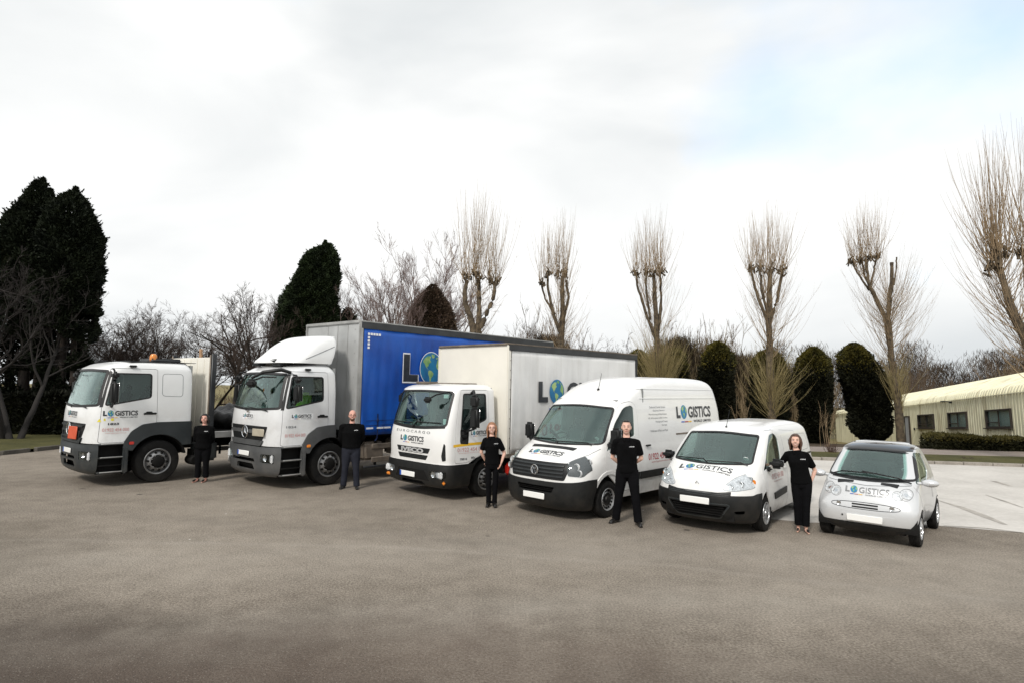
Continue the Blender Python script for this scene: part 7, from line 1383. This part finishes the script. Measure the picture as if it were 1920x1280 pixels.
def person(label, feet, H, hairstyle, hairm, arms, sleeves, build=1., female=False, trous=None, glasses=False, beard=False, feetpos=None, shoes='shoe', turn=0., skinm=None, head_turn=0., lean=0., slim=1., legw=1., belt=False, smile=True, toe=(0.25, -.25)):
    trous = trous or mTr; skinm = skinm or mSk; k = H/1.78; c = Vector(feet); th = math.atan2(-c.x, c.y)+turn
    root = empty('person', c, th, label=label, cat='person', group='uniformed staff standing between the vehicles')
    fp = feetpos or [(-.10, 0), (.10, 0)]     # right foot (image left), left foot
    hx, hy = (fp[0][0]+fp[1][0])/2, (fp[0][1]+fp[1][1])/2
    Z = lambda z: z*k; hc = Vector((hx+lean*.10, hy+.01, Z(1.665))); sh = .185*build*(.88 if female else 1); hw = .165*(1.06 if female else 1)*build
    B = MB(); Ti = Matrix.Rotation(head_turn, 3, 'Z')
    def H_(p): return hc+Ti @ (Vector(p)*k*1.05)
    # head: cranium, face, jaw, chin, nose, ears, brow, neck
    hs = MB(); 
    hs.sph((0, .018, .035), 1, 20, 14, (.076, .095, .088)); hs.sph((0, -.016, -.008), 1, 20, 14, (.067, .080, .092)); hs.sph((0, -.024, -.050), 1, 18, 12, (.056, .064, .060)); hs.sph((0, -.058, -.084), 1, 12, 8, (.030, .026, .022)); hs.sph((0, -.052, -.055), 1, 12, 8, (.040, .040, .036))
    hs.tube([(0, -.090, .022), (0, -.108, -.012), (0, -.104, -.022)], [.009, .014, .012], 8); hs.sph((.012, -.098, -.022), .009, 8, 6); hs.sph((-.012, -.098, -.022), .009, 8, 6)
    for s_ in (1, -1): hs.sph((s_*.077, .010, -.008), 1, 10, 8, (.010, .018, .030)); hs.sph((s_*.030, -.086, .028), 1, 10, 6, (.024, .010, .007)); hs.sph((s_*.036, -.058, -.028), 1, 10, 8, (.030, .030, .032))
    B.add([H_(p) for p in hs.v], hs.f)
    B.tube([H_((0, .020, -.05)), H_((0, .022, -.12)), Vector((hx+lean*.10*.8, hy+.015, Z(1.46)))], [.052*k*(.9 if female else 1.05), .052*k*(.9 if female else 1.1), .07*k], 14)
    tx = lambda z: hx+lean*.10*max(0, (z-.9)/.7)
    tor = [(1.47, .05, .07), (1.42, .085, .13), (1.33, .105, .15), (1.18, .10, .145), (1.05, .10, .14), (.95, .11, .155), (.88, .10, .15)]
    B.tube([(tx(z), hy+.01, Z(z)) for z, a_, b_ in tor], [(a_*k*build*.9, b_*k*build*.9) for z, a_, b_ in tor], 16)
    J = []
    for si, (el, wr) in enumerate(arms):
        s_ = -1 if si == 0 else 1; S_ = Vector((tx(1.44)+s_*(sh-.004)*k, hy+.01, Z(1.403))); E_ = Vector((tx(1.2)+el[0]*k, hy+el[1]*k, Z(el[2]))); W_ = Vector((tx(1.2)+wr[0]*k, hy+wr[1]*k, Z(wr[2]))); J.append((S_, E_, W_, wr[3] if len(wr) > 3 else (0, 1, 0)))
        B.tube([Vector((tx(1.4)+s_*.05*k, hy+.01, Z(1.39))), Vector((tx(1.4)+s_*.12*k, hy+.01, Z(1.40)))], [.045*k, .042*k], 10); B.tube([S_, S_.lerp(E_, .5), E_], [.044*k, .043*k, .036*k], 12); B.sph(tuple(S_), .044*k, 10, 8); B.tube([Vector((tx(1.4)+s_*.10*k, hy+.01, Z(1.40))), S_], [.042*k, .043*k], 10); B.tube([E_, E_.lerp(W_, .35), W_], [.037*k, .036*k, .023*k], 12); B.sph(tuple(E_), .037*k, 10, 8)
        hand(B, W_, W_-E_, J[-1][3], s_, .7, k*(.92 if female else 1.02))
    legs = []
    for si, f in enumerate(fp):
        s_ = -1 if si == 0 else 1; hp = Vector((hx+s_*.088*k, hy+.01, Z(.90))); an = Vector((f[0], f[1]+.02, Z(.085))); kn = hp.lerp(an, .50)+Vector((0, -.025, 0)); legs.append((hp, kn, an)); B.tube([hp, kn, an], [.075*k, .052*k, .036*k], 10)
        ta = toe[si]; dv_ = Vector((math.sin(ta), -math.cos(ta), 0)); B.tube([an+Vector((0, .02, -.03)), an+dv_*.06+Vector((0, 0, -.045)), an+dv_*.16+Vector((0, 0, -.065))], [.032*k, .030*k, .016*k], 10)
    link('body', vox(B, .0075, 3, 'body'), skinm, root)
    # face pieces
    m = MB()
    for s_ in (1, -1): q = MB().sph((s_*.031, -.084, .012), 1, 10, 8, (.011, .007, .0055)); m.add([H_(p) for p in q.v], q.f)
    link('eye', m.mesh('eye', 180, True), mEy, root); m = MB()
    for s_ in (1, -1): q = MB().sph((s_*.031, -.0885, .012), .0055, 8, 6); m.add([H_(p) for p in q.v], q.f)
    link('iris', m.mesh('iris', 180, True), mIr, root); m = MB()
    for s_ in (1, -1): m.tube([H_((s_*.015, -.098, .032)), H_((s_*.032, -.0985, .038)), H_((s_*.048, -.088, .033))], [.003, .0035, .002], 5)
    link('eyebrow', m.mesh('eyebrow', 180, True), hairm if hairstyle != 'bald' else mBrd, root)
    m = MB(); m.tube([H_((-.025, -.080, -.052)), H_((-.012, -.090, -.058)), H_((0, -.0935, -.060)), H_((.012, -.090, -.058)), H_((.025, -.080, -.052))], [.002, .0055, .006, .0055, .002], 6); link('mouth', m.mesh('mouth', 180, True), mLip, root)
    if smile: m = MB(); m.tube([H_((-.018, -.089, -.0535)), H_((0, -.0965, -.0575)), H_((.018, -.089, -.0535))], [.002, .0042, .002], 6); link('teeth', m.mesh('teeth', 180, True), mTee, root)
    # hair
    hb = MB()
    if hairstyle == 'bald': hb.sph((0, .032, .030), 1, 20, 14, (.0785, .088, .080))
    elif hairstyle == 'short': hb.sph((0, .030, .046), 1, 20, 14, (.0805, .092, .082)); hb.sph((0, -.030, .100), 1, 14, 10, (.050, .036, .018)); hb.sph((0, .05, .0), 1, 16, 10, (.074, .062, .06))
    else:
        hb.sph((0, .032, .044), 1, 22, 16, (.087, .098, .086)); hb.sph((0, -.028, .094), 1, 14, 10, (.056, .042, .022)); hb.sph((0, .06, -.02), 1, 18, 12, (.085, .062, .10))
        ln = {'bob': .10, 'long': .19, 'mid': .15}[hairstyle]
        for s_ in (1, -1):
            for q_ in range(4):
                y0 = -.012+.032*q_; hb.tube([(s_*.055, y0+.01, .085), (s_*.086, y0, .03), (s_*(.090+.004*q_), y0-.005, -.05), (s_*(.088-.004*q_), y0-.01*(q_ < 2), -.02-ln)], [.018, .021, .022, .010], 8)
        for q_ in range(5): hb.tube([((q_-2)*.03, .09, .04), ((q_-2)*.036, .115, -.04), ((q_-2)*.04, .10, -.03-ln)], [.03, .03, .014], 8)
    h2 = MB(); h2.add([H_(p) for p in hb.v], hb.f); link('hair', vox(h2, .0095*k, 1, 'hair'), hairm, root)
    if beard:
        bb = MB(); bb.sph((0, -.038, -.068), 1, 16, 12, (.054, .056, .046)); b2 = MB(); b2.add([H_(p) for p in bb.v], bb.f); bm_ = b2.mesh('beard', 180, True); link('beard', bm_, mBrd, root)
    if glasses:
        m = MB()
        for s_ in (1, -1): m.tube([H_((s_*.033+.024*math.cos(t), -.104+.008*abs(math.cos(t)), .010+.017*math.sin(t))) for t in np.linspace(0, 2*math.pi, 17)], .0022, 5, cap=False); m.tube([H_((s_*.056, -.098, .014)), H_((s_*.076, -.03, .012)), H_((s_*.079, .015, .008))], .002, 5)
        m.tube([H_((-.010, -.106, .014)), H_((.010, -.106, .014))], .002, 5); link('glasses', m.mesh('glasses', 60, True), M['plastic'], root)
    # shirt
    T = MB(); b = build; fe = 1 if female else 0
    tor = [(1.485, .056, .070), (1.44, .085, .115), (1.375, .115, .168-.01*fe), (1.28, .128+.018*fe, .182-.012*fe), (1.16, .120, .170-.018*fe), (1.04, .122, .168-.006*fe), (.95, .128, .178), (.885 if not belt else .93, .128, .180)]
    T.tube([(tx(z), hy+.01-(.012 if 1.1 < z < 1.35 else 0), Z(z)) for z, a_, b_ in tor], [(a_*k*b*(1.22 if b > 1.08 and z < 1.3 else 1.04), b_*k*b*slim) for z, a_, b_ in tor], 20)
    for si, (S_, E_, W_, _) in enumerate(J):
        s_ = -1 if si == 0 else 1; N0 = Vector((tx(1.44)+s_*.06*k, hy+.012, Z(1.445))); bb = b**.6
        if sleeves == 'short': e_ = S_.lerp(E_, .78); T.tube([N0, N0.lerp(S_, .6)+Vector((0, 0, .006)), S_], [.040*k*bb, .052*k*bb, .058*k*bb], 14); T.tube([S_+(S_-e_)*.05, S_.lerp(e_, .5), e_], [.058*k*bb, .062*k*bb, .060*k*bb], 14); T.sph(tuple(S_), .060*k*bb, 12, 8)
        else: e_ = E_.lerp(W_, .88); T.tube([N0, N0.lerp(S_, .6)+Vector((0, 0, .006)), S_], [.040*k*bb, .054*k*bb, .062*k*bb], 14); T.sph(tuple(S_), .064*k*bb, 12, 8); T.tube([S_, S_.lerp(E_, .5), E_], [.062*k*bb, .062*k*bb, .054*k*bb], 14); T.sph(tuple(E_), .055*k*bb, 12, 8); T.tube([E_, E_.lerp(W_, .5), e_], [.054*k*bb, .048*k*bb, .038*k*bb], 14)
    T.tube([Vector((tx(1.49), hy+.026, Z(1.488))), Vector((tx(1.45), hy+.015, Z(1.45)))], [.060*k, .088*k], 14)
    to = link('shirt', vox(T, .0125, 3, 'shirt'), mPo, root)
    # collar wings and chest logo
    m = MB()
    for s_ in (1, -1):
        c0 = Vector((tx(1.5), hy, Z(1.478))); m.add([c0+Vector(p)*k for p in ((s_*.010, -.062, -.030), (s_*.062, -.045, .016), (s_*.066, -.062, -.020), (s_*.040, -.095, -.058), (s_*.010, -.070, -.020), (s_*.058, -.052, .022), (s_*.060, -.070, -.014), (s_*.036, -.103, -.050))], [(0, 1, 2, 3), (4, 7, 6, 5), (0, 3, 7, 4), (1, 5, 6, 2), (2, 6, 7, 3), (0, 4, 5, 1)])
    link('collar', m.mesh('collar', None, True), mPo, to)
    bv = BVHTree.FromPolygons([q.co for q in to.data.vertices], [tuple(p.vertices) for p in to.data.polygons])
    d = Deco((tx(1.33)+.045*k, hy, Z(1.335)), (1, 0, 0), (0, 0, 1), (0, -1, 0), bv, .003); d.text('LOGISTICS', 0, 0, .085*k, .014*k, M['inkw'], .03); d.make('shirt_logo', to)
    # trousers
    L_ = MB(); L_.tube([(hx, hy+.01, Z(z)) for z in (1.00 if belt else .97, .93, .86, .80)], [(a_*k*b, b_*k*b) for a_, b_ in ((.112, .160), (.122, .170), (.118, .172), (.095, .150))], 18)
    for si, (hp, kn, an) in enumerate(legs):
        L_.tube([hp+Vector((0, 0, .03)), hp.lerp(kn, .35), kn, kn.lerp(an, .55), Vector((an.x, an.y-.006, Z(.055) if shoes != 'pump' else Z(.115)))], [.094*k*b*legw, .088*k*b*legw, .068*k*legw, .064*k*legw, .066*k*legw], 14)
    link('trousers', vox(L_, .0125, 3, 'trousers'), trous, root)
    if belt:
        m = MB(); m.rbox((hx-.01, hy-.135*k*b, Z(.965)), (.05, .015, .04), .006, 2); link('belt_buckle', m.mesh('belt_buckle', None, True), M['chrome'], root)
    for si, (hp, kn, an) in enumerate(legs):
        ta = toe[si]; dv_ = Vector((math.sin(ta), -math.cos(ta), 0)); a2 = Vector((an.x, an.y, 0)); m = MB()
        if shoes == 'pump':
            pts = [a2-dv_*.055+Vector((0, 0, .028)), a2+dv_*.02+Vector((0, 0, .020)), a2+dv_*.10+Vector((0, 0, .022)), a2+dv_*.155+Vector((0, 0, .016))]; m.tube(pts, [(.020, .030), (.018, .034), (.020, .040), (.012, .022)], 12)
        else:
            pts = [a2-dv_*.075+Vector((0, 0, .045)), a2-dv_*.01+Vector((0, 0, .052)), a2+dv_*.08+Vector((0, 0, .040)), a2+dv_*.16+Vector((0, 0, .032)), a2+dv_*.20+Vector((0, 0, .024))]; m.tube(pts, [.036, .044, .042, .036, .018], 12)
            m.tube([a2-dv_*.085+Vector((0, 0, .011)), a2+dv_*.20+Vector((0, 0, .011))], [(.040, .011), (.040, .011)], 10)
        me = vox(m, .007, 2, 'shoe')
        lo = min(q.co.z for q in me.vertices)
        for q in me.vertices: q.co.z -= lo
        link('shoe', me, mShoe, root)
    return root
back = lambda e=.27, ey=.07: [((-e, ey, 1.13), (-.07, .17, .97, (0, 1, .2))), ((e, ey, 1.13), (.07, .18, .99, (0, 1, .2)))]
g_ = gnd(377, 902.5)
person('woman with short black hair in loose black clothes, standing behind the flatbed cab', g_, 1.62, 'bob', mHbk, [((-.215, .06, 1.13), (-.10, .16, .94, (0, 1, 0))), ((.215, .06, 1.13), (.10, .16, .94, (0, 1, 0)))], 'long', 1.16, True, mTr, shoes='pump', feetpos=[(-.09, 0), (.10, -.02)], turn=-.25, toe=(-.5, -.35), skinm=mSk2, legw=1.12)
g_ = gnd(655, 914.5)
person('stout bearded man with glasses, black sweater and charcoal trousers, by the blue curtain truck', g_, 1.80, 'bald', mBrd, [((-.25, .06, 1.13), (-.13, .17, .93, (0, 1, 0))), ((.25, .06, 1.13), (.13, .17, .93, (0, 1, 0)))], 'long', 1.20, False, mTg, True, True, [(-.14, 0.02), (.16, -.08)], skinm=mSk2, belt=True, legw=1.12, toe=(-.35, .05), turn=.02)
g_ = gnd(921, 948)
person('slim woman with long strawberry blonde hair and glasses, in front of the small white truck', g_, 1.69, 'long', mHr, [((-.235, .05, 1.14), (-.13, .14, .93, (0, 1, 0))), ((.27, .07, 1.13), (.205, -.02, .93, (-1, 0, 0)))], 'short', .94, True, mTr, True, False, [(-.055, 0), (.065, -.03)], shoes='shoe', legw=.84, toe=(-.15, .1), lean=-.25)
g_ = gnd(1176.5, 981)
person('tall man with short dark hair, legs apart, hands behind back, beside the large van', g_, 1.86, 'short', mHd, back(.25, .06), 'short', 1.03, False, mTr, feetpos=[(-.21, .06), (.19, -.10)], toe=(-.55, .25), lean=-.2, smile=False, slim=1.0, legw=1.12)
g_ = gnd(1503, 996)
pa_ = person('woman with wavy brown hair leaning an arm on the small white van mirror', g_, 1.69, 'mid', mHbr, [((-.30, .10, 1.22), (-.47, .15, 1.17, (0, 0, -1))), ((.27, .09, 1.13), (.20, .04, .92, (-1, 0, 0)))], 'short', 1.04, True, mTr, feetpos=[(-.05, .02), (.07, -.04)], shoes='pump', toe=(-.1, .3), lean=-.9, legw=1.02)
bpy.data.collections.remove(TMP)
